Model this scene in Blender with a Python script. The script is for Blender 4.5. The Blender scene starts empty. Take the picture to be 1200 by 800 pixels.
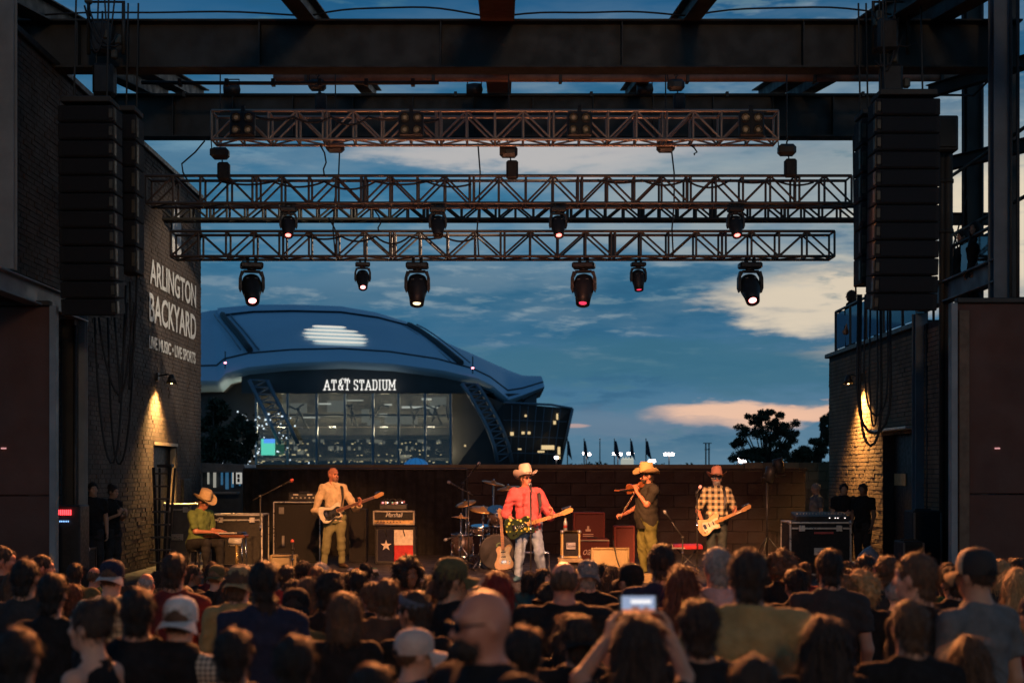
import bpy, bmesh, math, random
import numpy as np
from mathutils import Vector, Matrix, Euler, Quaternion
try:
    import openvdb as vdb
except Exception:
    vdb = None
random.seed(7)
R = math.radians
S = bpy.context.scene
COL = S.collection
# ------------------------------------------------------------------ camera
F, CX, CY, ZC = 1666.7, 590.0, 554.0, 2.9      # 50 mm lens on a 1200 px frame, vanishing point of the hall
cam_d = bpy.data.cameras.new('camera')
cam = bpy.data.objects.new('camera', cam_d); COL.objects.link(cam)
cam.location = (0, 0, ZC); cam.rotation_euler = (R(90), 0, 0)
cam_d.lens = 50; cam_d.sensor_width = 36
cam_d.shift_x = 10 / 1200; cam_d.shift_y = 154 / 1200
cam_d.clip_start = 0.1; cam_d.clip_end = 9000
cam_d.dof.use_dof = True; cam_d.dof.focus_distance = 26.0; cam_d.dof.aperture_fstop = 2.0
S.camera = cam
S.view_settings.view_transform = 'Standard'; S.view_settings.look = 'None'
S.view_settings.exposure = 0.0; S.view_settings.gamma = 1.0
S.cycles.use_denoising = True
S.cycles.max_bounces = 5; S.cycles.diffuse_bounces = 3; S.cycles.glossy_bounces = 3
S.cycles.transmission_bounces = 4; S.cycles.transparent_max_bounces = 8
S.cycles.caustics_reflective = False; S.cycles.caustics_refractive = False
S.cycles.sample_clamp_indirect = 4.0

# ------------------------------------------------------------------ node helpers
class NT:
    def __init__(s, tree): s.t = tree; s.n = tree.nodes; s.l = tree.links
    def node(s, typ, **kw):
        n = s.n.new(typ)
        for k, v in kw.items(): setattr(n, k, v)
        return n
    def link(s, a, b): s.l.new(a, b)
    def put(s, sock, v):
        if hasattr(v, 'is_output'): s.l.new(v, sock)
        elif isinstance(v, (tuple, list)) and len(v) == 3 and sock.type == 'RGBA': sock.default_value = (*v, 1)
        else: sock.default_value = v
    def math(s, op, a, b=0.0, c=None):
        n = s.node('ShaderNodeMath', operation=op)
        s.put(n.inputs[0], a); s.put(n.inputs[1], b)
        if c is not None: s.put(n.inputs[2], c)
        return n.outputs[0]
    def smooth(s, x, a, b, lo=0.0, hi=1.0):
        n = s.node('ShaderNodeMapRange', interpolation_type='SMOOTHSTEP')
        s.put(n.inputs[0], x)
        for i, v in enumerate((a, b, lo, hi)): n.inputs[i + 1].default_value = v
        return n.outputs[0]
    def mix(s, f, a, b, blend='MIX'):
        n = s.node('ShaderNodeMix', data_type='RGBA', blend_type=blend)
        s.put(n.inputs[0], f); s.put(n.inputs[6], a); s.put(n.inputs[7], b)
        return n.outputs[2]
    def noise(s, vec, scale, detail=4, rough=.5):
        n = s.node('ShaderNodeTexNoise'); n.inputs['Scale'].default_value = scale
        n.inputs['Detail'].default_value = detail; n.inputs['Roughness'].default_value = rough
        if vec is not None: s.put(n.inputs['Vector'], vec)
        return n.outputs[0]
    def ramp(s, x, stops):
        n = s.node('ShaderNodeValToRGB'); e = n.color_ramp.elements
        while len(e) < len(stops): e.new(0.5)
        for el, (p, c) in zip(e, stops): el.position = p; el.color = (*c, 1)
        s.put(n.inputs[0], x); return n.outputs[0]

# ------------------------------------------------------------------ sky: dusk, the west (right) still glowing behind cloud
W = bpy.data.worlds.new('World'); S.world = W; W.use_nodes = True
W.node_tree.nodes.clear(); n = NT(W.node_tree)
tc = n.node('ShaderNodeTexCoord'); sep = n.node('ShaderNodeSeparateXYZ'); n.link(tc.outputs['Generated'], sep.inputs[0])
x, y, z = sep.outputs
az = n.math('ARCTAN2', x, y); el = n.math('ARCSINE', z)
base = n.ramp(n.math('MULTIPLY', el, 1 / 1.2), [(0.0, (.105, .215, .310)), (.04, (.068, .180, .290)), (.08, (.034, .140, .255)),
              (.15, (.048, .186, .318)), (.21, (.028, .136, .262)), (.27, (.013, .095, .220)), (.42, (.008, .052, .130)), (1.0, (.005, .030, .085))])
mp = n.node('ShaderNodeMapping'); mp.inputs['Scale'].default_value = (1.0, 1.0, 5.0); n.link(tc.outputs['Generated'], mp.inputs[0])
nz = n.noise(mp.outputs[0], 7.0, 7, .58); nf = n.noise(mp.outputs[0], 26.0, 6, .6); nb = n.noise(mp.outputs[0], 2.6, 4, .5)
wob = n.math('SUBTRACT', nz, .5); wobf = n.math('SUBTRACT', nf, .5)
sky = n.mix(n.smooth(nb, .42, .62, 0, .35), base, (.022, .088, .155))
# soft grey veil of broken cloud, thicker to the west
veil = n.math('MULTIPLY', n.smooth(nz, .40, .62), n.smooth(az, -.30, .16, .22, 1.0))
veil = n.math('MULTIPLY', veil, n.smooth(el, .09, .17, .15, 1.0))
veil = n.math('MULTIPLY', veil, n.smooth(el, .25, .33, 1.0, .12))
sky = n.mix(n.math('MULTIPLY', veil, .62), sky, (.30, .38, .42))
streak = n.math('MULTIPLY', n.smooth(nf, .50, .68), n.smooth(nb, .36, .58))
sky = n.mix(n.math('MULTIPLY', n.math('MULTIPLY', streak, n.smooth(az, -.45, .1, .35, 1.0)), n.smooth(el, .02, .10, .15, .5)), sky, (.36, .43, .46))
sky = n.mix(n.math('MULTIPLY', n.math('MULTIPLY', n.smooth(nz, .50, .36), n.smooth(nf, .56, .42)), .45), sky, (.022, .095, .185))
def blob(ca, ce, ra, re, wa, we, e0=1.0, e1=.25, fine=.5):
    da = n.math('ADD', n.math('SUBTRACT', az, ca), n.math('MULTIPLY', wob, wa))
    de = n.math('ADD', n.math('SUBTRACT', el, ce), n.math('MULTIPLY', n.math('ADD', wob, n.math('MULTIPLY', wobf, fine)), we))
    d = n.math('ADD', n.math('POWER', n.math('ABSOLUTE', n.math('DIVIDE', da, ra)), 2.0), n.math('POWER', n.math('ABSOLUTE', n.math('DIVIDE', de, re)), 2.0))
    return n.smooth(d, e0, e1)
CLOUDS = [  # azimuth, elevation, half sizes, raggedness, colour, amount
    (.27, .185, .22, .06, .35, .14, (.38, .41, .40), .65, 1.2, .0),
    (.03, .225, .14, .016, .25, .06, (.60, .54, .50), .7, 1.2, .1),
    (.225, .118, .10, .024, .28, .05, (.76, .64, .48), .9, 1.1, .15),
    (.36, .16, .13, .055, .25, .06, (.80, .68, .50), .9, 1.1, .2),
    (.40, .085, .20, .014, .2, .05, (.75, .58, .42), .8, 1.0, .3),
    (.165, .0415, .074, .0125, .08, .030, (.86, .54, .38), .95, 1.0, .3),
    (.235, .0425, .07, .009, .08, .026, (.86, .52, .36), .9, 1.0, .3),
    (.052, .0335, .012, .0020, .02, .006, (.80, .46, .34), .85, 1.0, .3),
    (.10, .033, .09, .012, .1, .04, (.16, .22, .30), .5, 1.2, .1),
    (-.22, .235, .16, .016, .2, .05, (.16, .30, .40), .7, 1.2, .1),
]
for ca, ce, ra, re, wa, we, c, amt, e0, e1 in CLOUDS:
    sky = n.mix(n.math('MULTIPLY', blob(ca, ce, ra, re, wa, we, e0, e1), amt), sky, c)
# dark blue bank below the bright cloud, and loose dark wisps over the bright cloud
sky = n.mix(n.math('MULTIPLY', blob(.16, .075, .30, .020, .2, .045, 1.2, .2), .75), sky, (.045, .150, .225))
sky = n.mix(n.math('MULTIPLY', n.math('MULTIPLY', n.smooth(nf, .52, .66), n.smooth(nz, .5, .42)), .6), sky, (.07, .18, .25))
# below the horizon the same dull blue, dimmer
sky = n.mix(n.smooth(el, -.02, -.12), sky, (.02, .03, .04))
bg = n.node('ShaderNodeBackground'); n.put(bg.inputs[0], sky); bg.inputs[1].default_value = 1.0
out = n.node('ShaderNodeOutputWorld'); n.link(bg.outputs[0], out.inputs[0])
# the sun is below the horizon: only a weak wide glow from the west
sd = bpy.data.lights.new('sun', 'SUN'); sd.energy = .05; sd.angle = R(20); sd.color = (1, .8, .6)
sun = bpy.data.objects.new('sun', sd); COL.objects.link(sun); sun.rotation_euler = (R(78), 0, R(155))

# ------------------------------------------------------------------ stage lighting (lamps hang from the front of house bar and the trusses)
def spot(name, loc, target, power, color, size=40, blend=.6, radius=.12):
    d = bpy.data.lights.new(name, 'SPOT'); d.energy = power; d.color = color
    d.spot_size = R(size); d.spot_blend = blend; d.shadow_soft_size = radius
    o = bpy.data.objects.new(name, d); COL.objects.link(o); o.location = loc
    o.rotation_euler = (Vector(target) - Vector(loc)).to_track_quat('-Z', 'Y').to_euler(); return o
AMBER, RED, WHITE = (1, .40, .12), (1, .16, .07), (1, .80, .55)
FOH = [((-1.2, 13.0, 8.1), (-2.9, 25.2, 2.2), 10000, AMBER, 17), ((3.2, 13.0, 8.1), (.35, 22.3, 2.1), 8500, (1, .42, .22), 19), ((-3.0, 13.0, 8.1), (.35, 22.3, 2.1), 5400, AMBER, 24),
       ((-.4, 13.0, 8.1), (2.4, 23, 2.1), 10500, AMBER, 16), ((1.8, 13.0, 8.1), (3.8, 25.3, 2.2), 8500, (1, .43, .20), 15),
       ((-3.6, 13.0, 8.1), (-4.72, 24.5, 1.95), 9500, AMBER, 8.6), ((0, 13.0, 8.1), (.6, 27, 1.2), 2600, (1, .30, .12), 42)]
for i, (l, t, p, c, sz) in enumerate(FOH): spot('stage_lamp', l, t, p, c, sz)
# low unseen uplights, added along the stage lip, warm the trusses from below; blinders and moving heads spill back on to the crowd
for X_ in (-2.4, .3, 3.0): spot('truss_fill', (X_, 20.9, 1.35), (X_ * .9, 23.3, 8.2), 420, (1, .40, .22), 52, 1, .2)
for X_ in (-3.0, -1.0, 1.0, 3.0): spot('blinder_spill', (X_, 22.65, 8.45), (X_ * 1.25, 9, .8), 8000, (1, .31, .085), 52, .9, .2)
spot('sign_lamp', (2.2, 24.0, 8.6), (-6.6, 28.4, 6.0), 2500, (1, .82, .62), 33, .8, .1)
# soft warm fill added behind the camera, unseen, to lift the darks
spot('rear_fill', (3, -16, 10), (0, 21, 8.2), 3700, (1, .64, .38), 62, 1, 1.5)
# ------------------------------------------------------------------ object helpers
def P(px, py, Y): return Vector(((px - CX) * Y / F, Y, ZC + (CY - py) * Y / F))
def PX(px, Y): return (px - CX) * Y / F
def PZ(py, Y): return ZC + (CY - py) * Y / F

def tag(o, label=None, cat=None, group=None, kind=None):
    if label: o['label'] = label
    if cat: o['category'] = cat
    if group: o['group'] = group
    if kind: o['kind'] = kind
    return o
def thing(name, label, cat, loc=(0, 0, 0), rot=(0, 0, 0), group=None, scale=1):
    o = bpy.data.objects.new(name, None); COL.objects.link(o)
    o.location = loc; o.rotation_euler = rot; o.scale = (scale,) * 3; o.empty_display_size = .1
    return tag(o, label, cat, group)
def mw(o):
    m = Matrix.LocRotScale(o.location, o.rotation_euler, o.scale)
    return mw(o.parent) @ m if o.parent else m
def link(name, me, parent=None, mat=None, M=None):
    o = bpy.data.objects.new(name, me); COL.objects.link(o)
    if parent is not None: o.parent = parent
    if M is not None:
        l, r, s = M.decompose(); o.location = l; o.rotation_euler = r.to_euler(); o.scale = s
    if mat is not None:
        if not me.materials: me.materials.append(mat)
        elif me.materials[0] is not mat:
            o.material_slots[0].link = 'OBJECT'; o.material_slots[0].material = mat
    return o
def np_mesh(name, V, Q, smooth=True):
    me = bpy.data.meshes.new(name); V = np.asarray(V, np.float32); Q = np.asarray(Q, np.int32); k = Q.shape[1]
    me.vertices.add(len(V)); me.vertices.foreach_set('co', V.ravel())
    me.loops.add(Q.size); me.loops.foreach_set('vertex_index', Q.ravel())
    me.polygons.add(len(Q)); me.polygons.foreach_set('loop_start', np.arange(0, Q.size, k, dtype=np.int32))
    me.polygons.foreach_set('use_smooth', np.full(len(Q), smooth, bool))
    me.update(calc_edges=True); me.validate(); return me

class MB:
    """collects shapes that become ONE mesh"""
    def __init__(s): s.v = []; s.f = []; s.sm = []
    def add(s, vs, fs, smooth=False):
        b = len(s.v); s.v += [tuple(v) for v in vs]; s.f += [tuple(i + b for i in f) for f in fs]; s.sm += [smooth] * len(fs); return s
    def box(s, c, size, rot=None, bev=0.0):
        hx, hy, hz = (d / 2 for d in size); b = min(bev, hx * .9, hy * .9, hz * .9); vs = []; c = Vector(c)
        M = rot if rot is not None else Matrix.Identity(3)
        if b <= 0:
            for sx in (-1, 1):
                for sy in (-1, 1):
                    for sz in (-1, 1): vs.append(c + M @ Vector((sx * hx, sy * hy, sz * hz)))
            return s.add(vs, [(0, 1, 3, 2), (4, 6, 7, 5), (0, 4, 5, 1), (2, 3, 7, 6), (0, 2, 6, 4), (1, 5, 7, 3)])
        idx = {}
        for sx in (-1, 1):
            for sy in (-1, 1):
                for sz in (-1, 1):
                    for a in range(3):
                        d = [hx - b, hy - b, hz - b]; d[a] += b
                        idx[sx, sy, sz, a] = len(vs); vs.append(c + M @ Vector((sx * d[0], sy * d[1], sz * d[2])))
        fs = []
        for a in range(3):
            u, w = [(1, 2), (0, 2), (0, 1)][a]
            for sg in (-1, 1):
                q = []
                for su, sw in ((-1, -1), (1, -1), (1, 1), (-1, 1)):
                    k = [0, 0, 0]; k[a] = sg; k[u] = su; k[w] = sw; q.append(idx[k[0], k[1], k[2], a])
                fs.append(q)
        for a in range(3):
            u, w = [(1, 2), (0, 2), (0, 1)][a]
            for su in (-1, 1):
                for sw in (-1, 1):
                    k0 = [0, 0, 0]; k0[u] = su; k0[w] = sw; k1 = list(k0); k0[a] = -1; k1[a] = 1
                    fs.append([idx[(*k0, u)], idx[(*k1, u)], idx[(*k1, w)], idx[(*k0, w)]])
        for sx in (-1, 1):
            for sy in (-1, 1):
                for sz in (-1, 1): fs.append([idx[sx, sy, sz, a] for a in range(3)])
        ok = []
        for f in fs:
            p = [vs[i] for i in f]; nrm = (p[1] - p[0]).cross(p[2] - p[0]); ctr = sum(p, Vector()) / len(p)
            ok.append(f if nrm.dot(ctr - c) > 0 else f[::-1])
        return s.add(vs, ok)
    def tube(s, pts, r, seg=8, caps=True):
        pts = [Vector(p) for p in pts]; rs = r if isinstance(r, (list, tuple)) else [r] * len(pts); vs = []; fs = []
        t = (pts[1] - pts[0]).normalized(); u = t.orthogonal().normalized()
        for i, p in enumerate(pts):
            a = pts[max(i - 1, 0)]; b = pts[min(i + 1, len(pts) - 1)]; t = (b - a).normalized()
            u = (u - t * u.dot(t)).normalized(); w = t.cross(u)
            for k in range(seg):
                q = 2 * math.pi * k / seg; vs.append(p + (u * math.cos(q) + w * math.sin(q)) * rs[i])
        for i in range(len(pts) - 1):
            for k in range(seg):
                a = i * seg + k; b = i * seg + (k + 1) % seg; fs.append((a, b, b + seg, a + seg))
        s.add(vs, fs, True)
        if caps:
            n0 = len(s.v) - len(vs); s.f.append(tuple(n0 + k for k in reversed(range(seg)))); s.f.append(tuple(len(s.v) - seg + k for k in range(seg))); s.sm += [False, False]
        return s
    def lathe(s, prof, seg=20, M=None, smooth=True):
        """profile of (radius, height) turned round z"""
        M = M or Matrix.Identity(4); vs = []; fs = []
        for r, h in prof:
            for k in range(seg):
                a = 2 * math.pi * k / seg; vs.append(M @ Vector((r * math.cos(a), r * math.sin(a), h)))
        for i in range(len(prof) - 1):
            for k in range(seg):
                a = i * seg + k; b = i * seg + (k + 1) % seg; fs.append((a, b, b + seg, a + seg))
        s.add(vs, fs, smooth)
        n0 = len(s.v) - len(vs)
        if prof[0][0] > 1e-4: s.f.append(tuple(n0 + k for k in reversed(range(seg)))); s.sm.append(False)
        if prof[-1][0] > 1e-4: s.f.append(tuple(len(s.v) - seg + k for k in range(seg))); s.sm.append(False)
        return s
    def prism(s, poly, d0, d1, M=None):
        """polygon (x, z) pushed along y from d0 to d1; anticlockwise seen from -y"""
        M = M or Matrix.Identity(4); k = len(poly)
        vs = [M @ Vector((px, d0, pz)) for px, pz in poly] + [M @ Vector((px, d1, pz)) for px, pz in poly]
        fs = [tuple(range(k)), tuple(reversed(range(k, 2 * k)))] + [(i, i + k, (i + 1) % k + k, (i + 1) % k) for i in range(k)]
        return s.add(vs, fs)
    def grid(s, rows, smooth=True, close=False):
        m = len(rows[0]); vs = [p for r in rows for p in r]; fs = []
        for i in range(len(rows) - 1):
            for j in range(m if close else m - 1):
                fs.append((i * m + j, i * m + (j + 1) % m, (i + 1) * m + (j + 1) % m, (i + 1) * m + j))
        return s.add(vs, fs, smooth)
    def mesh(s, name):
        me = bpy.data.meshes.new(name); me.from_pydata(s.v, [], s.f)
        me.polygons.foreach_set('use_smooth', s.sm); me.update(); return me
    def build(s, name, mat, parent=None, world=False, M=None):
        if world and parent is not None:
            inv = mw(parent).inverted(); s.v = [tuple(inv @ Vector(v)) for v in s.v]
        return link(name, s.mesh(name), parent, mat, M)
def box(name, c, size, mat, parent=None, bev=.01, world=False, rot=None): return MB().box(c, size, rot, bev).build(name, mat, parent, world)
def tube(name, pts, r, mat, parent=None, world=False, seg=8): return MB().tube(pts, r, seg).build(name, mat, parent, world)
UNIT = {}
def unit_rod(seg=8):
    if seg not in UNIT: UNIT[seg] = MB().tube([(0, 0, 0), (0, 0, 1)], 1.0, seg).mesh('rod')
    return UNIT[seg]
def rod(name, a, b, r, mat, parent=None, seg=8):
    """a bar sharing one mesh; a and b in the parent's own space"""
    a = Vector(a); b = Vector(b); d = b - a
    M = Matrix.LocRotScale(a, d.to_track_quat('Z', 'Y'), Vector((r, r, d.length)))
    me = unit_rod(seg); o = bpy.data.objects.new(name, me); COL.objects.link(o); o.parent = parent
    l, q, sc = M.decompose(); o.location = l; o.rotation_euler = q.to_euler(); o.scale = sc
    if not me.materials: me.materials.append(mat)
    o.material_slots[0].link = 'OBJECT'; o.material_slots[0].material = mat
    return o
def copy_tree(o, parent=None):
    c = o.copy(); COL.objects.link(c)
    if parent is not None: c.parent = parent
    for ch in list(o.children): copy_tree(ch, c)
    return c
def sag(a, b, drop, k=14, wob=0.0):
    a = Vector(a); b = Vector(b)
    return [a.lerp(b, t) + Vector((wob * math.sin(7 * t + a.x * 9), 0, -drop * 4 * t * (1 - t) + wob * math.sin(11 * t))) for t in [i / k for i in range(k + 1)]]

# ------------------------------------------------------------------ materials
MATS = {}
def mat(name, col, rough=.6, metal=0.0, var=.25, scale=6.0, bump=.0, bscale=40.0, spec=.5, emit=None, estr=0.0, coat=0.0, coord='Object', detail=4):
    if name in MATS: return MATS[name]
    m = bpy.data.materials.new(name); m.use_nodes = True; t = NT(m.node_tree); b = m.node_tree.nodes['Principled BSDF']
    tcn = t.node('ShaderNodeTexCoord').outputs[coord]
    nzv = t.noise(tcn, scale, detail, .6)
    lo = tuple(c * (1 - var) for c in col); hi = tuple(min(1, c * (1 + var)) for c in col)
    t.link(t.ramp(nzv, [(.3, lo), (.7, hi)]), b.inputs['Base Color'])
    t.put(b.inputs['Roughness'], t.smooth(t.noise(tcn, scale * 2.3, 3), .25, .75, max(.03, rough - .12), min(1, rough + .12)))
    b.inputs['Metallic'].default_value = metal; b.inputs['Specular IOR Level'].default_value = spec; b.inputs['Coat Weight'].default_value = coat
    if bump:
        bn = t.node('ShaderNodeBump'); bn.inputs['Strength'].default_value = bump; bn.inputs['Distance'].default_value = .02
        t.link(t.noise(tcn, bscale, 5, .6), bn.inputs['Height']); t.link(bn.outputs[0], b.inputs['Normal'])
    if emit: b.inputs['Emission Color'].default_value = (*emit, 1); b.inputs['Emission Strength'].default_value = estr
    MATS[name] = m; return m
def cloth(name, col, var=.2): return mat(name, col, .85, 0, var, 14, .35, 60, spec=.2)
def pattern_mat(name, fn, rough=.8):
    if name in MATS: return MATS[name]
    m = bpy.data.materials.new(name); m.use_nodes = True; t = NT(m.node_tree); b = m.node_tree.nodes['Principled BSDF']
    tcn = t.node('ShaderNodeTexCoord').outputs['Object']; sp = t.node('ShaderNodeSeparateXYZ'); t.link(tcn, sp.inputs[0])
    t.put(b.inputs['Base Color'], fn(t, tcn, *sp.outputs)); b.inputs['Roughness'].default_value = rough; MATS[name] = m; return m
def emis(name, col, st):
    if name in MATS: return MATS[name]
    m = mat(name, (.05, .05, .05), .4, emit=col, estr=st); return m
STEEL = mat('dark_steel', (.038, .034, .026), .6, .0, .3, 1.5, .15, 30)
RUST = mat('primed_steel', (.24, .11, .065), .6, 0, .35, 3, .15, 30)
GREYST = mat('grey_steel', (.24, .26, .26), .55, 0, .2, 2, .1, 30)
ALU = mat('truss_aluminium', (.30, .27, .25), .38, .75, .25, 5, .08, 50)
ALUEDGE = mat('case_edge_aluminium', (.55, .52, .48), .35, .8, .2, 9)
CHROME = mat('chrome', (.75, .75, .75), .15, 1.0, .1, 9)
BLACK = mat('black_plastic', (.022, .022, .022), .5, 0, .3, 8, .08, 60)
BLACKM = mat('black_metal', (.03, .029, .028), .42, .2, .3, 8, .05, 60)
TOLEX = mat('black_tolex', (.011, .010, .0095), .7, 0, .3, 20, .4, 160)
RUBBER = mat('rubber_cable', (.018, .018, .018), .65, 0, .2, 9)
GRILLE = mat('speaker_grille', (.013, .012, .012), .6, .3, .3, 60, .5, 220)
BRICK = mat('painted_brick', (.080, .055, .040), .82, 0, .35, 1.1, .4, 30)
BRICKR = mat('tan_brick', (.25, .155, .085), .85, 0, .35, 1.3, .4, 30)
WHITEP = mat('white_paint', (.66, .65, .62), .75, 0, .12, 8, .2, 60)
WOOD = mat('black_stage_deck', (.045, .04, .036), .55, 0, .4, 3, .2, 20)
# ================================================================== THE SETTING
def ground_z(y): return .05 * (19.5 - y) if y < 19.5 else 0.0
g = MB(); ys = [-400, -40, -10, 0, 5, 10, 15, 19.5, 21, 32, 60, 150, 500, 2000, 8000]
xs = [-6000, -400, -60, -20, -8, 0, 8, 20, 60, 400, 6000]
g.grid([[(xx, yy, ground_z(max(yy, -40))) for xx in xs] for yy in ys], False)
go = g.build('ground', mat('ground_paving', (.06, .055, .05), .85, 0, .35, .6, .4, 12)); go['kind'] = 'structure'
st = box('stage_deck', (.2, 25.75, .6), (13.2, 10.5, 1.2), WOOD, None, .02); st['kind'] = 'structure'

def brick_mesh(name, X, y0, y1, z0, z1, sgn, holes, seed):
    rs = np.random.RandomState(seed); hb, lb, j = .078, .225, .012; V = []; Q = []; n_ = 0
    zz = z0; row = 0
    while zz + hb <= z1 + 1e-6:
        yy = y0 - (lb / 2 if row % 2 else 0)
        while yy < y1:
            a, b = max(yy, y0) + j / 2, min(yy + lb, y1) - j / 2
            for h in holes:
                if h[2] < zz + hb / 2 < h[3]:
                    if a < h[0] < b: b = h[0]
                    if a < h[1] < b: a = h[1]
            if b - a > .03 and not any(h[0] < (a + b) / 2 < h[1] and h[2] < zz + hb / 2 < h[3] for h in holes):
                d = (.005 + .011 * rs.rand() ** 2) * sgn; t = rs.uniform(-.0018, .0018) * sgn
                for dx, sh in ((0, 0), (1, .002)):
                    for (q, w, e) in ((a + sh, zz + j / 2 + sh, 0), (b - sh, zz + j / 2 + sh, 1), (b - sh, zz + hb - j / 2 - sh, 1), (a + sh, zz + hb - j / 2 - sh, 0)):
                        V.append((X + (d + t * e if dx else -.002 * sgn), q, w))
                f = [(4, 5, 6, 7), (0, 1, 5, 4), (1, 2, 6, 5), (2, 3, 7, 6), (3, 0, 4, 7)]
                Q += [[i + n_ for i in (q if sgn > 0 else q[::-1])] for q in f]; n_ += 8
            yy += lb
        zz += hb; row += 1
    return np_mesh(name, V, Q, False)

# ---- left brick building with the painted sign
lw = thing('brick_building', 'dark brick building with white painted bottle and lettering on its side wall', 'building', (-6.6, 24, 0))
LD = (26.8, 28.7, 1.2, 3.45)
def wall_with_hole(name, X0, X1, y0, y1, z0, z1, hole, m, parent):
    b = MB(); xm, t = (X0 + X1) / 2, abs(X1 - X0); h0, h1, hz0, hz1 = hole
    b.box((xm, (y0 + h0) / 2, (z0 + z1) / 2), (t, h0 - y0, z1 - z0)); b.box((xm, (h1 + y1) / 2, (z0 + z1) / 2), (t, y1 - h1, z1 - z0))
    b.box((xm, (h0 + h1) / 2, (hz1 + z1) / 2), (t, h1 - h0, z1 - hz1)); b.box((xm, (h0 + h1) / 2, (z0 + hz0) / 2), (t, h1 - h0, hz0 - z0))
    return b.build(name, m, parent, True)
MORTAR = mat('mortar_joint', (.045, .037, .032), .9, 0, .3, 5, .3, 50)
wall_with_hole('wall', -6.6, -7.0, 19.75, 31, 0, 8.85, LD, MORTAR, lw); box('upper_wall', (-6.8, 18.12, 7.05), (.4, 3.24, 3.6), MORTAR, lw, 0, True)
me = brick_mesh('bricks', -6.6, 16.5, 31, 0, 8.82, 1, [LD, (16, 19.75, 0, 5.26)], 3)
o = link('bricks', me, lw, BRICK); o.location = (6.6, -24, 0); o['kind'] = 'stuff'
box('coping', (-6.79, 23.75, 8.9), (.5, 14.6, .1), mat('coping_metal', (.05, .045, .042), .5, .3), lw, .01, True)
box('end_wall', (-9.2, 30.9, 4.4), (4.4, .2, 8.8), BRICK, lw, .01, True)
dr = box('door', (-6.78, 27.75, 2.32), (.05, 1.8, 2.2), mat('dark_door', (.018, .017, .016), .5), lw, .01, True)
b = MB()
for yy in (26.83, 28.67): b.box((-6.66, yy, 2.3), (.1, .06, 2.2))
b.box((-6.63, 27.75, 3.46), (.12, 1.96, .06)); b.build('door_frame', mat('door_frame_steel', (.3, .24, .17), .5), lw, True)
box('vent_panel', (-6.57, 29.5, 2.35), (.05, .75, .85), mat('vent_black', (.012, .012, .012), .6), lw, .01, True)
def text_mesh(txt, size, sx=1.0, bold=0.0, extrude=.004, spacing=1.0):
    c = bpy.data.curves.new('lettering', 'FONT'); c.body = txt; c.size = size; c.offset = bold; c.extrude = extrude; c.space_character = spacing
    c.resolution_u = 3; o = bpy.data.objects.new('tmp', c); COL.objects.link(o)
    dg = bpy.context.evaluated_depsgraph_get(); me = bpy.data.meshes.new_from_object(o.evaluated_get(dg))
    bpy.data.objects.remove(o); bpy.data.curves.remove(c)
    n_ = len(me.vertices); a = np.empty(n_ * 3, np.float32); me.vertices.foreach_get('co', a); a = a.reshape(-1, 3)
    a[:, 0] -= a[:, 0].min(); a[:, 0] *= sx; a[:, 1] -= a[:, 1].min(); me.vertices.foreach_set('co', a.ravel()); me.materials.clear(); me.update()
    return me, a[:, 0].max(), a[:, 1].max()
def fit_text(txt, w, h, bold=0.0, extrude=.004):
    me, tw, th = text_mesh(txt, 1.0, 1.0, bold, extrude); a = np.empty(len(me.vertices) * 3, np.float32); me.vertices.foreach_get('co', a); a = a.reshape(-1, 3)
    a[:, 0] *= w / tw; a[:, 1] *= h / th; me.vertices.foreach_set('co', a.ravel()); me.update(); return me
WALLM = Matrix(((0, 0, 1, 0), (1, 0, 0, 0), (0, 1, 0, 0), (0, 0, 0, 1)))     # text x -> +y, text y -> +z, faces +x
def wall_text(txt, y0, y1, z0, z1, bold=.014):
    o = link('lettering', fit_text(txt, y1 - y0, z1 - z0, bold), lw, WHITEP)
    M = Matrix.Translation((6.6 - 6.574, y0 - 24, z0)) @ WALLM
    o.location = M.to_translation(); o.rotation_euler = M.to_euler()
wall_text('ARLINGTON', 26.45, 30.4, 6.42, 6.9); wall_text('BACKYARD', 26.4, 30.4, 5.72, 6.26, .016)
wall_text('LIVE MUSIC \u2022 LIVE SPORTS', 26.4, 30.35, 5.22, 5.46, .014)
bot = [(.0, -.55), (.2, -.53), (.24, -.45), (.24, .12), (.13, .3), (.1, .52), (-.1, .52), (-.13, .3), (-.24, .12), (-.24, -.45), (-.2, -.53)]
M = Matrix.Translation((.03, 28.6 - 24, 7.8)) @ Matrix(((0, 1, 0, 0), (1, 0, 0, 0), (0, 0, 1, 0), (0, 0, 0, 1)))
b = MB().prism([(q * 1.6, w * 1.05) for q, w in bot], -.004, .004, M); b.build('bottle_emblem', WHITEP, lw)

LAMPGLOW = emis('warm_lamp_face', (1, .62, .22), 25)
def sconce(label, loc, sgn):
    t = thing('wall_lamp', label, 'wall lamp', loc, (0, 0, 0), 'warm downlights on the brick walls')
    MB().box((.02 * sgn, 0, 0), (.04, .12, .16), None, .01).build('back_plate', BLACKM, t)
    MB().tube([(.04 * sgn, 0, .02), (.22 * sgn, 0, .05), (.28 * sgn, 0, -.0)], .015, 6).build('arm', BLACKM, t)
    MB().lathe([(.03, .05), (.06, .0), (.11, -.13), (.105, -.13), (.055, -.005)], 14, Matrix.Translation((.28 * sgn, 0, 0))).build('lamp_shade', BLACKM, t)
    MB().lathe([(.0, -.06), (.04, -.08), (.045, -.115), (.0, -.135)], 10, Matrix.Translation((.28 * sgn, 0, 0))).build('bulb', LAMPGLOW, t)
    x_, y_, z_ = loc
    spot('lamp_light', (x_ + .28 * sgn, y_, z_ - .13), (x_ - .12 * sgn, y_, z_ - 2.2), 1500, (1, .54, .17), 112, 1, .12)
sconce('glowing wall lamp under the white painted lettering', (-6.57, 26.95, 4.72), 1)
sconce('glowing wall lamp behind hanging cable loops under the glass terrace', (7.07, 28, 4.78), -1)

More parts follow.
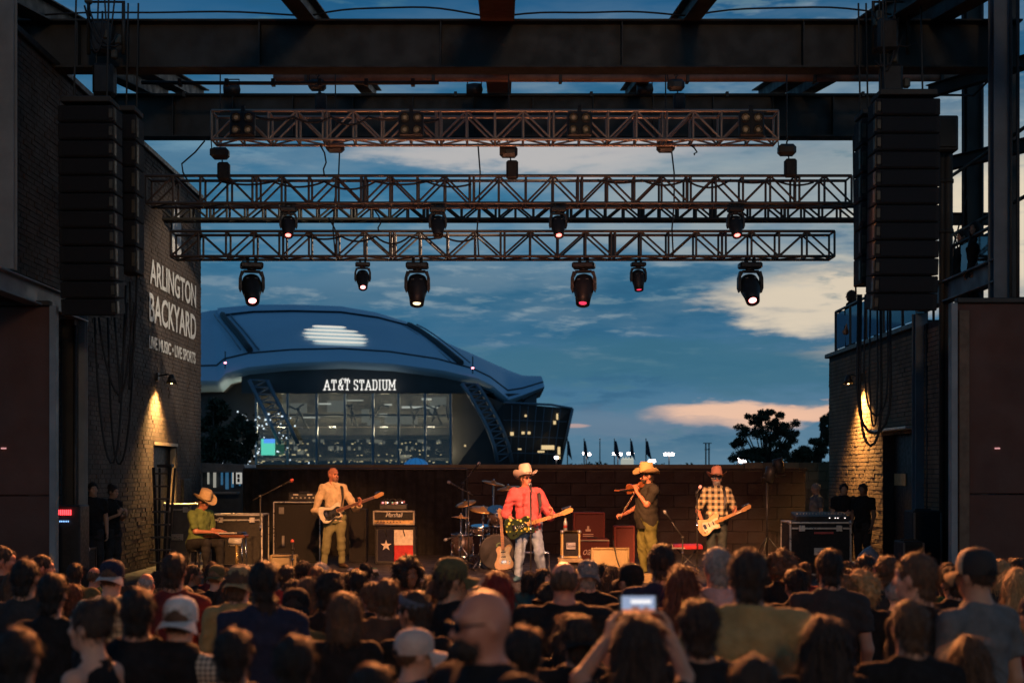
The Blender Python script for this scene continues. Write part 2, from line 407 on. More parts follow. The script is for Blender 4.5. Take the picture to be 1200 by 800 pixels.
# ---- right brick building with glass terrace
rw = thing('brick_terrace_building', 'low tan brick building topped by a terrace with glass railing', 'building', (7.1, 27, 0))
RD = (24.5, 26.6, 1.2, 3.62)
wall_with_hole('wall', 7.1, 7.5, 20.2, 31, 0, 5.4, RD, MORTAR, rw)
o = link('bricks', brick_mesh('bricks', 7.1, 20.2, 31, 0, 5.38, -1, [RD], 8), rw, BRICKR); o.location = (-7.1, -27, 0); o['kind'] = 'stuff'
box('end_wall', (9.5, 30.9, 2.7), (4, .2, 5.4), BRICKR, rw, .01, True)
box('coping', (7.28, 27.55, 5.44), (.52, 7.1, .09), mat('coping_metal', (.05,) * 3), rw, .01, True)
box('terrace_floor', (9.4, 25.6, 5.05), (3.8, 10.8, .12), STEEL, rw, .01, True)
box('door', (7.32, 25.55, 2.4), (.05, 2.1, 2.42), mat('dark_door', (.018,) * 3), rw, .01, True)
box('door_sign', (7.28, 26.1, 2.78), (.02, .75, .22), mat('tan_notice', (.45, .32, .14), .6), rw, .004, True)
box('door_head', (7.0, 25.55, 3.68), (.25, 2.4, .05), mat('door_head_steel', (.55, .5, .42), .4, .4), rw, .01, True)
GLASS = mat('railing_glass', (.30, .42, .5), .08, 0, .05, 2)
def glass_mat(name, tint, tr):
    m = bpy.data.materials.new(name); m.use_nodes = True; t = NT(m.node_tree); m.node_tree.nodes.clear()
    a = t.node('ShaderNodeBsdfTransparent'); a.inputs[0].default_value = (*tint, 1); g_ = t.node('ShaderNodeBsdfGlossy'); g_.inputs['Roughness'].default_value = .04
    g_.inputs[0].default_value = (.8, .85, .9, 1)
    mx = t.node('ShaderNodeMixShader'); fr = t.node('ShaderNodeFresnel'); fr.inputs[0].default_value = 1.45
    t.link(t.math('ADD', fr.outputs[0], tr), mx.inputs[0]); t.link(a.outputs[0], mx.inputs[1]); t.link(g_.outputs[0], mx.inputs[2])
    o_ = t.node('ShaderNodeOutputMaterial'); t.link(mx.outputs[0], o_.inputs[0]); MATS[name] = m; return m
RAILG = glass_mat('rail_glass', (.78, .88, .94), .10)
def railing(label, pts, z0, h, bottom=.1):
    t = thing('glass_railing', label, 'railing', (pts[0][0], pts[0][1], z0)); o0 = Vector((pts[0][0], pts[0][1], z0))
    for i, p in enumerate(pts):
        rod('post', Vector((*p, z0)) - o0, Vector((*p, z0 + h)) - o0, .035, BLACKM, t, 6)
        if i:
            a = Vector((*pts[i - 1], 0)); c = Vector((*p, 0)); mid = (a + c) / 2; d = (c - a); ang = math.atan2(d.y, d.x)
            M = Matrix.Translation(mid + Vector((0, 0, z0 + bottom + (h - bottom - .06) / 2)) - o0) @ Matrix.Rotation(ang, 4, 'Z')
            MB().box((0, 0, 0), (d.length - .12, .014, h - bottom - .06)).build('pane', RAILG, t, False, M)
            rod('handrail', Vector((*pts[i - 1], z0 + h)) - o0, Vector((*p, z0 + h)) - o0, .028, BLACKM, t, 6)
railing('glass terrace railing on top of the low tan brick wall', [(9.2, 31.0), (8.1, 31.0), (7.25, 31.0), (7.25, 29.7), (7.25, 28.4), (7.25, 27.1), (7.25, 25.8), (7.25, 24.4)], 5.49, .92)

# ---- steel frame balcony at the right
def beam_i(name, a, b, w, h, m, parent, world=True):
    """rolled I section between two points, top flange up"""
    a = Vector(a); b = Vector(b); d = b - a; L = d.length; q = d.to_track_quat('Y', 'Z').to_matrix(); c = (a + b) / 2; mbs = MB(); tf = h * .08
    mbs.box(c, (w * .12, L, h - 2 * tf), q); up = q @ Vector((0, 0, 1))
    mbs.box(c + up * (h - tf) / 2, (w, L, tf), q, .004); mbs.box(c - up * (h - tf) / 2, (w, L, tf), q, .004)
    return mbs.build(name, m, parent, world)
BLUEST = mat('blue_grey_steel', (.15, .18, .20), .55, 0, .2, 2, .1, 30)
sb = thing('steel_balcony', 'tall blue grey steel frame balcony beside the speaker array', 'balcony', (7.1, 22, 0))
beam_i('edge_beam', (7.05, 24.0, 5.78), (7.05, 20.2, 5.78), .2, .34, BLUEST, sb)
beam_i('column', (7.05, 20.25, 0), (7.05, 20.25, 13), .22, .25, BLUEST, sb)
beam_i('column', (7.05, 24.1, 0), (7.05, 24.1, 5.6), .2, .22, BLUEST, sb)
beam_i('column', (7.95, 24.1, 5.1), (7.95, 24.1, 13), .28, .3, STEEL, sb)
beam_i('column', (8.6, 24.1, 5.1), (8.6, 24.1, 13), .22, .22, STEEL, sb)
beam_i('column', (7.45, 19.6, 0), (7.45, 19.6, 13), .34, .34, STEEL, sb)
beam_i('column', (7.85, 20.4, 0), (7.85, 20.4, 13), .22, .26, STEEL, sb)
for zz in (8.05, 9.35): beam_i('cross_beam', (7.2, 24.1, zz), (9.2, 20.6, zz), .14, .22, STEEL, sb)
beam_i('cross_beam', (7.2, 24.1, 7.2), (8.6, 24.1, 7.2), .14, .2, STEEL, sb)
box('floor_slab', (8.5, 22.1, 5.28), (2.5, 3.8, .1), STEEL, sb, .01, True)
for a, c in (((7.3, 24.0, 8.0), (7.95, 24.0, 5.7)), ((7.95, 24.0, 8.0), (7.3, 24.0, 5.7)), ((8.0, 24.0, 11), (8.5, 24, 8.1))):
    tube('brace_rod', [a, c], .014, STEEL, sb, True, 5)
railing('glass railing on the upper steel balcony', [(7.1, 22.45), (7.1, 21.6), (7.1, 20.75)], 5.93, .55, .04)
for px_, r_, lab in ((1104, .05, 'thin dark drain pipe beside the speaker array'), (1111, .075, 'thick dark drain pipe beside the speaker array')):
    X_ = PX(px_, 22.6); t = thing('drain_pipe', lab, 'pipe', (X_, 22.6, 0))
    MB().tube([(0, 0, 0), (0, 0, 7.7), (0, 0, 8.1), (.05, .1, 8.4)], r_, 10).build('pipe', STEEL, t)
    for zz in (5.9, 6.7, 7.5): MB().tube([(0, 0, zz), (0, 0, zz + .06)], r_ + .015, 10).build('clamp', STEEL, t)
for px_, yy, z0_, z1_ in ((1128, 23.9, 5.2, 11), (1150, 23.9, 5.2, 11), (1184, 20.0, 2, 12), (1192, 19.9, 2, 12), (1086, 23.8, .2, 5.4), (1094, 23.6, .2, 5.6)):
    tube('conduit', [(PX(px_, yy), yy, z0_), (PX(px_, yy) + .01, yy, (z0_ + z1_) / 2), (PX(px_, yy), yy, z1_)], .022, BLACKM, sb, True, 6)
for zz, ya in ((6.9, 20.6), (7.9, 20.6)): tube('guard_rail', [(7.55, 24.0, zz), (7.55, ya, zz)], .03, STEEL, sb, True, 6)
MB().tube([(7.3, 24.1, 9.3), (7.6, 23, 9.0), (7.9, 21.9, 9.35)], .02, 6).build('slack_cable', RUBBER, sb, True)
t = thing('junction_box', 'dark metal box high above the drain pipes', 'junction box', (PX(1104, 22.4), 22.3, 8.2))
MB().box((0, 0, 0), (.38, .25, .55), None, .02).build('box_body', STEEL, t); MB().box((0, -.14, 0), (.3, .03, .45), None, .01).build('lid', STEEL, t)

# ---- dark wing panels with pale steel edges, each side of the stage
PANEL = mat('dark_red_panel', (.105, .042, .026), .7, 0, .25, .9, .2, 15)
for sgn, x0, x1, lab in ((-1, -9.5, PX(60, 19.5), 'dark red brown panel with pale steel edge under the painted brick wall'),
                         (1, PX(1120, 19.5), 10.0, 'dark red brown panel with pale steel edge under the glass balcony')):
    zt = 5.18 if sgn < 0 else 5.22; t = thing('wing_panel', lab, 'panel', ((x0 + x1) / 2, 19.5, 0)); w = x1 - x0; k = 4
    for i in range(k):
        for j in range(2):
            box('panel_sheet', (x0 + w * (i + .5) / k, 19.5, zt * (j + .5) / 2), (w / k - .012, .08, zt / 2 - .012), PANEL, t, .012, True)
    xe = x1 + .05 if sgn < 0 else x0 - .05
    box('edge_post', (xe, 19.46, zt / 2), (.09, .14, zt), GREYST, t, .008, True)
    box('status_light', (PX(1170, 19.4) if sgn > 0 else PX(3, 19.4), 19.44, PZ(525, 19.4)), (.07, .02, .02), emis('lens_dim_pink', (1, .45, .45), .7), t, .003, True)
    if sgn > 0: box('edge_strip', (xe + .14, 19.43, zt / 2 - .05), (.14, .05, zt - .1), mat('tan_strip', (.16, .10, .06), .7), t, .008, True)
    box('top_rail', ((x0 + x1) / 2, 19.5, zt + .04), (w, .14, .07), STEEL, t, .01, True)
lf = thing('steel_side_frame', 'pale grey steel beam and columns against the dark brick wall', 'steel frame', (-6.4, 20, 0))
beam_i('beam', (-6.4, 16.8, 5.34), (-6.4, 21.6, 5.34), .2, .3, GREYST, lf)
beam_i('column', (PX(9, 18.2), 18.2, 5.5), (PX(9, 18.2), 18.2, 9.0), .2, .14, GREYST, lf)
beam_i('column', (PX(96, 21.5), 21.5, 0), (PX(96, 21.5), 21.5, 5.3), .14, .13, GREYST, lf)
box('column', (PX(82, 21.3), 21.3, 2.6), (.2, .2, 5.2), STEEL, lf, .01, True)
for q, xx in enumerate((71, 88)): tube('conduit', [(PX(xx, 21.2), 21.2, 0), (PX(xx, 21.2), 21.2, 5.1)], .03, BLACKM, lf, True, 6)

# ---- roof steel
def roof_z(y): return 9.54 + .15 * (y - 21)
fb = thing('front_roof_beam', 'deep dark steel roof beam nearest the crowd', 'roof beam', (0, 21, 8.83))
x0, x1 = -9.5, 7.6
box('web', ((x0 + x1) / 2, 21, 9.185), (x1 - x0, .03, .66), STEEL, fb, 0, True)
for zz in (8.845, 9.525): box('flange', ((x0 + x1) / 2, 21, zz), (x1 - x0, .4, .03), STEEL, fb, .004, True)
for i in range(6):
    for yy in (20.9, 21.1): box('stiffener', (x0 + .6 + i * 2.66, yy, 9.185), (.018, .16, .64), STEEL, fb, 0, True)
rb = thing('rear_roof_beam', 'long dark steel roof beam at the back of the stage', 'roof beam', (0, 30, 9.95))
box('web', (0, 30, 10.4), (17.6, .03, .86), STEEL, rb, 0, True)
for zz in (9.965, 10.835): box('flange', (0, 30, zz), (17.6, .4, .03), STEEL, rb, .004, True)
for i in range(14):
    box('stiffener', (-8.2 + i * 1.26, 29.9, 10.4), (.018, .16, .84), STEEL, rb, 0, True)
RAF = [(-7.55, .3, 'roof rafter at the far left end of the roof'), (-6.75, .28, 'roof rafter above the painted brick wall'), (-2.87, .26, 'roof rafter between the wall and the centre rafter'),
       (-.09, .5, 'widest roof rafter over the middle of the stage'), (2.75, .26, 'roof rafter just past the middle of the stage'),
       (5.75, .34, 'roof rafter above the array beside the terrace'), (6.4, .3, 'roof rafter over the steel balcony edge')]
for X_, w_, lab in RAF:
    y0_ = 13.5; t = thing('roof_rafter', 'dark sloping ' + lab, 'rafter', (X_, 21, roof_z(21)), (0, 0, 0), 'sloping steel roof rafters')
    beam_i('rafter_section', (X_, y0_, roof_z(y0_) + .16), (X_, 32, roof_z(32) + .16), w_, .32, RUST if w_ > .4 else STEEL, t)
    for yy in (21.0, 30.0): box('cleat', (X_, yy, roof_z(yy) + (.0 if yy < 25 else -.06)), (w_ + .1, .3, .025), STEEL, t, 0, True)
for Yp, z_, r_, m, lab, xa, xb in ((26, PZ(91, 26), .075, RUST, 'thick rust brown pipe slung between the two roof beams', -4.2, 8.4), (28.5, PZ(111, 28.5), .028, STEEL, 'thin dark pipe just above the rear roof beam', -7, 7.6),
                       (22.0, PZ(97, 22), .03, STEEL, 'thin dark lighting pipe behind the front roof beam', -5.6, -1.0)):
    t = thing('roof_pipe', lab, 'pipe', (0, Yp, z_)); tube('pipe', [(xa, Yp, z_), ((xa + xb) / 2, Yp, z_ - .01), (xb, Yp, z_)], r_, m, t, True, 10)
    for i in range(6): box('pipe_clamp', (xa + .6 + i * (xb - xa - 1) / 5, Yp, z_), (.06, r_ * 2 + .04, r_ * 2 + .05), STEEL, t, .006, True)
for X_, Y_ in ((-.0, 12.6), (-4.5, 12.6), (4.8, 12.6)): pass
for i, (xa, xb) in enumerate(((-6.8, -2.9), (-2.8, -.3), (.1, 2.7), (2.8, 5.8))):
    t = tube('roof_cable', sag((xa, 20.9, 9.62), (xb, 20.9, 9.62), -.12 if i % 2 else -.05, 12, .01), .014, RUBBER, None, False, 5)
    tag(t, 'thin black cable lying along the top of the front roof beam', 'cable', 'cables along the front roof beam')

# ---- lighting trusses
def truss(label, Y, px0, px1, ztop, h, d, bays, m=ALU, r=.026):
    xa, xb = PX(px0, Y), PX(px1, Y); t = thing('lighting_truss', label, 'truss', ((xa + xb) / 2, Y, ztop - h), (0, 0, 0), 'horizontal lighting trusses')
    o0 = Vector(t.location); zb = ztop - h; Rr = lambda nm, a, b, q=r: rod(nm, Vector(a) - o0, Vector(b) - o0, q, m, t, 7)
    for yy in (Y, Y + d):
        for zz in (zb, ztop): Rr('chord', (xa, yy, zz), (xb, yy, zz))
    bw = (xb - xa) / bays
    for i in range(bays + 1):
        xx = xa + i * bw; two = .035 if (i % 4 == 0 and 0 < i < bays) else 0
        for dx in ((-two, two) if two else (0,)):
            for yy in (Y, Y + d): Rr('upright', (xx + dx, yy, zb), (xx + dx, yy, ztop), r * .8)
            for zz in (zb, ztop): Rr('cross_tube', (xx + dx, Y, zz), (xx + dx, Y + d, zz), r * .7)
        if i < bays:
            for yy in (Y, Y + d):
                a, c = ((xx, yy, zb), (xx + bw, yy, ztop)) if i % 2 == 0 else ((xx, yy, ztop), (xx + bw, yy, zb)); Rr('diagonal', a, c, r * .7)
            zz = zb; a, c = ((xx, Y, zz), (xx + bw, Y + d, zz)) if i % 2 else ((xx, Y + d, zz), (xx + bw, Y, zz)); Rr('diagonal', a, c, r * .6)
    return t
ALUD = mat('truss_aluminium_shaded', (.14, .105, .085), .45, .5, .25, 5, .08, 50)  # same aluminium for the lower trusses, their shade put into the colour
ALUW = mat('truss_aluminium_lit', (.42, .32, .25), .38, .7, .25, 5, .08, 50)  # top truss copy, warm stage light put into its colour
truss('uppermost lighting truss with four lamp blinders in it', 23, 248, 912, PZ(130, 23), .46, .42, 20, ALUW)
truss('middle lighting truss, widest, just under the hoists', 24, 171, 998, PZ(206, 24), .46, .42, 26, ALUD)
truss('shallow lighting truss close behind the widest truss', 27.5, 160, 1006, PZ(239, 27.5), .29, .3, 40, STEEL, .03)
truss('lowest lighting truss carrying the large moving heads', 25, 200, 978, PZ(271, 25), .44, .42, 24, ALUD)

# ---- fixtures
LENSR, LENSW, LENSY, LENSDIM = emis('lens_red', (1, .12, .10), 7), emis('lens_pale', (1, .26, .25), 6), emis('lens_warm', (1, .75, .42), 2.2), emis('lens_dim_red', (1, .05, .12), 1.2)
def moving_head(label, px_, Y, ztop, H, lens, tilt=18, yaw=0, group='moving head lamps'):
    t = thing('moving_head_lamp', label, 'stage light', (PX(px_, Y), Y, ztop), (0, 0, R(yaw)), group, H / .8)
    MB().box((0, 0, -.06), (.40, .26, .11), None, .025).build('base', BLACKM, t)
    MB().box((-.07, 0, .0), (.05, .1, .05)).box((.07, 0, 0), (.05, .1, .05)).tube([(-.07, 0, .02), (-.07, 0, .09)], .03, 6).tube([(.07, 0, .02), (.07, 0, .09)], .03, 6).build('clamp', STEEL, t)
    y_ = MB(); y_.lathe([(.07, -.15), (.09, -.115)], 14)
    for s in (-1, 1):
        y_.prism([(s * .12, -.17), (s * .19, -.16), (s * .225, -.28), (s * .228, -.46), (s * .20, -.54), (s * .176, -.5), (s * .172, -.26)][::s], -.06, .06)
    y_.box((0, 0, -.165), (.3, .12, .04), None, .01); y_.build('yoke', BLACK, t)
    Mh = Matrix.Translation((0, 0, -.45)) @ Matrix.Rotation(R(-tilt), 4, 'X')
    hd = MB().lathe([(.0, .24), (.09, .235), (.155, .19), (.178, .1), (.178, -.06), (.14, -.2), (.122, -.34), (.108, -.345), (.10, -.31)], 18, Mh).build('lamp_head', BLACK, t)
    MB().lathe([(.0, -.325), (.04, -.322), (.07, -.312)], 16, Mh).build('lens', lens, hd)
    MB().box((0, -.12, .08), (.2, .1, .012), None, .004).build('head_vent', GREYST, hd, False, Mh)
zt3 = PZ(304, 25) - .02
for px_, lens, lab, tl, yw in ((295, LENSW, 'large moving head lamp with pale pink lens, above the stadium roof edge', 36, 14), (489, LENSY, 'large moving head lamp with dull yellow lens, above the stadium roof', 22, 0),
                     (684, LENSDIM, 'large moving head lamp with nearly dark lens, right of the stadium', 24, -10), (879, LENSW, 'large moving head lamp with bright white lens, by the bright cloud', 38, 4)):
    moving_head(lab, px_, 25.2, zt3, .80, lens, tl, yw, 'large moving head lamps on the lowest truss')
for px_, lens, lab in ((425, LENSW, 'small moving head lamp with bright pink lens between two large ones'), (748, LENSDIM, 'small moving head lamp with faint red lens between two large ones')):
    moving_head(lab, px_, 25.2, zt3, .52, lens, 36 if lens is LENSW else 16, 8, 'small moving head lamps on the lowest truss')
for px_, lens, lab in ((338, LENSR, 'small lamp glowing red over the stadium roof edge, hung from the widest truss'), (513, BLACK, 'small unlit lamp hung from the widest truss'),
                       (654, LENSR, 'small lamp glowing red near the middle of the widest truss'), (862, LENSR, 'small lamp glowing red near the cloud end of the widest truss')):
    moving_head(lab, px_, 24.0, PZ(243, 24), .54, lens, 30, 6, 'small lamps on the widest truss')
BLGLASS = mat('blinder_lamp_glass', (.6, .45, .28), .3, 0, .3, 30, emit=(1, .55, .25), estr=.03)
for px_, lab in ((285, 'four lamp blinder in the uppermost truss nearest the painted wall'), (482, 'four lamp blinder in the uppermost truss over the bassist'), (679, 'four lamp blinder in the uppermost truss over the singer'), (880, 'four lamp blinder in the uppermost truss nearest the terrace')):
    t = thing('blinder_light', lab, 'stage light', (PX(px_, 22.9), 22.86, PZ(147, 22.9)), (R(-6), 0, 0), 'four lamp blinders')
    MB().box((0, 0, 0), (.40, .12, .40), None, .02).build('housing', BLACKM, t); MB().box((0, 0, .25), (.06, .06, .12)).build('bracket', STEEL, t)
    for sx in (-1, 1):
        for sz in (-1, 1):
            Mx = Matrix.Translation((sx * .1, -.06, sz * .1)) @ Matrix.Rotation(R(90), 4, 'X')
            MB().lathe([(.085, -.01), (.085, .02), (.07, .025), (.066, .0)], 14, Mx).build('lamp_ring', BLACKM, t)
            MB().lathe([(.066, .0), (.04, -.004), (.02, .015), (.0, .018)], 12, Mx).build('lamp', BLGLASS, t)
def hoist(label, px_, py, Y, bag=True, zup=None, group='chain hoists on the trusses'):
    t = thing('chain_hoist', label, 'hoist', (PX(px_, Y), Y, PZ(py, Y)))
    MB().box((0, 0, 0), (.3, .2, .19), None, .05).build('motor_body', BLACKM, t); MB().box((-.1, -.11, 0), (.1, .03, .12), None, .01).build('cover', STEEL, t)
    MB().tube([(0, 0, .09), (0, 0, .14), (.03, 0, .17), (0, 0, .2), (-.03, 0, .17)], .014, 6).build('hook', STEEL, t)
    if bag: MB().box((.06, 0, -.3), (.20, .16, .30), None, .03).build('chain_bag', RUBBER, t); MB().tube([(.03, 0, -.1), (.04, 0, -.2)], .012, 5).build('lower_chain', STEEL, t)
    L = (zup or roof_z(Y)) - PZ(py, Y); rod('lift_chain', (0, 0, .19), (0, 0, max(.25, L)), .012, STEEL, t, 5)
    tube('control_cable', sag((-.1, 0, -.05), (-.16, 0, .4), .18, 8), .01, RUBBER, t)
for a in (('chain hoist with hanging bag nearest the painted wall', 258, 180, 23.6), ('chain hoist with bag in the middle of the widest truss', 596, 178, 23.6), ('chain hoist with bag at the terrace end of the trusses', 922, 176, 23.6)): hoist(*a, group=None)
hoist('chain hoist without bag over the bassist', 393, 172, 23.6, False); hoist('chain hoist without bag right of the middle', 780, 172, 23.6, False)
hoist('dark chain hoist high between the roof beams near the painted wall', 372, 100, 25, True); hoist('dark chain hoist high between the roof beams right of the middle', 792, 100, 25, True)
for px_, lab in ((272, 'small spotlight high between the roof beams near the painted wall'), (556, 'small spotlight high between the roof beams at the middle'), (756, 'small spotlight high between the roof beams right of the middle')):
    t = thing('small_spotlight', lab, 'stage light', (PX(px_, 28.4), 28.4, PZ(105, 28.4)), (0, 0, 0), 'small spotlights on the thin roof pipe')
    MB().lathe([(.0, -.16), (.11, -.16), (.13, .0), (.12, .14), (.0, .17)], 12, Matrix.Rotation(R(90), 4, 'Y')).build('can', BLACKM, t)
    MB().tube([(-.14, 0, 0), (-.14, 0, .2), (.14, 0, .2), (.14, 0, 0)], .015, 6).build('bracket', STEEL, t)
# cables between the trusses
for px_, y0, y1, Y, dx in ((374, 168, 206, 23.4, 6), (398, 172, 300, 24.6, -5), (385, 255, 300, 25, 8), (240, 165, 212, 23.5, -20), (786, 168, 300, 24.5, 3), (560, 168, 300, 24.5, 1), (438, 245, 272, 24.5, 6), (806, 168, 182, 23.4, 8)):
    a = P(px_, y0, Y); c = P(px_ + dx, y1, Y); m_ = (a + c) / 2 + Vector((dx * .012, 0, -.05))
    t = tube('truss_cable', [a, a.lerp(m_, .5) + Vector((.03, 0, 0)), m_, m_.lerp(c, .5) - Vector((.03, 0, 0)), c], .014, RUBBER, None, False, 5)
    tag(t, 'black cable hanging between the lighting trusses', 'cable', 'cables hanging between the trusses')
for Y, py, px0, px1 in ((23.9, 213, 260, 560), (23.9, 211, 700, 960), (24.9, 277, 360, 560), (22.9, 137, 300, 520)):
    k = 5; pts = []
    for i in range(k):
        a = P(px0 + (px1 - px0) * i / k, py, Y); c = P(px0 + (px1 - px0) * (i + 1) / k, py, Y); pts += sag(a, c, .05 + .04 * (i % 3), 8)[:-1]
    tag(tube('truss_loom', pts, .018, RUBBER, None, False, 5), {260: 'black cable loom draped along the widest truss over the stadium', 700: 'black cable loom draped along the widest truss by the bright cloud', 360: 'black cable loom draped along the lowest truss', 300: 'black cable loom draped along the uppermost truss'}[px0], 'cable')

# ---- line arrays
def line_array(label, px0, px1, py0, py1, Y, n_, face_mat, sgn, curve=1.0):
    xa, xb = PX(px0, Y), PX(px1, Y); zt, zb_ = PZ(py0, Y), PZ(py1, Y); w = xb - xa; h = (zt - zb_) / n_
    t = thing('speaker_array', label, 'speaker array', ((xa + xb) / 2, Y, zt + .15))
    box('top_frame', (0, 0, -.07), (w * .9, .5, .08), STEEL, t, .01)
    for s in (-.3, .3): rod('hanging_chain', (w * s, 0, 0), (w * s, .1, roof_z(Y) - zt + .1), .014, STEEL, t, 5)
    y_, z_, ang = -.24, -.15, 0.0
    for i in range(n_):
        ang += curve * (.3 + 2.2 * (i / n_) ** 3); q = Matrix.Rotation(R(ang), 3, 'X'); c = Vector((0, y_, z_)) + q @ Vector((0, .24, -h / 2))
        cb = MB().box(c, (w, .48, h - .012), q, .012).build('cabinet', TOLEX, t)
        MB().box(c + q @ Vector((0, -.245, 0)), (w * .86, .02, h - .05), q, .004).build('grille', GRILLE, cb)
        MB().box(c + q @ Vector((sgn * (w / 2 + .006), -.17, 0)), (.02, .1, h * .72), q, .003).box(c + q @ Vector((sgn * (w / 2 - .03), -.25, 0)), (.05, .02, h * .5), q, .003).build('rigging_plate', face_mat, cb)
        d = q @ Vector((0, 0, -h)); y_ += d.y; z_ += d.z
    return t
RIG = mat('rigging_steel', (.10, .085, .06), .45, .4, .3, 9)
line_array('curved black line array hanging in front of the painted brick wall', 74, 138, 128, 372, 19.5, 12, RIG, 1)
line_array('slim outer speaker column beside the curved array at the painted wall', 144, 164, 138, 322, 20.6, 6, RIG, 1, .2)
line_array('curved black line array hanging in front of the steel balcony', 1022, 1096, 120, 366, 19.5, 12, RIG, -1)
line_array('slim speaker column beside the curved array at the terrace', 1005, 1020, 142, 335, 20.6, 6, RIG, -1, .2)
# cluttered rigging where the arrays hang from the front beam
for px_, lab in ((122, 'rigging cluster of motors over the array by the painted wall'), (1046, 'rigging cluster of motors over the array by the balcony')):
    t = thing('rigging_cluster', lab, 'rigging', (PX(px_, 20.3), 20.3, 8.4))
    rr = random.Random(px_)
    for i in range(2): MB().box((rr.uniform(-.12, .12), rr.uniform(-.1, .1), .1 + .62 * i), (.3, .26, .45), None, .04).build('motor_body', BLACKM, t)
    for i in range(4): MB().box((rr.uniform(-.28, .28), rr.uniform(-.1, .1), rr.uniform(-.2, 1.3)), (.1, .1, .14), None, .02).build('shackle', RIG, t)
    for i in range(3): rod('lift_chain', (rr.uniform(-.2, .2), 0, -.5), (rr.uniform(-.2, .2), 0, 1.6), .013, STEEL, t, 5)
    for i in range(4): tube('cable_loop', sag((rr.uniform(-.35, 0), -.1, rr.uniform(.2, 1.2)), (rr.uniform(0, .35), -.1, rr.uniform(.2, 1.2)), rr.uniform(.1, .4), 8), .014, RUBBER, t)
    tube('beam_clamp', [(-.25, .1, .5), (-.25, .1, 1.25), (.25, .1, 1.25), (.25, .1, .5)], .03, STEEL, t)
for i, (xa, xb, yt, yb, Y) in enumerate(((112, 150, 372, 560, 20.5), (118, 160, 372, 470, 20.5), (134, 148, 372, 480, 20.4), (125, 158, 372, 552, 21.5), (150, 158, 330, 465, 20.7))):
    a = P(xa, yt, Y); c = P(xb, yt - (20 if i else 40), Y); dz = (yb - yt) * Y / F
    tag(tube('hanging_cable', sag(a, c, dz, 16, .03), .018, RUBBER, None, False, 6), 'black cable hanging in a long loop below the array at the painted wall', 'cable', 'cables hanging below the array at the painted wall')
for i, (xa, xb, yt, yb, Y) in enumerate(((1006, 1043, 345, 508, 21.5), (1009, 1032, 345, 522, 21.5), (1014, 1040, 345, 487, 21.3), (1020, 1028, 360, 500, 21.4), (1000, 1003, 160, 345, 22.5))):
    a = P(xa, yt, Y); c = P(xb, yt, Y); dz = (yb - yt) * Y / F
    if i == 4: pts = [P(xa, yt, Y), P(xa + 1, 250, Y), P(xb, yb, Y)]
    else:
        zb_ = PZ(yb, Y); pts = [a, Vector((a.x - .02, Y, zb_ + .7))] + [Vector(((a.x + c.x) / 2 - math.cos(math.pi * k / 8) * (c.x - a.x) / 2, Y, zb_ + .5 - math.sin(math.pi * k / 8) * .5)) for k in range(9)] + [Vector((c.x + .01, Y, zb_ + .7)), c]
    tag(tube('hanging_cable', pts, .02 if i < 2 else .014, RUBBER, None, False, 6), 'black cable looping down over the lamp lit tan brick wall', 'cable', 'cables hanging below the array at the terrace')
# ================================================================== THE STADIUM, half a kilometre off
SY = 500.0
sdm = thing('stadium', 'vast domed stadium with lit lettering on its glass front', 'stadium', (PX(420, SY), SY, 0))
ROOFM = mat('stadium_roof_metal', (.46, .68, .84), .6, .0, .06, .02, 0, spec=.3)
ROOFD = mat('stadium_seam_dark', (.035, .04, .045), .6)
SDARK = mat('stadium_dark_cladding', (.045, .047, .05), .5, 0, .25, .05)
SBLUE = mat('stadium_blue_steel', (.16, .22, .28), .45, .3, .2, .1)
EAVE = [(60, 462), (150, 452), (237, 446), (256, 446), (265, 437), (290, 430), (340, 425), (400, 423), (460, 426), (520, 434), (560, 443), (578, 452), (596, 468), (612, 463), (638, 453)]
TOPC = [(70, 392), (160, 380), (236, 366), (246, 364), (256, 363), (300, 359), (345, 359), (400, 361), (440, 368), (476, 379), (520, 401), (555, 416), (590, 431), (612, 441), (630, 447)]
def interp(c, t):
    t = t * (len(c) - 1); i = min(int(t), len(c) - 2); f = t - i; return c[i][0] * (1 - f) + c[i + 1][0] * f, c[i][1] * (1 - f) + c[i + 1][1] * f
def roofS(t, v):
    e = P(*interp(EAVE, t), SY); tp = P(*interp(TOPC, t), SY + 95); bul = math.sin(math.pi * v) * 3.0
    return e.lerp(tp, v) + Vector((0, -bul * .4, bul))
NU = 70; rows = []
for j in range(11): rows.append([roofS(i / NU, j / 10) for i in range(NU + 1)])
back = []
for j in range(1, 7): back.append([roofS(i / NU, 1) + Vector((0, 38 * j, -.9 * j * j)) for i in range(NU + 1)])
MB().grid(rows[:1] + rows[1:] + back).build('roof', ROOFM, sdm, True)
EV = lambda i: max(.15, min(1, (NU - i) / 14))
MB().grid([[p + Vector((0, 9, -3.4 * EV(i))) for i, p in enumerate(rows[0])], [p + Vector((0, .8, -1.5 * EV(i))) for i, p in enumerate(rows[0])], [p + Vector((0, -.05, 0)) for p in rows[0]]]).build('eave', ROOFM, sdm, True)
MB().grid([[p + Vector((0, 60, -3.4 * EV(i))) for i, p in enumerate(rows[0])], [p + Vector((0, 9, -3.4 * EV(i))) for i, p in enumerate(rows[0])]]).build('soffit', SDARK, sdm, True)
for v, r_ in ((.14, .34), (.80, .5)):
    i0 = 0 if v < .5 else 24
    i1 = NU if v < .5 else 45
    MB().tube([roofS(i / NU, v) + Vector((0, -.2, .1)) for i in range(i0, i1 + 1)], r_, 6).build('roof_seam', ROOFD, sdm, True)
top_band = [roofS(i / NU, .8) for i in range(20, 46)], [roofS(i / NU, .99) for i in range(20, 46)]
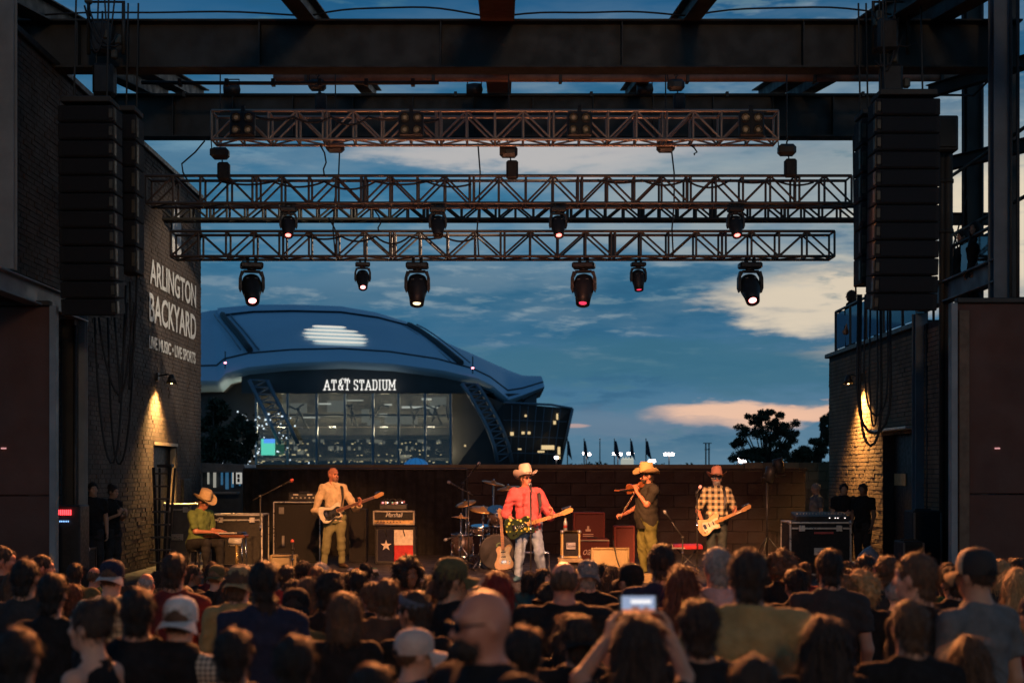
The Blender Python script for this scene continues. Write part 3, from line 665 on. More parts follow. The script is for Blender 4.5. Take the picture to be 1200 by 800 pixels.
MB().grid([[p + Vector((0, -2.5, .4)) for p in top_band[0]], [p + Vector((0, -2.5, .6)) for p in top_band[1]], [p + Vector((0, 6, .6)) for p in top_band[1]]]).build('roof_lip', ROOFM, sdm, True)
for (ta, tb) in (((20.5 / NU), 25.2 / NU), (44.5 / NU, 48.5 / NU)):
    a = [roofS(ta + (tb - ta) * ((1 - k / 10) ** 1.6 if ta < .5 else (1 - k / 10) ** 1.3), .16 + .64 * k / 10) + Vector((0, -.9, .5)) for k in range(11)]
    MB().tube(a, 1.2, 6).build('arch_rib', ROOFD, sdm, True)
    for off in (-3.4, 3.2): MB().tube([p + Vector((off, 0, .1)) for p in a], .3, 5).build('rib_rail', SBLUE, sdm, True)
for px_, py in ((264, 425), (554, 431)):
    c = P(px_, py, SY - 2); b = MB().tube([c + Vector((0, 0, -2)), c + Vector((0, 0, 4))], .22, 5); b.build('roof_mast', ROOFD, sdm, True)
    MB().lathe([(0, -.5), (.5, 0), (0, .5)], 8, Matrix.Translation(c)).build('beacon', emis('beacon_red', (1, .3, .4), 6), sdm, True)
# striped globe emblem lying on the roof
EMB = emis('emblem_white', (1, .96, .84), .75)
def roof_at(px_, py):
    v_ = .5; t_ = .45
    for _ in range(12):
        e = interp(EAVE, t_); q = roofS(t_, v_); sx, sy = CX + q.x * F / q.y, CY - (q.z - ZC) * F / q.y
        t_ += (px_ - sx) * .0012; v_ = min(.98, max(.02, v_ + (sy - py) * .012))
    return roofS(t_, v_) + Vector((0, -.9, .5))
def emb(lo, hi, x0, x1):
    up, dn = [], []
    for k in range(13):
        q = x0 + (x1 - x0) * k / 12; ta = math.sqrt(max(0, 1 - ((q - .5 * (x0 + x1)) / (.5 * (x1 - x0))) ** 2)) ** .5
        m_, hh = (lo + hi) / 2, (hi - lo) / 2 * max(.1, ta); xx = 393 + 39 * q; sl = 1.5 * q
        up.append(roof_at(xx, 394 + sl + (m_ - hh))); dn.append(roof_at(xx, 394 + sl + (m_ + hh)))
    MB().grid([dn, up], False).build('globe_stripe', EMB, sdm, True)
emb(-10.4, -7.9, -.70, .34); emb(-6.0, -3.6, -.95, .70); emb(-1.7, .7, -1.0, .92); emb(2.6, 5.0, -.93, 1.0); emb(6.9, 9.6, -.68, .95)
# front: fascia with lettering, glass wall with lit decks behind
fa = SY + 4
def quadbox(name, px0, px1, py0, py1, Y, th, m, parent=None):
    a, c = P(px0, py1, Y), P(px1, py0, Y); return box(name, ((a.x + c.x) / 2, Y + th / 2, (a.z + c.z) / 2), (c.x - a.x, th, c.z - a.z), m, parent or sdm, .0, True)
fasc = MB(); up = [P(*interp(EAVE, t / 40 * .60 + .33), SY) + Vector((0, 4.5, -2)) for t in range(41)]
fasc.grid([[Vector((p.x, fa, PZ(461, fa))) for p in up], up], False); fasc.build('fascia', SDARK, sdm, True)
LIT = emis('lettering_lit', (1, .97, .90), 1.1)
SER = {'A': [[(0, 0), (.5, 1)], [(.5, 1), (1, 0)], [(.2, .33), (.8, .33)], [(-.16, 0), (.2, 0)], [(.8, 0), (1.16, 0)]], 'T': [[(.5, 0), (.5, 1)], [(0, 1), (1, 1)], [(0, 1), (0, .74)], [(1, 1), (1, .74)], [(.25, 0), (.75, 0)]],
       '&': [[(1, .0), (.25, .75)], [(.25, .75), (.3, .97)], [(.3, .97), (.62, .97)], [(.62, .97), (.66, .72)], [(.66, .72), (.1, .38)], [(.1, .38), (.1, .08)], [(.1, .08), (.4, 0)], [(.4, 0), (.7, .05)], [(.7, .05), (1, .48)]],
       'S': [[(1, .8), (.85, 1)], [(.85, 1), (.15, 1)], [(.15, 1), (0, .82)], [(0, .82), (.05, .6)], [(.05, .6), (.95, .42)], [(.95, .42), (1, .18)], [(1, .18), (.85, 0)], [(.85, 0), (.15, 0)], [(.15, 0), (0, .2)]],
       'D': [[(.12, 0), (.12, 1)], [(-.06, 1), (.75, 1)], [(.75, 1), (1, .78)], [(1, .78), (1, .22)], [(1, .22), (.75, 0)], [(.75, 0), (-.06, 0)]], 'I': [[(.5, 0), (.5, 1)], [(.1, 1), (.9, 1)], [(.1, 0), (.9, 0)]],
       'U': [[(.1, 1), (.1, .2)], [(.1, .2), (.3, 0)], [(.3, 0), (.7, 0)], [(.7, 0), (.9, .2)], [(.9, .2), (.9, 1)], [(-.12, 1), (.34, 1)], [(.66, 1), (1.12, 1)]],
       'M': [[(.05, 0), (.05, 1)], [(.05, 1), (.5, .3)], [(.5, .3), (.95, 1)], [(.95, 1), (.95, 0)], [(-.14, 0), (.26, 0)], [(.74, 0), (1.14, 0)], [(-.14, 1), (.1, 1)], [(.9, 1), (1.14, 1)]]}
xx = 379.0; ps = SY / F
for ch, wd in (('A', 8.6), ('T', 7.6), ('&', 8), ('T', 7.6), (' ', 3.2), ('S', 6.4), ('T', 7.2), ('A', 8.2), ('D', 7.2), ('I', 4.2), ('U', 7.8), ('M', 9)):
    if ch != ' ':
        b = MB(); w_, h_ = (wd - 2.6) * ps, 11.2 * ps
        for (ax, az_), (cx, cz) in SER[ch]:
            a = Vector((ax * w_, 0, az_ * h_)); c = Vector((cx * w_, 0, cz * h_)); d = c - a; L = d.length; d.normalize()
            b.box((a + c) / 2, (L + .26, .5, .27), Matrix(((d.x, 0, -d.z), (0, 1, 0), (d.z, 0, d.x))))
        b.build('letter', LIT, sdm, False, Matrix.Translation(Vector((PX(xx + 1.2, SY - .6), SY - .6, PZ(456.5, SY - .6))) - Vector(sdm.location)))
    xx += wd
b = MB(); c = P(400, 444.5, SY)
for k in range(6): b.box(c + Vector((.5 * k, -.5, .25 * (k % 2))), (.3, .3, .4))
b.build('trade_mark', LIT, sdm, True)
quadbox('rear_wall', 296, 532, 455, 552, SY + 34, 1, mat('concourse_wall', (.06, .055, .048), .7, 0, .7, .12))
for py, th in ((486, 2.0), (512, 5), (538, 3)): quadbox('deck', 296, 532, py - th / 2, py + th / 2, SY + 14, 16, SDARK)
SGL = glass_mat('stadium_glass', (.55, .57, .55), .04)
mul = [300, 337, 371, 404, 437, 467, 498, 528]
for i in range(7):
    for (p0, p1) in ((461, 500), (500.6, 551)): quadbox('pane', mul[i] + .9, mul[i + 1] - .9, p0, p1, fa + .6, .15, SGL)
for m_ in mul: quadbox('mullion', m_ - 1.2, m_ + 1.2, 459, 552, fa - .5, 1.6, SBLUE)
quadbox('transom', 298, 530, 458.5, 461, fa - .6, 1.6, SDARK)
rr = random.Random(4)
L1, L2, L3 = emis('concourse_light_warm', (1, .78, .45), 1.9), emis('concourse_light_pale', (.95, .95, .9), 1.5), emis('concourse_light_dim', (.85, .82, .7), .32)
def light_set(name, specs, Y, m):
    b = MB()
    for px_, py, w, h in specs: b.box(P(px_, py, Y), (w * ps, .5, h * ps))
    o = b.build(name, m, sdm, True); o['kind'] = 'stuff'; return o
light_set('concourse_lights', [(rr.uniform(302, 526), rr.choice((519, 527, 533, 540, 541, 546, 547)) + rr.uniform(-1, 1), rr.uniform(.6, 2.4), rr.uniform(.6, 1.3)) for _ in range(150)], SY + 12, L1)
light_set('concourse_strips', [(492, 477, 44, 2.2), (500, 467.5, 12, 2), (380, 473, 16, 1.6), (449, 486, 10, 3), (455, 474, 9, 1.6), (365, 489, 20, 1.1), (415, 469, 22, .9)], SY + 16, L2)
light_set('lit_rooms', [(rr.uniform(304, 524), rr.choice((516, 518, 525)), rr.uniform(2, 6), rr.uniform(3, 6)) for _ in range(34)] + [(428, 487, 9, 16), (506, 479, 5, 18), (438, 495, 16, 7), (352, 530, 7, 5), (474, 535, 14, 5), (395, 476, 24, 14), (345, 478, 30, 12), (470, 492, 40, 10), (515, 470, 16, 10)], SY + 17, L3)
b = MB()
for k in range(14):
    px_ = rr.uniform(305, 525); a = P(px_, rr.uniform(470, 480), SY + 9); c = P(px_ + rr.uniform(-26, 26), rr.uniform(490, 505), SY + 11); b.tube([a, (a + c) / 2 + Vector((0, 0, 2.5)), c], .35, 5)
b.build('ramp_truss', SDARK, sdm, True)['kind'] = 'stuff'
scr = quadbox('video_screen', 306, 322, 514, 533, SY - 6, .6, emis('screen_green', (.12, .75, .55), .8)); quadbox('video_banner', 309, 322, 514, 519, SY - 6.3, .4, emis('screen_blue', (.1, .35, 1), .9))
b = MB()
for k in range(70): b.box(P(rr.gauss(305, 22), rr.uniform(480, 549), SY - 4), (rr.uniform(.25, .7), .3, rr.uniform(.25, .6)))
b.build('forecourt_lights', emis('forecourt_light', (.75, .9, 1), 1.3), sdm, True)['kind'] = 'stuff'
for px_ in (330, 390, 450, 505):
    for py in (472, 505):
        ld = bpy.data.lights.new('concourse_lamp', 'POINT'); ld.energy = 10000; ld.color = (1, .84, .58); ld.shadow_soft_size = 1.5
        lo_ = bpy.data.objects.new('concourse_lamp', ld); COL.objects.link(lo_); lo_.location = P(px_, py, SY + 20 if py > 500 else SY + 22)
for px_ in (318, 356, 395, 430, 470, 512):
    ld = bpy.data.lights.new('concourse_lamp', 'POINT'); ld.energy = 2600; ld.color = (1, .80, .5); ld.shadow_soft_size = 1
    lo_ = bpy.data.objects.new('concourse_lamp', ld); COL.objects.link(lo_); lo_.location = P(px_, 529, SY + 9)
# arched lattice legs
def leg(pts, w):
    lg = MB(); A = [P(px_, py, SY - 3) for px_, py in pts]; Bv = [p + Vector((w * ps, 2, 0)) for p in A]
    lg.tube(A, .75, 6); lg.tube(Bv, .75, 6)
    for i in range(len(A) - 1):
        for t_ in (0, .5):
            a = A[i].lerp(A[i + 1], t_); c = Bv[i].lerp(Bv[i + 1], t_); e = A[i].lerp(A[i + 1], t_ + .5); lg.tube([a, c], .3, 5); lg.tube([c, e], .25, 5)
    lg.build('lattice_leg', SBLUE, sdm, True)
leg([(292, 445), (300, 462), (309, 480), (318, 498), (328, 520)], 20)
leg([(541, 449), (550, 462), (558, 476), (566, 490), (573, 505), (579, 522), (583, 542)], 17)
# side wings leaning outwards
wing = MB(); wa = [(528, 446), (596, 470), (672, 478)]
wing.grid([[P(530, 553, SY + 8), P(590, 553, SY + 3), P(655, 553, SY + 10)], [P(530, 447, SY + 8), P(590, 472, SY - 2), P(671, 478.5, SY - 1)], [P(530, 447, SY + 70), P(592, 472, SY + 70), P(671, 478.5, SY + 70)]], False)
wing.grid([[P(655, 553, SY + 10), P(640, 553, SY + 90)], [P(671, 478.5, SY - 1), P(650, 480, SY + 90)]], False); wing.build('side_wing', SDARK, sdm, True)
MB().tube([P(655, 552, SY + 9), P(671, 479, SY - 2)], .5, 6).build('wing_edge', SBLUE, sdm, True)
MB().tube([P(590, 471.5, SY - 2.5), P(646, 474, SY - 2), P(671, 478.5, SY - 2)], .4, 6).build('wing_edge', SBLUE, sdm, True)
quadbox('wing_tower', 615, 629, 456, 480, SY + 20, 20, SBLUE)
lw_ = MB(); rr = random.Random(9); LW_ = emis('wing_window_warm', (1, .72, .35), .8)
for px_, py, w, h in ((616, 487, 2.4, 2.4), (600, 508, 4, 4), (613, 507, 3.4, 3), (620, 507, 3.4, 3), (642, 524, 15, 5), (653, 488, 2, 7), (650, 495, 3, 4), (655, 528, 3, 9), (609, 526, 4, 1.5), (634, 529, 8, 2), (545, 522, 2, 2), (655, 536, 3, 3)): 
    MB().box(P(px_, py, SY - 2.5), (w * ps, .5, h * ps)).build('window', LW_, sdm, True)
b = MB()
for i in range(7):
    for j in range(9): b.tube([P(600 + i * 9.5, 474 + i * .8, SY - 3 + .3 * j), P(598 + i * 8.2, 552, SY - 2 + 0 * j)], .12, 4) if j == 0 else None
for py in (492, 511, 530): b.tube([P(590, py, SY - 2), P(628, py + 1, SY - 2.5), P(667 - (py - 480) * .22, py + 2, SY - 2.5)], .14, 4)
b.build('wing_glazing_bar', SBLUE, sdm, True)['kind'] = 'stuff'
quadbox('side_wall', 60, 300, 447, 555, SY + 14, 3, SDARK)
# small blue dome in front
dm = thing('blue_dome', 'small blue lit dome tent in front of the stadium glass', 'tent', P(487.5, 551, 300)); o0 = dm.location
MB().lathe([(15.5 * 300 / F, 0), (15.2 * 300 / F, .8), (13 * 300 / F, 1.7), (8.5 * 300 / F, 2.35), (3 * 300 / F, 2.62), (0, 2.66)], 24).build('dome_skin', mat('dome_fabric', (.10, .32, .62), .5, emit=(.03, .22, .55), estr=.35), dm)
for k in range(6): 
    a = k * math.pi / 6; MB().tube([(math.cos(a) * r_ * 300 / F, math.sin(a) * r_ * 300 / F, h_) for r_, h_ in ((15.7, 0), (15.4, .82), (13.1, 1.75), (8.6, 2.4), (0, 2.7), (-8.6, 2.4), (-13.1, 1.75), (-15.4, .82), (-15.7, 0))], .035, 4).build('seam', SBLUE, dm)

# ================================================================== planting, lamps and poles between stage and stadium
LEAF = mat('dark_foliage', (.035, .045, .022), .8, 0, .5, 3); BARK = mat('bark', (.05, .04, .03), .9, 0, .3, 4, .4, 20)
HEDGE = mat('hedge_foliage', (.03, .042, .02), .8, 0, .5, 3)
def leaf_mesh(name, clumps, n_, size, seed):
    rs = np.random.RandomState(seed); V = []; per = max(1, n_ // len(clumps))
    for (c, r_) in clumps:
        d = rs.normal(size=(per, 3)); d /= np.linalg.norm(d, axis=1)[:, None]; rad = rs.uniform(.25, 1.05, (per, 1)) ** .6
        ctr = np.array(c) + d * rad * np.array(r_) + rs.normal(size=(per, 3)) * size * .5
        a = rs.normal(size=(per, 3)); a /= np.linalg.norm(a, axis=1)[:, None]; b_ = np.cross(a, rs.normal(size=(per, 3))); b_ /= np.linalg.norm(b_, axis=1)[:, None]
        s = size * rs.uniform(.6, 1.3, (per, 1)); V.append(np.stack([ctr - a * s, ctr - b_ * s * .45, ctr + a * s, ctr + b_ * s * .45], 1).reshape(-1, 3))
    V = np.concatenate(V); return np_mesh(name, V, np.arange(len(V)).reshape(-1, 4), False)
def tree(label, Y, blobs, trunk_px, seed, n_=19000, leaf=.105, name='leafy_tree', group=None):
    rr = random.Random(seed); x0 = PX(trunk_px, Y); t = thing(name, label, 'tree', (x0, Y, 0), (0, 0, 0), group); s = Y / F; cl = []
    for px_, py, rx, ry in blobs:
        for k in range(6):
            a = rr.uniform(0, 6.28); q = math.sqrt(rr.random()); cl.append(((PX(px_, Y) - x0 + math.cos(a) * q * rx * s * .95, rr.uniform(-.8, .8) * rx * s, PZ(py, Y) + math.sin(a) * q * ry * s * .95), (rx * s * rr.uniform(.3, .6), rx * s * .5, ry * s * rr.uniform(.25, .5))))
    link('crown', leaf_mesh('crown', cl, n_, leaf, seed), t, LEAF)
    b = MB(); ztop = max(c[0][2] for c in cl); b.tube([(0, 0, 0), (.05, 0, ztop * .35), (-.05, .1, ztop * .62)], [.3, .24, .15], 8)
    for c, r_ in cl[::2]: b.tube([(0, 0, ztop * rr.uniform(.3, .55)), (c[0] * .5, c[1] * .5, c[2] * .72), c], [.11, .07, .03], 5)
    b.build('trunk', BARK, t); return t
tree('big leafy tree dark against the pale cloud streak by the terrace', 110, [(886, 490, 12, 10), (872, 508, 14, 11), (900, 505, 16, 13), (922, 499, 13, 11), (908, 523, 16, 12), (884, 527, 12, 10), (928, 515, 12, 10), (864, 517, 7, 6), (893, 540, 24, 9), (872, 535, 16, 10), (918, 535, 16, 10), (905, 490, 10, 8)], 897, 1)
tree('lower leafy tree half hidden behind the tan brick terrace wall', 112, [(936, 530, 12, 12), (950, 540, 22, 8), (948, 525, 16, 10), (965, 505, 8, 14), (972, 522, 14, 12), (940, 535, 14, 8), (968, 490, 6, 8)], 955, 2)
tree('dark tree below the stadium eave beside the painted brick wall', 75, [(250, 485, 14, 16), (243, 505, 14, 18), (262, 512, 13, 18), (250, 530, 18, 14)], 250, 3, 4200, .15)
tree('dark tree in front of the stadium leg near the video screen', 160, [(285, 505, 12, 18), (296, 520, 12, 16), (280, 530, 14, 12)], 287, 4, 3200, .22)
hm = MB(); rs = np.random.RandomState(5)
he = link('hedge', leaf_mesh('hedge', [((PX(px_, 140), 140 + rs.uniform(-2, 2), max(.5, PZ(548 + rs.uniform(-4, 5), 140) - 1.0)), (1.3, 1.2, 1.1)) for px_ in range(300, 712, 7)], 12000, .16, 6), None, HEDGE)
tag(he, kind='stuff')
tag(link('far_woods', leaf_mesh('far_woods', [((PX(px_, 620), 620, rs.uniform(1, 4.5)), (7, 5, 3)) for px_ in range(640, 1000, 12)], 7000, .9, 7), None, HEDGE), kind='stuff')
LAMPW = emis('parking_lamp_face', (1, .82, .78), 16)
for px_, py, offs in ((687, 532, (-2, 3)), (724, 532, (-4, 0, 3)), (739, 532, (-2, 2)), (784, 532.5, (-4, 1, 4)), (764, 541, (-2, 2)), (865, 536, (-4, 0, 4)), (870, 541, (-2, 2)), (652, 536, (0,))):
    Y = 240; c = P(px_, py, Y); t = thing('parking_lamp', 'parking lot lamp post with glowing white heads beyond the stage wall', 'street lamp', (c.x, Y, 0), (0, 0, 0), 'lit parking lot lamp posts')
    MB().tube([(0, 0, 0), (0, 0, c.z)], .1, 6).build('pole', BLACKM, t)
    for k in offs:
        MB().box((k * Y / F, 0, c.z + (abs(k) % 3) * .07), (.62, .4, .40), None, .08).build('lamp_head', LAMPW, t)
    MB().box((0, 0, c.z - .1), ((max(offs) - min(offs)) * Y / F + .2, .08, .08)).build('cross_arm', BLACKM, t)
FLAGM = cloth('flag_cloth', (.04, .04, .06))
for i, (px_, dr_) in enumerate(((665, 1), (684.5, 1), (703, 0), (720, 1.4), (739, 1), (757, 1.3))):
    Y = 220; zt = PZ(515, Y); t = thing('flagpole', 'tall flagpole without a flag between the other flagpoles' if not dr_ else 'tall flagpole with limp dark flag beyond the stage wall', 'flagpole', (PX(px_, Y), Y, 0), (0, 0, 0), None if not dr_ else 'flagpoles with limp flags')
    MB().tube([(0, 0, 0), (0, 0, zt)], [.11, .07], 6).build('pole', BLACKM, t); MB().lathe([(0, -.12), (.13, 0), (0, .12)], 8, Matrix.Translation((0, 0, zt + .1))).build('finial', BLACKM, t)
    if dr_:
        rows = [[(.05 + k * .17 * dr_ * (.3 + .7 * j / 6), .07 * math.sin(k * 2.2 + j), zt - .2 - j * .34 - k * .12 * j / 3) for k in range(5)] for j in range(7)]
        MB().grid(rows).build('flag', FLAGM, t)
Y = 180; t = thing('utility_pole', 'utility pole with short crossbars right of the singer beyond the wall', 'utility pole', (PX(829, Y), Y, 0)); zt = PZ(519, Y)
MB().tube([(-.2, 0, 0), (-.2, 0, zt)], .09, 6).tube([(.2, 0, 0), (.2, 0, zt)], .09, 6).build('pole', BLACKM, t)
for dz, w_ in ((0, 1.1), (-.8, .7)): MB().box((0, 0, zt + dz), (w_, .12, .1)).build('crossbar', BLACKM, t)
Y = 200; t = thing('white_tent', 'small white lit tent beyond the stage wall behind the fiddler', 'tent', (PX(735, Y), Y, 0)); w_ = 7 * Y / F; zt = PZ(538, Y)
TENT = mat('tent_canvas', (.75, .75, .68), .7, emit=(1, 1, .8), estr=.35)
MB().box((0, 0, zt / 2), (w_ * 2, w_ * 2, zt)).build('tent_wall', TENT, t)
for k in range(4): MB().lathe([(w_ * .28, 0), (w_ * .1, .25), (0, .42)], 10, Matrix.Translation((-w_ * .75 + k * w_ * .5, -w_ * .6, zt))).build('peak', TENT, t)

# ================================================================== backstage walls and kiosk
BLK = [mat('stained_block', (.023, .0135, .011), .8, 0, .3, 2.5, .5, 30), mat('stained_block_dark', (.021, .0125, .010), .8, 0, .3, 2.5, .5, 30), mat('stained_block_pale', (.025, .0148, .012), .8, 0, .3, 2.5, .5, 30)]
TBLK = [mat('tan_block', (.21, .17, .10), .85, 0, .25, 2.5, .6, 30), mat('tan_block_dark', (.17, .135, .08), .85, 0, .25, 2.5, .6, 30), mat('tan_block_pale', (.25, .20, .115), .85, 0, .25, 2.5, .6, 30)]
def block_wall(t, x0, x1, Y, z0, z1, bw, bh, mats, seed, core):
    rr = random.Random(seed); o0 = Vector(t.location); box('core', ((x0 + x1) / 2, Y + .16, (z0 + z1) / 2 - .01), (x1 - x0 - .02, .16, z1 - z0 - .02), core, t, 0, True)
    unit = [MB().box((0, 0, 0), (bw - .007, .16, bh - .007), None, .004).mesh('block') for _ in range(3)]
    for k, u in enumerate(unit): u.materials.append(mats[k])
    nr = round((z1 - z0) / bh)
    for r_ in range(nr):
        zc = z1 - bh * (r_ + .5); xx = x0 + (bw / 2 if r_ % 2 else 0)
        while xx < x1 - .02:
            w = min(bw, x1 - xx)
            o = link('block', unit[rr.randrange(3)], t); o.location = Vector((xx + w / 2, Y + rr.uniform(-.006, .006), zc)) - o0
            if w < bw - .01: o.scale.x = w / bw
            xx += w
        if r_ % 2:
            o = link('block', unit[rr.randrange(3)], t); o.location = Vector((x0 + bw / 4, Y + .002, zc)) - o0; o.scale.x = .5
t = thing('backdrop_block_wall', 'low dark red block wall along the back of the stage behind the players', 'wall', (PX(740, 30), 30, 1.2))
block_wall(t, PX(548, 30), PX(943, 30), 30, 1.2, PZ(551.5, 30), .62, .255, BLK, 1, MORTAR)
box('wall_cap', ((PX(548, 30) + PX(943, 30)) / 2, 30.05, PZ(551.5, 30) + .03), (7.2, .3, .05), BLK[1], t, .01, True)
t = thing('stone_block_wall', 'tan stone block wall below the trees behind the stage', 'wall', (PX(900, 33), 33, 1))
block_wall(t, PX(872, 33), PX(1000, 33), 33, 1.4, PZ(541.5, 33), .42, .21, TBLK, 2, MORTAR)
box('wall_section', ((PX(872, 33) + PX(300, 33)) / 2, 33.1, (PZ(544, 33) + .6) / 2), (PX(872, 33) - PX(300, 33) - .02, .3, PZ(544, 33) - .6), TBLK[1], t, .01, True)
BCLOTH = mat('black_drape', (.009, .0085, .008), .9, 0, .3, 3, .3, 20)
t = thing('backdrop_drape', 'black cloth screen across the back of the stage behind the bassist', 'curtain', (PX(415, 29.5), 29.5, 1.2))
xa, xb = PX(285, 29.5), PX(547, 29.5); rows = []
for k in range(121):
    q = k / 120; rows.append([(xa + (xb - xa) * q, 29.5 + .03 * math.sin(k * .7) + .015 * math.sin(k * 1.9 + 2), zz) for zz in (1.2, 1.7, 2.3, PZ(550, 29.5))])
MB().grid(rows).build('drape', BCLOTH, t, True); rod('top_rail', (xa - t.location.x, 0, PZ(549.6, 29.5) - 1.2), (xb - t.location.x, 0, PZ(549.6, 29.5) - 1.2), .03, BLACKM, t)
for k in range(4): rod('upright', (xa - t.location.x + (xb - xa) * k / 3, .1, 0), (xa - t.location.x + (xb - xa) * k / 3, .1, PZ(549.6, 29.5) - 1.2), .025, BLACKM, t)
Y = 32.4; kz = PZ(543, Y); t = thing('food_kiosk', 'low kiosk with blue lit windows and pale poster behind the steel guitarist', 'kiosk', (PX(262, Y), Y, 0))
xa, xb = PX(226, Y), PX(290, Y); w_ = xb - xa
box('kiosk_body', (PX(258, Y), Y + .9, 1.15), (w_, 1.2, 2.3), mat('kiosk_wall', (.05, .055, .06), .6), t, .02, True)
MB().prism([(-w_ / 2 - .1, 0), (w_ / 2 + .1, 0), (w_ / 2, .18), (-w_ / 2 + .15, .22)], -.5, 1.6).build('awning', mat('awning', (.14, .17, .19), .6), t, False, Matrix.Translation((PX(258, Y) - t.location.x, 0, kz - .2)))
box('back_panel', (PX(258, Y), Y + .28, 2.45), (w_ - .1, .05, 1.0), mat('kiosk_inside', (.05, .07, .09), .5), t, 0, True)
for px_, w2, h2, m_ in ((242, 2, 16, L3), (249.5, 3, 20, L3), (258, 2.2, 17, emis('blue_tube', (.1, .40, .75), .22)), (264, 3.4, 22, emis('blue_tube', (.1, .40, .75), .22)), (270.5, 2.4, 20, emis('blue_tube', (.1, .40, .75), .22)), (279, 1.6, 18, emis('blue_tube', (.1, .40, .75), .22))):
    box('window', (PX(px_, Y), Y + .2, PZ(551 + h2 / 2, Y)), (w2 * Y / F, .06, h2 * Y / F), m_, t, .005, True)
PO = box('poster', (PX(278, Y - .5), Y - .5, PZ(560, Y - .5)), (11 * Y / F, .03, 13 * Y / F), emis('poster_white', (.9, .88, .8), .45), t, .003, True)
for q, h2 in ((275.2, 12), (279.5, 5), (279.5, -5)): box('poster_bar', (PX(q, Y - .53), Y - .53, PZ(560 - (h2 if abs(h2) < 10 else 0) * .5, Y - .53)), (.05, .02, (13 if h2 == 12 else 4) * .02), BLACK, PO if False else t, 0, True)
box('counter', (PX(256, Y - .4), Y - .3, PZ(577, Y)), (w_ * .7, .35, .05), GREYST, t, .01, True)
for k in (236, 288): rod('awning_post', (PX(k, Y - .4) - t.location.x, -.4, 0), (PX(k, Y - .4) - t.location.x, -.4, kz - .2), .03, GREYST, t)
# ================================================================== BACKLINE AND GEAR ON THE STAGE
SZ = 1.2
def fl(px_, Y): return (PX(px_, Y), Y, SZ)
def catmull(p, k=5):
    o_ = []; n_ = len(p)
    for i in range(n_):
        a, b, c, d = (Vector(p[(i + j - 1) % n_]) for j in range(4))
        for s in range(k):
            t = s / k; o_.append(.5 * ((2 * b) + (c - a) * t + (2 * a - 5 * b + 4 * c - d) * t * t + (3 * b - a - 3 * c + d) * t ** 3))
    return [(q.x, q.y) for q in o_]
def rect(px0, px1, py0, py1, Y): return (PX(px0, Y), PX(px1, Y), PZ(py1, Y), PZ(py0, Y))
KNOB = mat('pale_knob', (.5, .48, .42), .4)
def flight_case(name, label, px0, px1, py0, Y, d, edge=ALUEDGE, z0=SZ, body=TOLEX, cat='flight case', handle=True, latches=True):
    x0, x1 = PX(px0, Y), PX(px1, Y); w, zt = x1 - x0, PZ(py0, Y); h = zt - z0
    t = thing(name, label, cat, ((x0 + x1) / 2, Y, z0)); MB().box((0, d / 2, h / 2), (w - .03, d - .03, h - .03), None, .008).build('case_body', body, t)
    e = .032
    for s in (-1, 1):
        for yy in (0, d): rod2('edge_strip', (s * (w / 2 - e / 2), yy, 0), (s * (w / 2 - e / 2), yy, h), e, edge, t)
        for zz in (e / 2, h - e / 2): rod2('edge_strip', (s * (w / 2 - e / 2), 0, zz), (s * (w / 2 - e / 2), d, zz), e * .9, edge, t)
    for yy in (0, d):
        for zz in (e / 2, h - e / 2, h - .11 if latches else h - e / 2): rod2('edge_strip', (-w / 2, yy, zz), (w / 2, yy, zz), e * .95, edge, t)
    for sx in (-1, 1):
        for sz in (0, 1): MB().lathe([(0, .04), (.03, .025), (.038, 0), (.03, -.025), (0, -.04)], 8, Matrix.Translation((sx * (w / 2 - .015), .0, sz * (h - .03) + .015))).build('ball_corner', ALUEDGE, t)
    if handle and h > .3: MB().box((0, -.012, h * .45), (min(.22, w * .5), .02, .12), None, .006).tube([(-.06, -.02, h * .45), (-.06, -.04, h * .45), (.06, -.04, h * .45), (.06, -.02, h * .45)], .01, 6).build('handle', ALUEDGE, t)
    if latches and w > .5:
        for s in (-.3, .3): MB().box((s * w, -.014, h - .11), (.1, .02, .1), None, .006).build('latch', ALUEDGE, t)
    for sx in (-1, 1):
        for yy in (.08, d - .08): MB().box((sx * (w / 2 - .1), yy, -.0), (.05, .08, .03), None, .008).build('foot', RUBBER, t)
    return t
def rod2(name, a, b, s, m, t):
    a, b = Vector(a), Vector(b); d = b - a; sz = [abs(c) if abs(c) > 1e-6 else s for c in d]; return MB().box((a + b) / 2, sz, None, .004).build(name, m, t)
def amp_cab(name, label, px0, px1, py0, Y, d, col, grille, z0=SZ, logo=True, z1=None, cat='amplifier', piping=None):
    x0, x1 = PX(px0, Y), PX(px1, Y); w = x1 - x0; h = (z1 or PZ(py0, Y)) - z0
    t = thing(name, label, cat, ((x0 + x1) / 2, Y, z0)); MB().box((0, d / 2 + .02, h / 2), (w, d - .04, h), None, .015).build('shell', col, t)
    fr = MB(); q = min(.035, h * .12)
    for s in (-1, 1): fr.box((s * (w / 2 - q / 2), .005, h / 2), (q, .05, h), None, .01).box((0, .006, h / 2 + s * (h / 2 - q / 2)), (w - 2 * q, .048, q), None, .01)
    fr.build('front_frame', piping or col, t); MB().box((0, .02, h / 2), (w - 2 * q, .012, h - 2 * q), None, 0).build('grille_cloth', grille, t)
    for s in (-1, 1): MB().box((s * (w / 2 + .004), d / 2, h * .7), (.012, .14, .05), None, .004).build('side_handle', BLACK, t)
    MB().box((0, d / 2, h + .012), (.2, .03, .02), None, .008).build('top_handle', BLACK, t)
    for sx in (-1, 1):
        for yy in (.07, d - .05): MB().lathe([(.02, -.0), (.022, .012)], 8, Matrix.Translation((sx * (w / 2 - .06), yy, -.001))).build('foot', RUBBER, t)
    t['w'] = w; t['h'] = h; return t
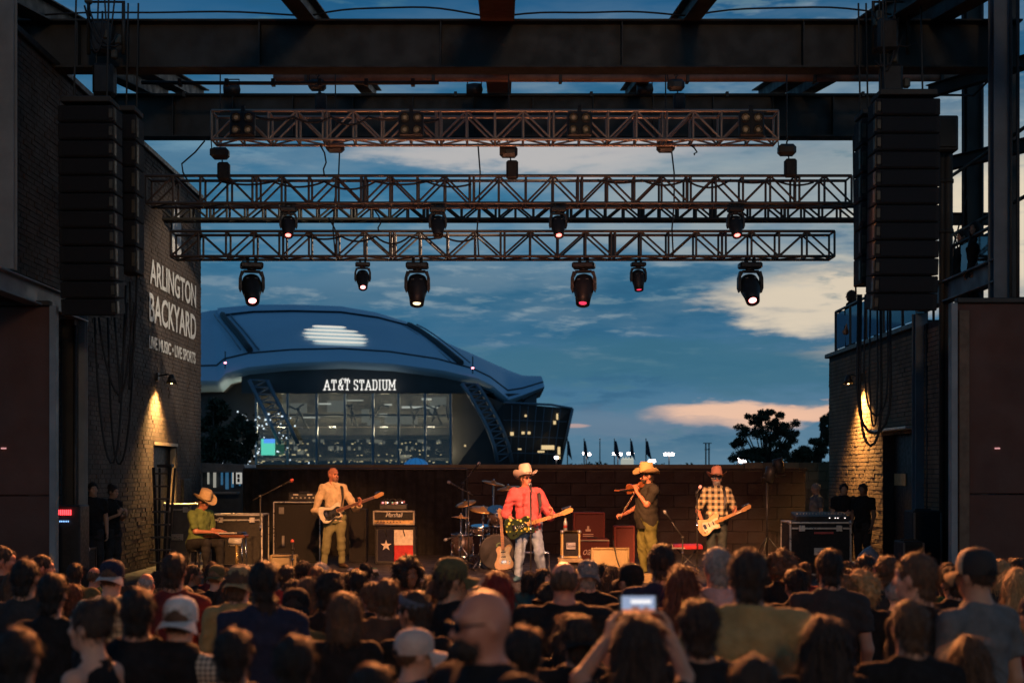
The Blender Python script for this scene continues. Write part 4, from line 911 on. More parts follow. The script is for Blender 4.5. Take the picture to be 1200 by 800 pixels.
# --- left of the bassist
flight_case('flight_case', 'wide black flight case with pale metal edges behind the steel guitarist', 246, 308, 602, 26, .7)
t = amp_cab('bass_cabinet', 'tall black bass speaker cabinet with metal edges behind the bassist', 321, 375, 588, 27, .5, TOLEX, GRILLE, piping=None)
w, h = t['w'], t['h']
for a, c in (((-w / 2, -.02, 0), (-w / 2, -.02, h)), ((w / 2, -.02, 0), (w / 2, -.02, h)), ((-w / 2, -.02, h), (w / 2, -.02, h))): rod2('edge_strip', a, c, .022, ALUEDGE, t)
MB().box((-w * .34, .008, h * .86), (.1, .014, .13), None, .004).build('badge', mat('grey_badge', (.2, .19, .17), .4, .4), t)
MB().box((-w * .3, .006, h * .36), (.05, .014, .2), None, .004).build('jack_plate', mat('jack_steel', (.3, .28, .25), .4, .6), t)
t = amp_cab('bass_amplifier', 'small black bass amplifier head on the tall cabinet', 338, 372, 577, 27.1, .35, TOLEX, BLACKM, z0=PZ(588, 27) + .02, cat='amplifier')
for k in range(6): MB().lathe([(.018, 0), (.014, .03)], 8, Matrix.Translation((-.2 + k * .08, .0, .06)) @ Matrix.Rotation(R(90), 4, 'X')).build('knob', KNOB, t)
for k in (-.14, .13): MB().box((k, .0, .12), (.1, .015, .03), None, .003).build('label_plate', mat('plate_white', (.6, .58, .52), .5), t)
amp_cab('speaker_cabinet', 'narrow black speaker cabinet between the bassist and the flag cabinet', 409, 429, 596, 27, .45, TOLEX, GRILLE)
# --- half stack with the flag grille
t = amp_cab('speaker_cabinet', 'black speaker cabinet with white star and red white flag panels', 439, 487, 617, 26.6, .4, TOLEX, BLACKM)
w, h = t['w'], t['h']; FW, FRD = cloth('flag_white', (.62, .55, .45)), cloth('flag_red', (.42, .04, .04)); FBL = cloth('flag_navy', (.015, .016, .03))
MB().box((-w * .22, .010, h * .5), (w * .40, .008, h * .84)).build('navy_panel', FBL, t)
MB().box((w * .2, .010, h * .715), (w * .47, .008, h * .41)).build('white_panel', FW, t); MB().box((w * .2, .010, h * .29), (w * .47, .008, h * .43)).build('red_panel', FRD, t)
star = [(.105 * (1 if k % 2 == 0 else .4) * math.cos(R(90 + 36 * k)), .105 * (1 if k % 2 == 0 else .4) * math.sin(R(90 + 36 * k))) for k in range(10)]
MB().prism(star, -.004, .004, Matrix.Translation((-w * .22, .0, h * .5))).build('star', FW, t)
for s in (-.24, .2): tube('speaker_lead', [(s * w, -.005, h * 1.02), (s * w, -.02, h * .9), (s * w + .03, -.01, h * .75)], .009, RUBBER, t)
z2 = SZ + h + .03; t = amp_cab('guitar_amplifier', 'black guitar amplifier head with gold panel on the flag cabinet', 437, 486, 598, 26.65, .28, TOLEX, TOLEX, z0=z2, piping=mat('white_piping', (.35, .32, .27), .6))
w, h = t['w'], t['h']; MB().box((0, -.012, h * .22), (w * .92, .02, h * .24), None, .003).build('gold_panel', mat('gold_panel', (.62, .40, .16), .35, .5), t)
for k in range(8): MB().lathe([(.013, 0), (.011, .022)], 8, Matrix.Translation((-w * .38 + k * .06, -.02, h * .22)) @ Matrix.Rotation(R(90), 4, 'X')).build('knob', BLACK, t)
o = link('lettering', fit_text('Marshall', .30, .085, .006, .002), t, WHITEP); M = Matrix.Translation((-.15, -.006, h * .56)) @ Matrix.Rotation(R(90), 4, 'X') @ Matrix(((1, .25, 0, 0), (0, 1, 0, 0), (0, 0, 1, 0), (0, 0, 0, 1)))
o.data.transform(M)
t = thing('effects_rack', 'tangle of small lit effects units on top of the guitar amplifier', 'effects unit', (PX(461, 26.75), 26.75, z2 + h + .02))
MB().box((0, .05, .05), (.52, .25, .1), None, .01).build('rack_base', BLACKM, t); rr = random.Random(3)
for k in range(7): MB().box((-.2 + k * .065, -.02, .115 + rr.uniform(0, .03)), (.055, .1, .05), Euler((0, rr.uniform(-.3, .3), 0)).to_matrix(), .008).build('pedal', [mat('pedal_pink', (.5, .2, .25), .4), mat('pedal_white', (.6, .58, .55), .4), BLACK][k % 3], t)
for k in range(5): MB().box((-.19 + k * .09, -.085, .13), (.022, .012, .016)).build('status_light', [emis('led_pink', (1, .4, .45), 3), emis('led_pale', (1, .85, .8), 3), emis('led_green', (.2, .9, .4), 1)][k % 3], t)
for k in range(3): tube('patch_lead', sag((-.2 + .12 * k, -.07, .15), (-.05 + .12 * k, -.07, .15), -.05, 8), .007, RUBBER, t)
TWEED = mat('tan_tolex', (.33, .25, .13), .7, 0, .2, 30, .3, 120); CREAMG = mat('cream_grille', (.40, .32, .18), .8, 0, .2, 60, .4, 200)
t = amp_cab('combo_amplifier', 'small tan combo amplifier on the floor beside the boom microphone', 316, 347, 650, 24.6, .26, TWEED, CREAMG)
t = amp_cab('combo_amplifier', 'tan combo amplifier leaning back between the singer and the fiddler', 693, 738, 645, 24.4, .28, TWEED, CREAMG); t.rotation_euler.x = R(-14); t.location.z += .06
rod('tilt_leg', (-.25, .05, .3), (-.22, .3, -.02), .012, CHROME, t); rod('tilt_leg', (.25, .05, .3), (.22, .3, -.02), .012, CHROME, t)
tube('speaker_lead', sag((.05, -.03, .5), (.15, -.1, .02), .08, 8), .009, RUBBER, t)
def wedge(label, px_, Y, w, m):
    t = thing('floor_monitor', label, 'monitor speaker', fl(px_, Y)); pf = [(-.22, 0), (.22, 0), (.22, .1), (-.05, .34), (-.22, .3)]
    M = Matrix.Rotation(R(90), 4, 'Z'); MB().prism(pf, -w / 2, w / 2, M).build('cabinet', m, t)
    MB().prism([(.215, .11), (-.045, .345), (-.03, .36), (.23, .125)], -w / 2 + .02, w / 2 - .02, M).build('grille', GRILLE, t)
    for s in (-1, 1): MB().box((s * (w / 2 + .005), 0, .16), (.012, .14, .05), None, .004).build('handle', BLACK, t)
    return t
wedge('tan floor monitor at the feet of the bassist', 405, 21.6, .42, TWEED).scale = (.8, .8, .62); wedge('small tan floor monitor at the feet of the fiddler', 762, 22.2, .3, TWEED).scale = (.7, .7, .42)
t = thing('pedalboard', 'pale effects pedalboard on the stage floor beside the bassist', 'pedalboard', fl(425, 23.0)); MB().box((0, .12, .08), (.5, .3, .05), Euler((R(-18), 0, 0)).to_matrix(), .01).build('board', mat('board_white', (.5, .45, .36), .5), t)
for s in (-.2, .2): MB().box((s, .2, .05), (.03, .1, .1)).build('leg', BLACKM, t)
for k in range(5):
    pm = MB().box((-.19 + k * .095, .1, .125), (.07, .12, .05), Euler((R(-18), 0, 0)).to_matrix(), .008).build('pedal', [mat('pedal_white', (.6,) * 3), mat('pedal_orange', (.6, .22, .05), .4), BLACK, mat('pedal_white', (.6,) * 3), mat('pedal_green', (.1, .3, .12), .4)][k], t)
    MB().lathe([(.012, 0), (.01, .018)], 8, Matrix.Translation((-.19 + k * .095, .06, .14))).build('footswitch', CHROME, pm)
MB().box((.1, .05, .165), (.02, .01, .012)).build('status_light', emis('led_orange', (1, .5, .15), 5), t)
# --- right of the singer
YED = mat('case_edge_brass', (.62, .46, .18), .4, .5)
flight_case('drawer_case', 'low black case on the floor carrying a tan tray beside the singer', 656, 681, 659, 24.6, .5, latches=False, handle=False)
zc = PZ(659, 24.6); tr_ = box('wooden_tray', (PX(668.5, 24.6), 24.8, zc + .04), (.42, .5, .07), TWEED, None, .01); tag(tr_, 'tan wooden tray between the two black cases beside the singer', 'tray')
flight_case('rack_case', 'small black rack case with brass coloured edges on the tan tray', 658, 680, 622, 24.65, .45, YED, z0=zc + .08, latches=False)
t = thing('water_bottle', 'clear water bottle with red label standing on the small rack case', 'bottle', (PX(663, 24.7), 24.8, PZ(622, 24.65))); MB().lathe([(.0, 0), (.033, .0), (.034, .12), (.03, .16), (.014, .19), (.014, .2)], 12).build('bottle_body', mat('bottle_plastic', (.5, .55, .55), .15), t)
MB().lathe([(.0345, .05), (.0345, .1)], 12).build('label', mat('label_red', (.5, .06, .05), .5), t); MB().lathe([(.016, .195), (.016, .22), (0, .221)], 10).build('cap', KNOB, t)
MAR = mat('maroon_tolex', (.16, .030, .024), .65, 0, .2, 20, .4, 160); MARG = mat('maroon_grille', (.11, .024, .02), .8, 0, .2, 60, .4, 200)
t = amp_cab('speaker_cabinet', 'lower maroon speaker cabinet with white script lettering', 676, 714, 631, 26.6, .4, MAR, MARG)
o = link('lettering', fit_text('oadies!', .44, .15, .004, .002), t, mat('lettering_pale', (.6, .42, .36), .6)); o.data.transform(Matrix.Translation((-.2, .0, t['h'] * .36)) @ Matrix.Rotation(R(90), 4, 'X') @ Matrix(((1, .3, 0, 0), (0, 1, 0, 0), (0, 0, 1, 0), (0, 0, 0, 1))))
MB().box((0, -.024, t['h'] - .03), (t['w'], .01, .02)).build('white_trim', mat('white_piping', (.35,) * 3), t)
t2 = amp_cab('speaker_cabinet', 'upper maroon speaker cabinet with a pale square badge, stacked', 672, 709, 600, 27.1, .4, MAR, MARG, z0=SZ); h = t2['h']
PB = mat('badge_pale', (.55, .38, .30), .6)
MB().prism([(-.05, 0), (.05, 0), (.05, .04), (.02, .04), (.02, .1), (-.02, .1), (-.02, .04), (-.05, .04)], -.003, .003, Matrix.Translation((-.02, .012, h * .62))).build('badge', PB, t2)
for k, q in enumerate((.20, .2)): MB().box((-.02, .012, h * .56 - .035 * k), (q, .006, .016)).build('badge_line', PB, t2)
amp_cab('speaker_cabinet', 'maroon speaker cabinet standing right behind the fiddler', 720, 744, 616, 26.8, .4, MAR, MARG)
# --- monitor position at the right
t = flight_case('desk_case', 'large black road case with pale edges in front of the stage crew', 925, 998, 611, 23.6, .75)
MB().box((.05, -.02, t.location.z * 0 + (PZ(624, 23.6) - SZ)), (.32, .012, .035)).build('red_label', mat('label_red', (.5, .06, .05), .5), t)
t = thing('mixing_desk', 'dark mixing desk with tiny lights on top of the large road case', 'mixing desk', (PX(962, 23.9), 23.95, PZ(611, 23.6))); MB().box((0, 0, .07), (.9, .5, .1), Euler((R(8), 0, 0)).to_matrix(), .015).build('desk_body', BLACK, t)
rr = random.Random(5)
for k in range(16):
    MB().box((-.4 + k * .053, -.05, .125), (.012, .03, .02)).build('fader', KNOB, t)
for k in range(5): MB().box((rr.uniform(-.4, .4), -.262, .06), (.014, .01, .012)).build('status_light', emis('led_pale', (1, .85, .8), 3), t)
def stack(name, label, px0, px1, py0, py1, Y, d=.5): 
    z0 = max(PZ(py1, Y), 0); t = thing(name, label, 'speaker', ((PX(px0, Y) + PX(px1, Y)) / 2, Y, z0)); w, h = PX(px1, Y) - PX(px0, Y), PZ(py0, Y) - z0
    MB().box((0, d / 2, h / 2), (w, d, h), None, .02).build('cabinet', TOLEX, t); MB().box((0, -.012, h / 2), (w * .9, .025, h * .9), None, .01).build('grille', GRILLE, t)
    for s in (-1, 1): MB().box((s * w * .46, -.02, h / 2), (.03, .03, h * .95), None, .006).build('side_rail', mat('rail_dark', (.12, .11, .1), .4, .5), t)
    MB().box((0, d / 2, h + .01), (.25, .04, .03), None, .01).build('top_handle', BLACKM, t); return t
stack('subwoofer', 'tall black subwoofer beside the steel edge post at the terrace side', 1070, 1104, 598, 690, 21.6); stack('subwoofer', 'low black subwoofer in front of the tall one at the terrace side', 1058, 1083, 634, 700, 21.0)
tp = thing('plastic_cover', 'crumpled grey blue plastic cover over gear beside the low subwoofer', 'tarpaulin', (PX(1028, 22), 22, SZ)); rows = []; rr = random.Random(8)
for i in range(13):
    rows.append([(-.55 + j * .1, -.2 + i * .05 + rr.uniform(-.02, .02), max(.02, (.35 + .28 * math.sin(j * .8 + 1) * math.cos(i * .35)) * math.sin(math.pi * (i + .6) / 13.2) * min(1, min(j, 11 - j) * .6 + .1) + rr.uniform(-.05, .05))) for j in range(12)])
MB().grid(rows).build('sheet', mat('plastic_sheet', (.20, .23, .28), .25, 0, .2, 5, .3, 20, spec=.6), tp); MB().box((0, .1, .16), (.7, .35, .3), None, .03).build('covered_crate', TOLEX, tp)
t = thing('stand_lights', 'pair of dark lamps on a tall stand in front of the block wall', 'stage light', fl(899, 27)); H_ = PZ(560, 27) - SZ
MB().tube([(0, 0, .1), (0, 0, H_)], .022, 8).build('pole', BLACKM, t)
for k in range(3): MB().tube([(0, 0, .5), (.4 * math.cos(k * 2.1), .4 * math.sin(k * 2.1), .01)], .014, 6).build('leg', BLACKM, t)
for dx, dz, tl in ((.06, .08, 10), (.22, .24, -15)): MB().lathe([(0, -.16), (.08, -.16), (.105, .0), (.105, .13), (.09, .135), (0, .11)], 12, Matrix.Translation((dx, 0, H_ + dz)) @ Matrix.Rotation(R(tl), 4, 'Y')).box((dx, 0, H_ + dz), (.25, .03, .05), None, .01).build('lamp_can', BLACK, t)
tube('t_bar', [(-.12, 0, H_), (.35, 0, H_ + .05)], .016, BLACKM, t)
# --- left wing: ladder, lit rack, cases
t = thing('step_ladder', 'tall dark step ladder leaning by the painted brick wall door', 'ladder', fl(189, 23.6)); Hh = PZ(547, 23.6) - SZ
LADM = mat('ladder_dark', (.014, .012, .011), .5, .2); RUNG = mat('ladder_rung', (.085, .075, .065), .5, .2)
for s in (-1, 1): MB().box((s * (.09) , -.0, Hh / 2), (.05, .05, Hh), Euler((R(5), R(s * 3.0 + 2), 0)).to_matrix(), .006).build('rail', LADM, t); MB().box((s * .1 - .04, .45, Hh / 2), (.04, .04, Hh), Euler((R(-10), R(s * 2), 0)).to_matrix(), .006).build('rear_rail', LADM, t)
for k in range(8): MB().box((-.06 + (Hh * (k + 1) / 8.5 - Hh / 2) * math.tan(R(2)) + .055, (Hh / 2 - Hh * (k + 1) / 8.5) * math.tan(R(5)) - .0, Hh * (k + 1) / 8.5), (.2 + .02 * (8 - k), .09, .03), None, .005).build('step', RUNG, t)
MB().box((.02 + .06, -.04, Hh + .02), (.24, .2, .05), None, .01).build('top_cap', LADM, t)
t = thing('amplifier_rack', 'black equipment rack with rows of red and blue lights in the wing', 'equipment rack', (PX(76, 20.2), 20.2, 0)); Hr = PZ(592, 20.2)
MB().box((0, .25, Hr / 2), (.42, .46, Hr), None, .015).build('rack_body', BLACK, t); LR, LB = emis('led_red', (1, .05, .06), 4), emis('led_blue', (.25, .5, 1), 2.2)
for k in range(9):
    MB().box((-.14 + k * .028, -.01, PZ(600, 20.2)), (.013, .012, .075)).build('red_light', LR, t)
    MB().box((-.14 + k * .024, -.01, PZ(610.5, 20.2)), (.009, .012, .02)).build('blue_light', LB, t)
for k in range(4): MB().box((0, -.006, .9 + k * .17), (.4, .014, .14), None, .004).build('amplifier_unit', BLACKM, t)
t = flight_case('small_case', 'small dark case with green and orange lights below the lit rack', 72, 104, 642, 20.9, .4, BLACKM, z0=1.21, latches=False, handle=False)
MB().box((.02, -.03, .22), (.07, .01, .03)).build('green_light', emis('led_green', (.2, .9, .4), 1), t); MB().box((.16, -.03, .24), (.1, .01, .03)).build('orange_light', emis('led_soft_orange', (1, .4, .2), .8), t)
tube('curved_handle', [(-.2, .1, .36), (-.2, .1, .75), (-.14, .1, .83), (-.05, .1, .85)], .02, GREYST, t)
flight_case('road_case', 'grey sided road case beside the step ladder behind the steel guitarist', 192, 224, 590, 26.5, .6, ALUEDGE, body=mat('case_grey', (.10, .09, .08), .6))
# --- microphones
MIC = mat('microphone_grille', (.35, .34, .33), .4, .6, .3, 60, .3, 200)
def mic_body(t, at, direction, m=MIC):
    q = Vector(direction).normalized().to_track_quat('Z', 'Y').to_matrix().to_4x4(); M = Matrix.Translation(at) @ q
    b = MB().lathe([(.0, -.16), (.011, -.16), (.02, -.02), (.021, 0)], 10, M).build('microphone_body', BLACKM, t); MB().lathe([(.022, 0), (.03, .02), (.03, .045), (.018, .065), (0, .068)], 12, M).build('microphone_head', m, b)
def mic_stand(label, px_, Y, h, boom=None, base='round', group=None, head=MIC, mdir=(-.1, .9, .3), grp=None):
    t = thing('microphone_stand', label, 'microphone stand', fl(px_, Y), (0, 0, 0), group)
    if base == 'round': MB().lathe([(0, 0), (.15, 0), (.15, .012), (.12, .025), (.02, .035), (0, .036)], 20).build('base', BLACKM, t)
    else:
        for k in range(3): MB().tube([(0, 0, .12), (.3 * math.cos(k * 2.094 + .5), .3 * math.sin(k * 2.094 + .5), .01)], .011, 6).build('leg', BLACKM, t)
    MB().tube([(0, 0, .02), (0, 0, h)], .0125, 8).build('pole', BLACKM, t); MB().tube([(0, 0, h * .55), (0, 0, h * .62)], .02, 8).build('clutch', CHROME, t)
    if boom is None: mic_body(t, Vector((0, 0, h + .05)) - Vector(mdir).normalized() * -.06, mdir, head)
    else:
        a = Vector((0, 0, h)); c = Vector(boom); MB().tube([a - (c - a) * .25, c], .01, 8).build('boom', BLACKM, t); MB().lathe([(0, -.03), (.03, -.02), (.03, .02), (0, .03)], 10, Matrix.Translation(a)).build('boom_clamp', BLACKM, t); mic_body(t, c, c - a, head)
    return t
mic_stand('straight microphone stand right in front of the singer', 622, 21.8, 1.42, None, 'round', None, MIC, (-.12, .8, .55))
REDMIC = mat('red_microphone', (.55, .10, .07), .45)
mic_stand('boom microphone stand reaching over beside the steel guitarist', 305, 24.4, 1.30, (.52, -.05, 1.56), 'tripod', None, REDMIC)
mic_stand('short boom microphone stand aimed at the small tan combo', 343, 24.0, .42, (-.02, .1, .52), 'tripod', None, REDMIC)
mic_stand('microphone stand with pink lit head at the shoulder of the plaid guitarist', 817, 24.6, 1.36, (.04, .02, 1.43), 'tripod', None, mat('pink_microphone', (.8, .45, .5), .5))
mic_stand('low boom stand leaning across beside the fiddler and the keyboard', 800, 23.8, .62, (-.28, .0, 1.02), 'tripod', None)
t = thing('keyboard', 'small red topped keyboard standing between the fiddler and the plaid guitarist', 'keyboard', fl(806, 24.8)); MB().box((0, 0, .42), (.5, .24, .07), Euler((R(6), 0, 0)).to_matrix(), .012).build('keyboard_body', mat('keyboard_red', (.42, .03, .04), .4), t)
for k in range(9): MB().box((-.28 + k * .025, -.13, .40), (.021, .07, .02), None, .003).build('key', KNOB, t)
for s in (-1, 1): MB().tube([(s * .2, -.1, 0), (-s * .2, .08, .39)], .014, 6).build('stand_leg', BLACKM, t)
# --- guitars
STRAT = [(.16, .03), (.205, .09), (.175, .13), (.12, .135), (.06, .112), (0, .10), (-.08, .125), (-.15, .155), (-.2, .14), (-.228, .07), (-.23, 0), (-.215, -.08), (-.18, -.145), (-.1, -.157), (-.02, -.12), (.04, -.105), (.1, -.125), (.145, -.118), (.15, -.07), (.13, -.03)]
TELE = [(.155, .03), (.155, .08), (.10, .118), (.03, .10), (-.05, .118), (-.13, .155), (-.2, .14), (-.228, .06), (-.228, -.06), (-.2, -.14), (-.13, -.158), (-.05, -.125), (.02, -.105), (.08, -.125), (.145, -.15), (.18, -.12), (.17, -.075), (.14, -.03)]
MAPLE = mat('maple_neck', (.50, .27, .10), .35, 0, .15, 9, coat=.4); ROSEW = mat('rosewood', (.12, .05, .03), .5)
def guitar(name, label, outline, body_m, guard_m, M, bass=False, neck_m=MAPLE, strap=None, cat='guitar', scale=1.0):
    t = thing(name, label, cat); l, q, _ = M.decompose(); t.location = l; t.rotation_euler = q.to_euler(); t.scale = (scale,) * 3
    pts = catmull(outline, 4); bd = MB().prism(pts, -.021, .021); nv = len(bd.v) // 2
    inner = [(x_ * .955, z_ * .955) for x_, z_ in pts]; bd = MB(); k = len(pts)
    R_ = [[Vector((x_, -.023, z_)) for x_, z_ in inner], [Vector((x_, -.017, z_)) for x_, z_ in pts], [Vector((x_, .017, z_)) for x_, z_ in pts], [Vector((x_, .023, z_)) for x_, z_ in inner]]
    bd.grid(R_, True, True); bd.f = [f[::-1] for f in bd.f]; n0 = 0; bd.f.append(tuple(range(k))); bd.f.append(tuple(reversed(range(3 * k, 4 * k)))); bd.sm += [False, False]
    bd.build('body', body_m, t)
    pg = [(x_ * .72 + .02, z_ * .66 - .02) for x_, z_ in pts[::2]]; MB().prism(pg, -.0265, -.0235).build('pickguard', guard_m, t)
    L = .70 if bass else .50; MB().prism([(.09, -.029), (.1 + L, -.022), (.1 + L, .022), (.09, .029)], -.042, -.018).build('neck', neck_m, t)
    MB().prism([(.10, -.027), (.1 + L, -.021), (.1 + L, .021), (.10, .027)], -.0445, -.0422).build('fretboard', ROSEW if neck_m is not MAPLE or bass else MAPLE, t)
    h0 = .1 + L; hs = MB().prism([(h0, -.021), (h0 + .04, -.035), (h0 + .17, -.02), (h0 + .19, .02), (h0 + .15, .05), (h0 + .03, .036), (h0, .021)], -.036, -.022).build('headstock', neck_m, t)
    for k_ in range(4 if bass else 6): MB().lathe([(.008, 0), (.011, .02), (.006, .03)], 8, Matrix.Translation((h0 + .04 + k_ * .024, -.03, .045)) @ Matrix.Rotation(R(0), 4, 'X')).build('tuner', CHROME, hs)
    for k_ in range(0, 20, 2): 
        fx = .1 + L * (1 - 2 ** (-(k_ + 1) / 12)) * 1.45
        if fx < .1 + L: MB().box((.2 + L - fx, -.0448, 0), (.003, .0015, .044)).build('fret', CHROME, t)
    for k_ in (-.02, .06): MB().box((k_, -.029, 0), (.02, .008, .075), None, .003).build('pickup', BLACK, t)
    MB().box((-.1, -.03, 0), (.05, .012, .085), None, .003).build('bridge', CHROME, t)
    for k_ in (0, 1): MB().lathe([(.012, 0), (.010, .018)], 8, Matrix.Translation((-.1 - .04 * k_, -.026, -.09)) @ Matrix.Rotation(R(90), 4, 'X')).build('knob', CHROME, t)
    sb_ = MB()
    for k_ in range(4 if bass else 6): zz = (k_ - (1.5 if bass else 2.5)) * (.012 if bass else .0075); sb_.tube([(-.1, -.037, zz), (h0 + .02, -.047, zz * .8)], .0009, 3, False)
    sb_.build('strings', CHROME, t)['kind'] = 'stuff'
    if strap:
        inv = M.inverted(); rows = []
        for p, wd in strap: rows.append([inv @ (Vector(p) + Vector(wd)), inv @ (Vector(p) - Vector(wd))])
        MB().grid(rows).build('strap', BLACK if not isinstance(strap, dict) else BLACK, t)
    return t
def gmat(center, neck_dir, roll=0, tilt=0):
    """neck along neck_dir, face towards -y"""
    xd = Vector(neck_dir).normalized(); yd = Vector((0, 1, 0)); yd = (yd - xd * yd.dot(xd)).normalized(); zd = xd.cross(yd)
    return Matrix.Translation(center) @ Matrix((xd, yd, zd)).transposed().to_4x4() @ Matrix.Rotation(R(roll), 4, 'X')
BUTTER = mat('butterscotch_paint', (.72, .50, .26), .3, 0, .08, 4, coat=.5); CREAMP = mat('cream_guard', (.75, .68, .52), .35); BLKG = mat('black_guard', (.02, .02, .02), .3)
guitar('electric_guitar', 'cream electric guitar upright on a stand in front of the bass drum', TELE, BUTTER, CREAMP, gmat(Vector(fl(590, 23.4)) + Vector((0, 0, .34)), (-.07, .12, 1)), strap=None)
t = thing('guitar_stand', 'small black stand holding the cream guitar upright', 'guitar stand', fl(590, 23.42)); 
for a in ((-.2, -.12), (.2, -.12), (0, .3)): MB().tube([(0, .12, .35), (a[0], a[1] + .05, .01)], .011, 6).build('leg', BLACKM, t)
MB().tube([(-.1, -.08, .12), (-.06, .03, .1), (.06, .03, .1), (.1, -.08, .12)], .012, 6).build('cradle', BLACKM, t); MB().tube([(0, .12, .35), (-.02, .14, .62)], .011, 6).build('neck_post', BLACKM, t)
# --- drum kit
DRUMS = mat('drum_shell_dark', (.05, .035, .03), .3, 0, .3, 5, coat=.6); DIMSKIN = mat('dimmed_drum_skin', (.20, .15, .10), .7, 0, .2, 6); SKIN = mat('drum_skin', (.76, .68, .50), .6, 0, .12, 6); CYM = mat('cymbal_bronze', (.55, .32, .12), .42, .7, .2, 20)  # tom and snare heads: colour darkened to offset the blue skylight
def drum(name, label, at, r_, d, rx, legs, front=SKIN, cat='drum', group=None):
    t = thing(name, label, cat, at); M = Matrix.Rotation(R(rx), 4, 'X')
    MB().lathe([(r_ * .98, -d / 2), (r_ * .98, d / 2)], 26, M).build('shell', DRUMS, t)
    for s in (-1, 1):
        MB().lathe([(r_ * .97, s * d / 2), (r_ * 1.03, s * d / 2 - .02), (r_ * 1.04, s * d / 2 + .012), (r_ * .98, s * d / 2 + .014)][::1], 26, M).build('hoop', CHROME if cat != 'bass drum' else BLACKM, t)
        MB().lathe([(r_ * .985, s * (d / 2 + .004)), (0, s * (d / 2 + .006))], 26, M).build('drum_head', front, t)
    for k in range(8): a = k * math.pi / 4; MB().box(M @ Vector((r_ * 1.01 * math.cos(a), r_ * 1.01 * math.sin(a), 0)), (.02, .02, .05), None, .005).build('lug', CHROME, t)
    for l_ in legs: MB().tube([Vector(q) for q in l_], .011, 6).build('leg', CHROME, t)
    return t
KD = Vector(fl(582, 25.2)) + Vector((0, 0, .31))
t = drum('bass_drum', 'bass drum with pale printed head behind the cream guitar', KD, .30, .4, 90, [[(-.28, .0, -.1), (-.42, -.15, -.30)], [(.28, 0, -.1), (.42, -.15, -.30)]], SKIN, 'bass drum')
for k in range(9): a = k * .7; MB().box((.05 + .045 * math.cos(a), -.215, .12 + .04 * math.sin(a)), (.03, .003, .022), Euler((0, a, 0)).to_matrix()).build('print_mark', mat('print_green', (.12, .22, .10), .7), t)
drum('rack_tom', 'small tom drum mounted above the bass drum', KD + Vector((.0, .1, .62)), .16, .26, 25, [[(.0, .0, -.12), (0, .05, -.33)]], DIMSKIN); drum('floor_tom', 'floor tom drum at the singer side of the kit', KD + Vector((-.62, .4, .1)), .2, .38, 4, [[(.19, 0, .05), (.2, 0, -.41)], [(-.19, 0, .05), (-.2, 0, -.41)], [(0, .19, .05), (0, .2, -.41)]], DIMSKIN)
drum('snare_drum', 'snare drum beside the bass drum under the bronze cymbals', KD + Vector((-.3, .55, .36)), .17, .14, 8, [[(0, 0, -.06), (0, 0, -.67)]], DIMSKIN)
def cymbal(label, px_, py, Y, r_, tilt, tx=0, group='cymbals on chrome stands'):
    z_ = PZ(py, Y) - SZ; t = thing('cymbal_stand', label, 'cymbal', fl(px_, Y), (0, 0, 0), group)
    for k in range(3): MB().tube([(0, 0, .4), (.3 * math.cos(k * 2.1 + .3), .3 * math.sin(k * 2.1 + .3), .01)], .012, 6).build('leg', CHROME, t)
    MB().tube([(0, 0, .2), (0, 0, z_ + .05)], .013, 8).build('pole', CHROME, t)
    for zz in (.5, .85): MB().tube([(0, 0, zz), (0, 0, zz + .06)], .022, 8).build('clutch', CHROME, t)
    M = Matrix.Translation((0, 0, z_)) @ Matrix.Rotation(R(tilt), 4, 'X') @ Matrix.Rotation(R(tx), 4, 'Y'); MB().lathe([(r_, 0), (r_ * .6, .014), (r_ * .24, .022), (r_ * .18, .045), (0, .05)], 26, M).build('cymbal', CYM, t); MB().lathe([(.02, .05), (.014, .08), (0, .082)], 8, M).build('wing_nut', CHROME, t); return t
for a in (('large bronze cymbal tilted over the tom drum', 566, 597, 25.4, .26, 14, 6), ('bronze cymbal high at the back of the kit', 596, 572, 26.2, .22, 10, -8), ('small bronze cymbal nearest the flag cabinet', 546, 590, 25.6, .19, 16, -14), ('pair of hi hat cymbals low by the flag cabinet side', 540, 606, 25.4, .17, 2, 3), ('bronze cymbal highest behind the singer hat', 578, 566, 26.4, .22, 8, 12)): cymbal(*a, group=None)
MB_ = None
mic_stand('chrome boom stand leaning over the drum kit with a long thin arm', 549, 25.2, 1.35, (-.32, .05, 1.52), 'tripod'); mic_stand('tall boom stand slanting up beside the drum kit', 542, 26.2, 1.5, (.28, 0, 1.85), 'tripod'); mic_stand('low boom microphone stand pointing at the drum kit floor', 538, 24.6, .62, (-.2, -.05, .56), 'tripod')
t = thing('drum_stool', 'round black drum stool behind the bass drum', 'stool', KD + Vector((-.05, 1.2, -.31))); MB().lathe([(0, .46), (.17, .46), (.18, .5), (.16, .55), (0, .56)], 18).build('seat', BLACK, t); MB().tube([(0, 0, .2), (0, 0, .47)], .02, 8).build('post', CHROME, t)
for k in range(3): MB().tube([(0, 0, .3), (.25 * math.cos(k * 2.1), .25 * math.sin(k * 2.1), .01)], .013, 6).build('leg', CHROME, t)
t = thing('chrome_frame', 'low chrome tube frame on the floor behind the singer legs', 'stand', fl(625, 23.5))
for a, c in (((-.26, 0, 0), (-.26, 0, .38)), ((.26, 0, 0), (.26, 0, .38)), ((-.26, 0, .38), (.26, 0, .38)), ((-.26, .3, .38), (.26, .3, .38)), ((-.26, 0, .38), (-.26, .3, .38)), ((.26, 0, .38), (.26, .3, .38)), ((-.26, .3, 0), (-.26, .3, .38)), ((.26, .3, 0), (.26, .3, .38))): rod('frame_tube', a, c, .011, CHROME, t, 6)
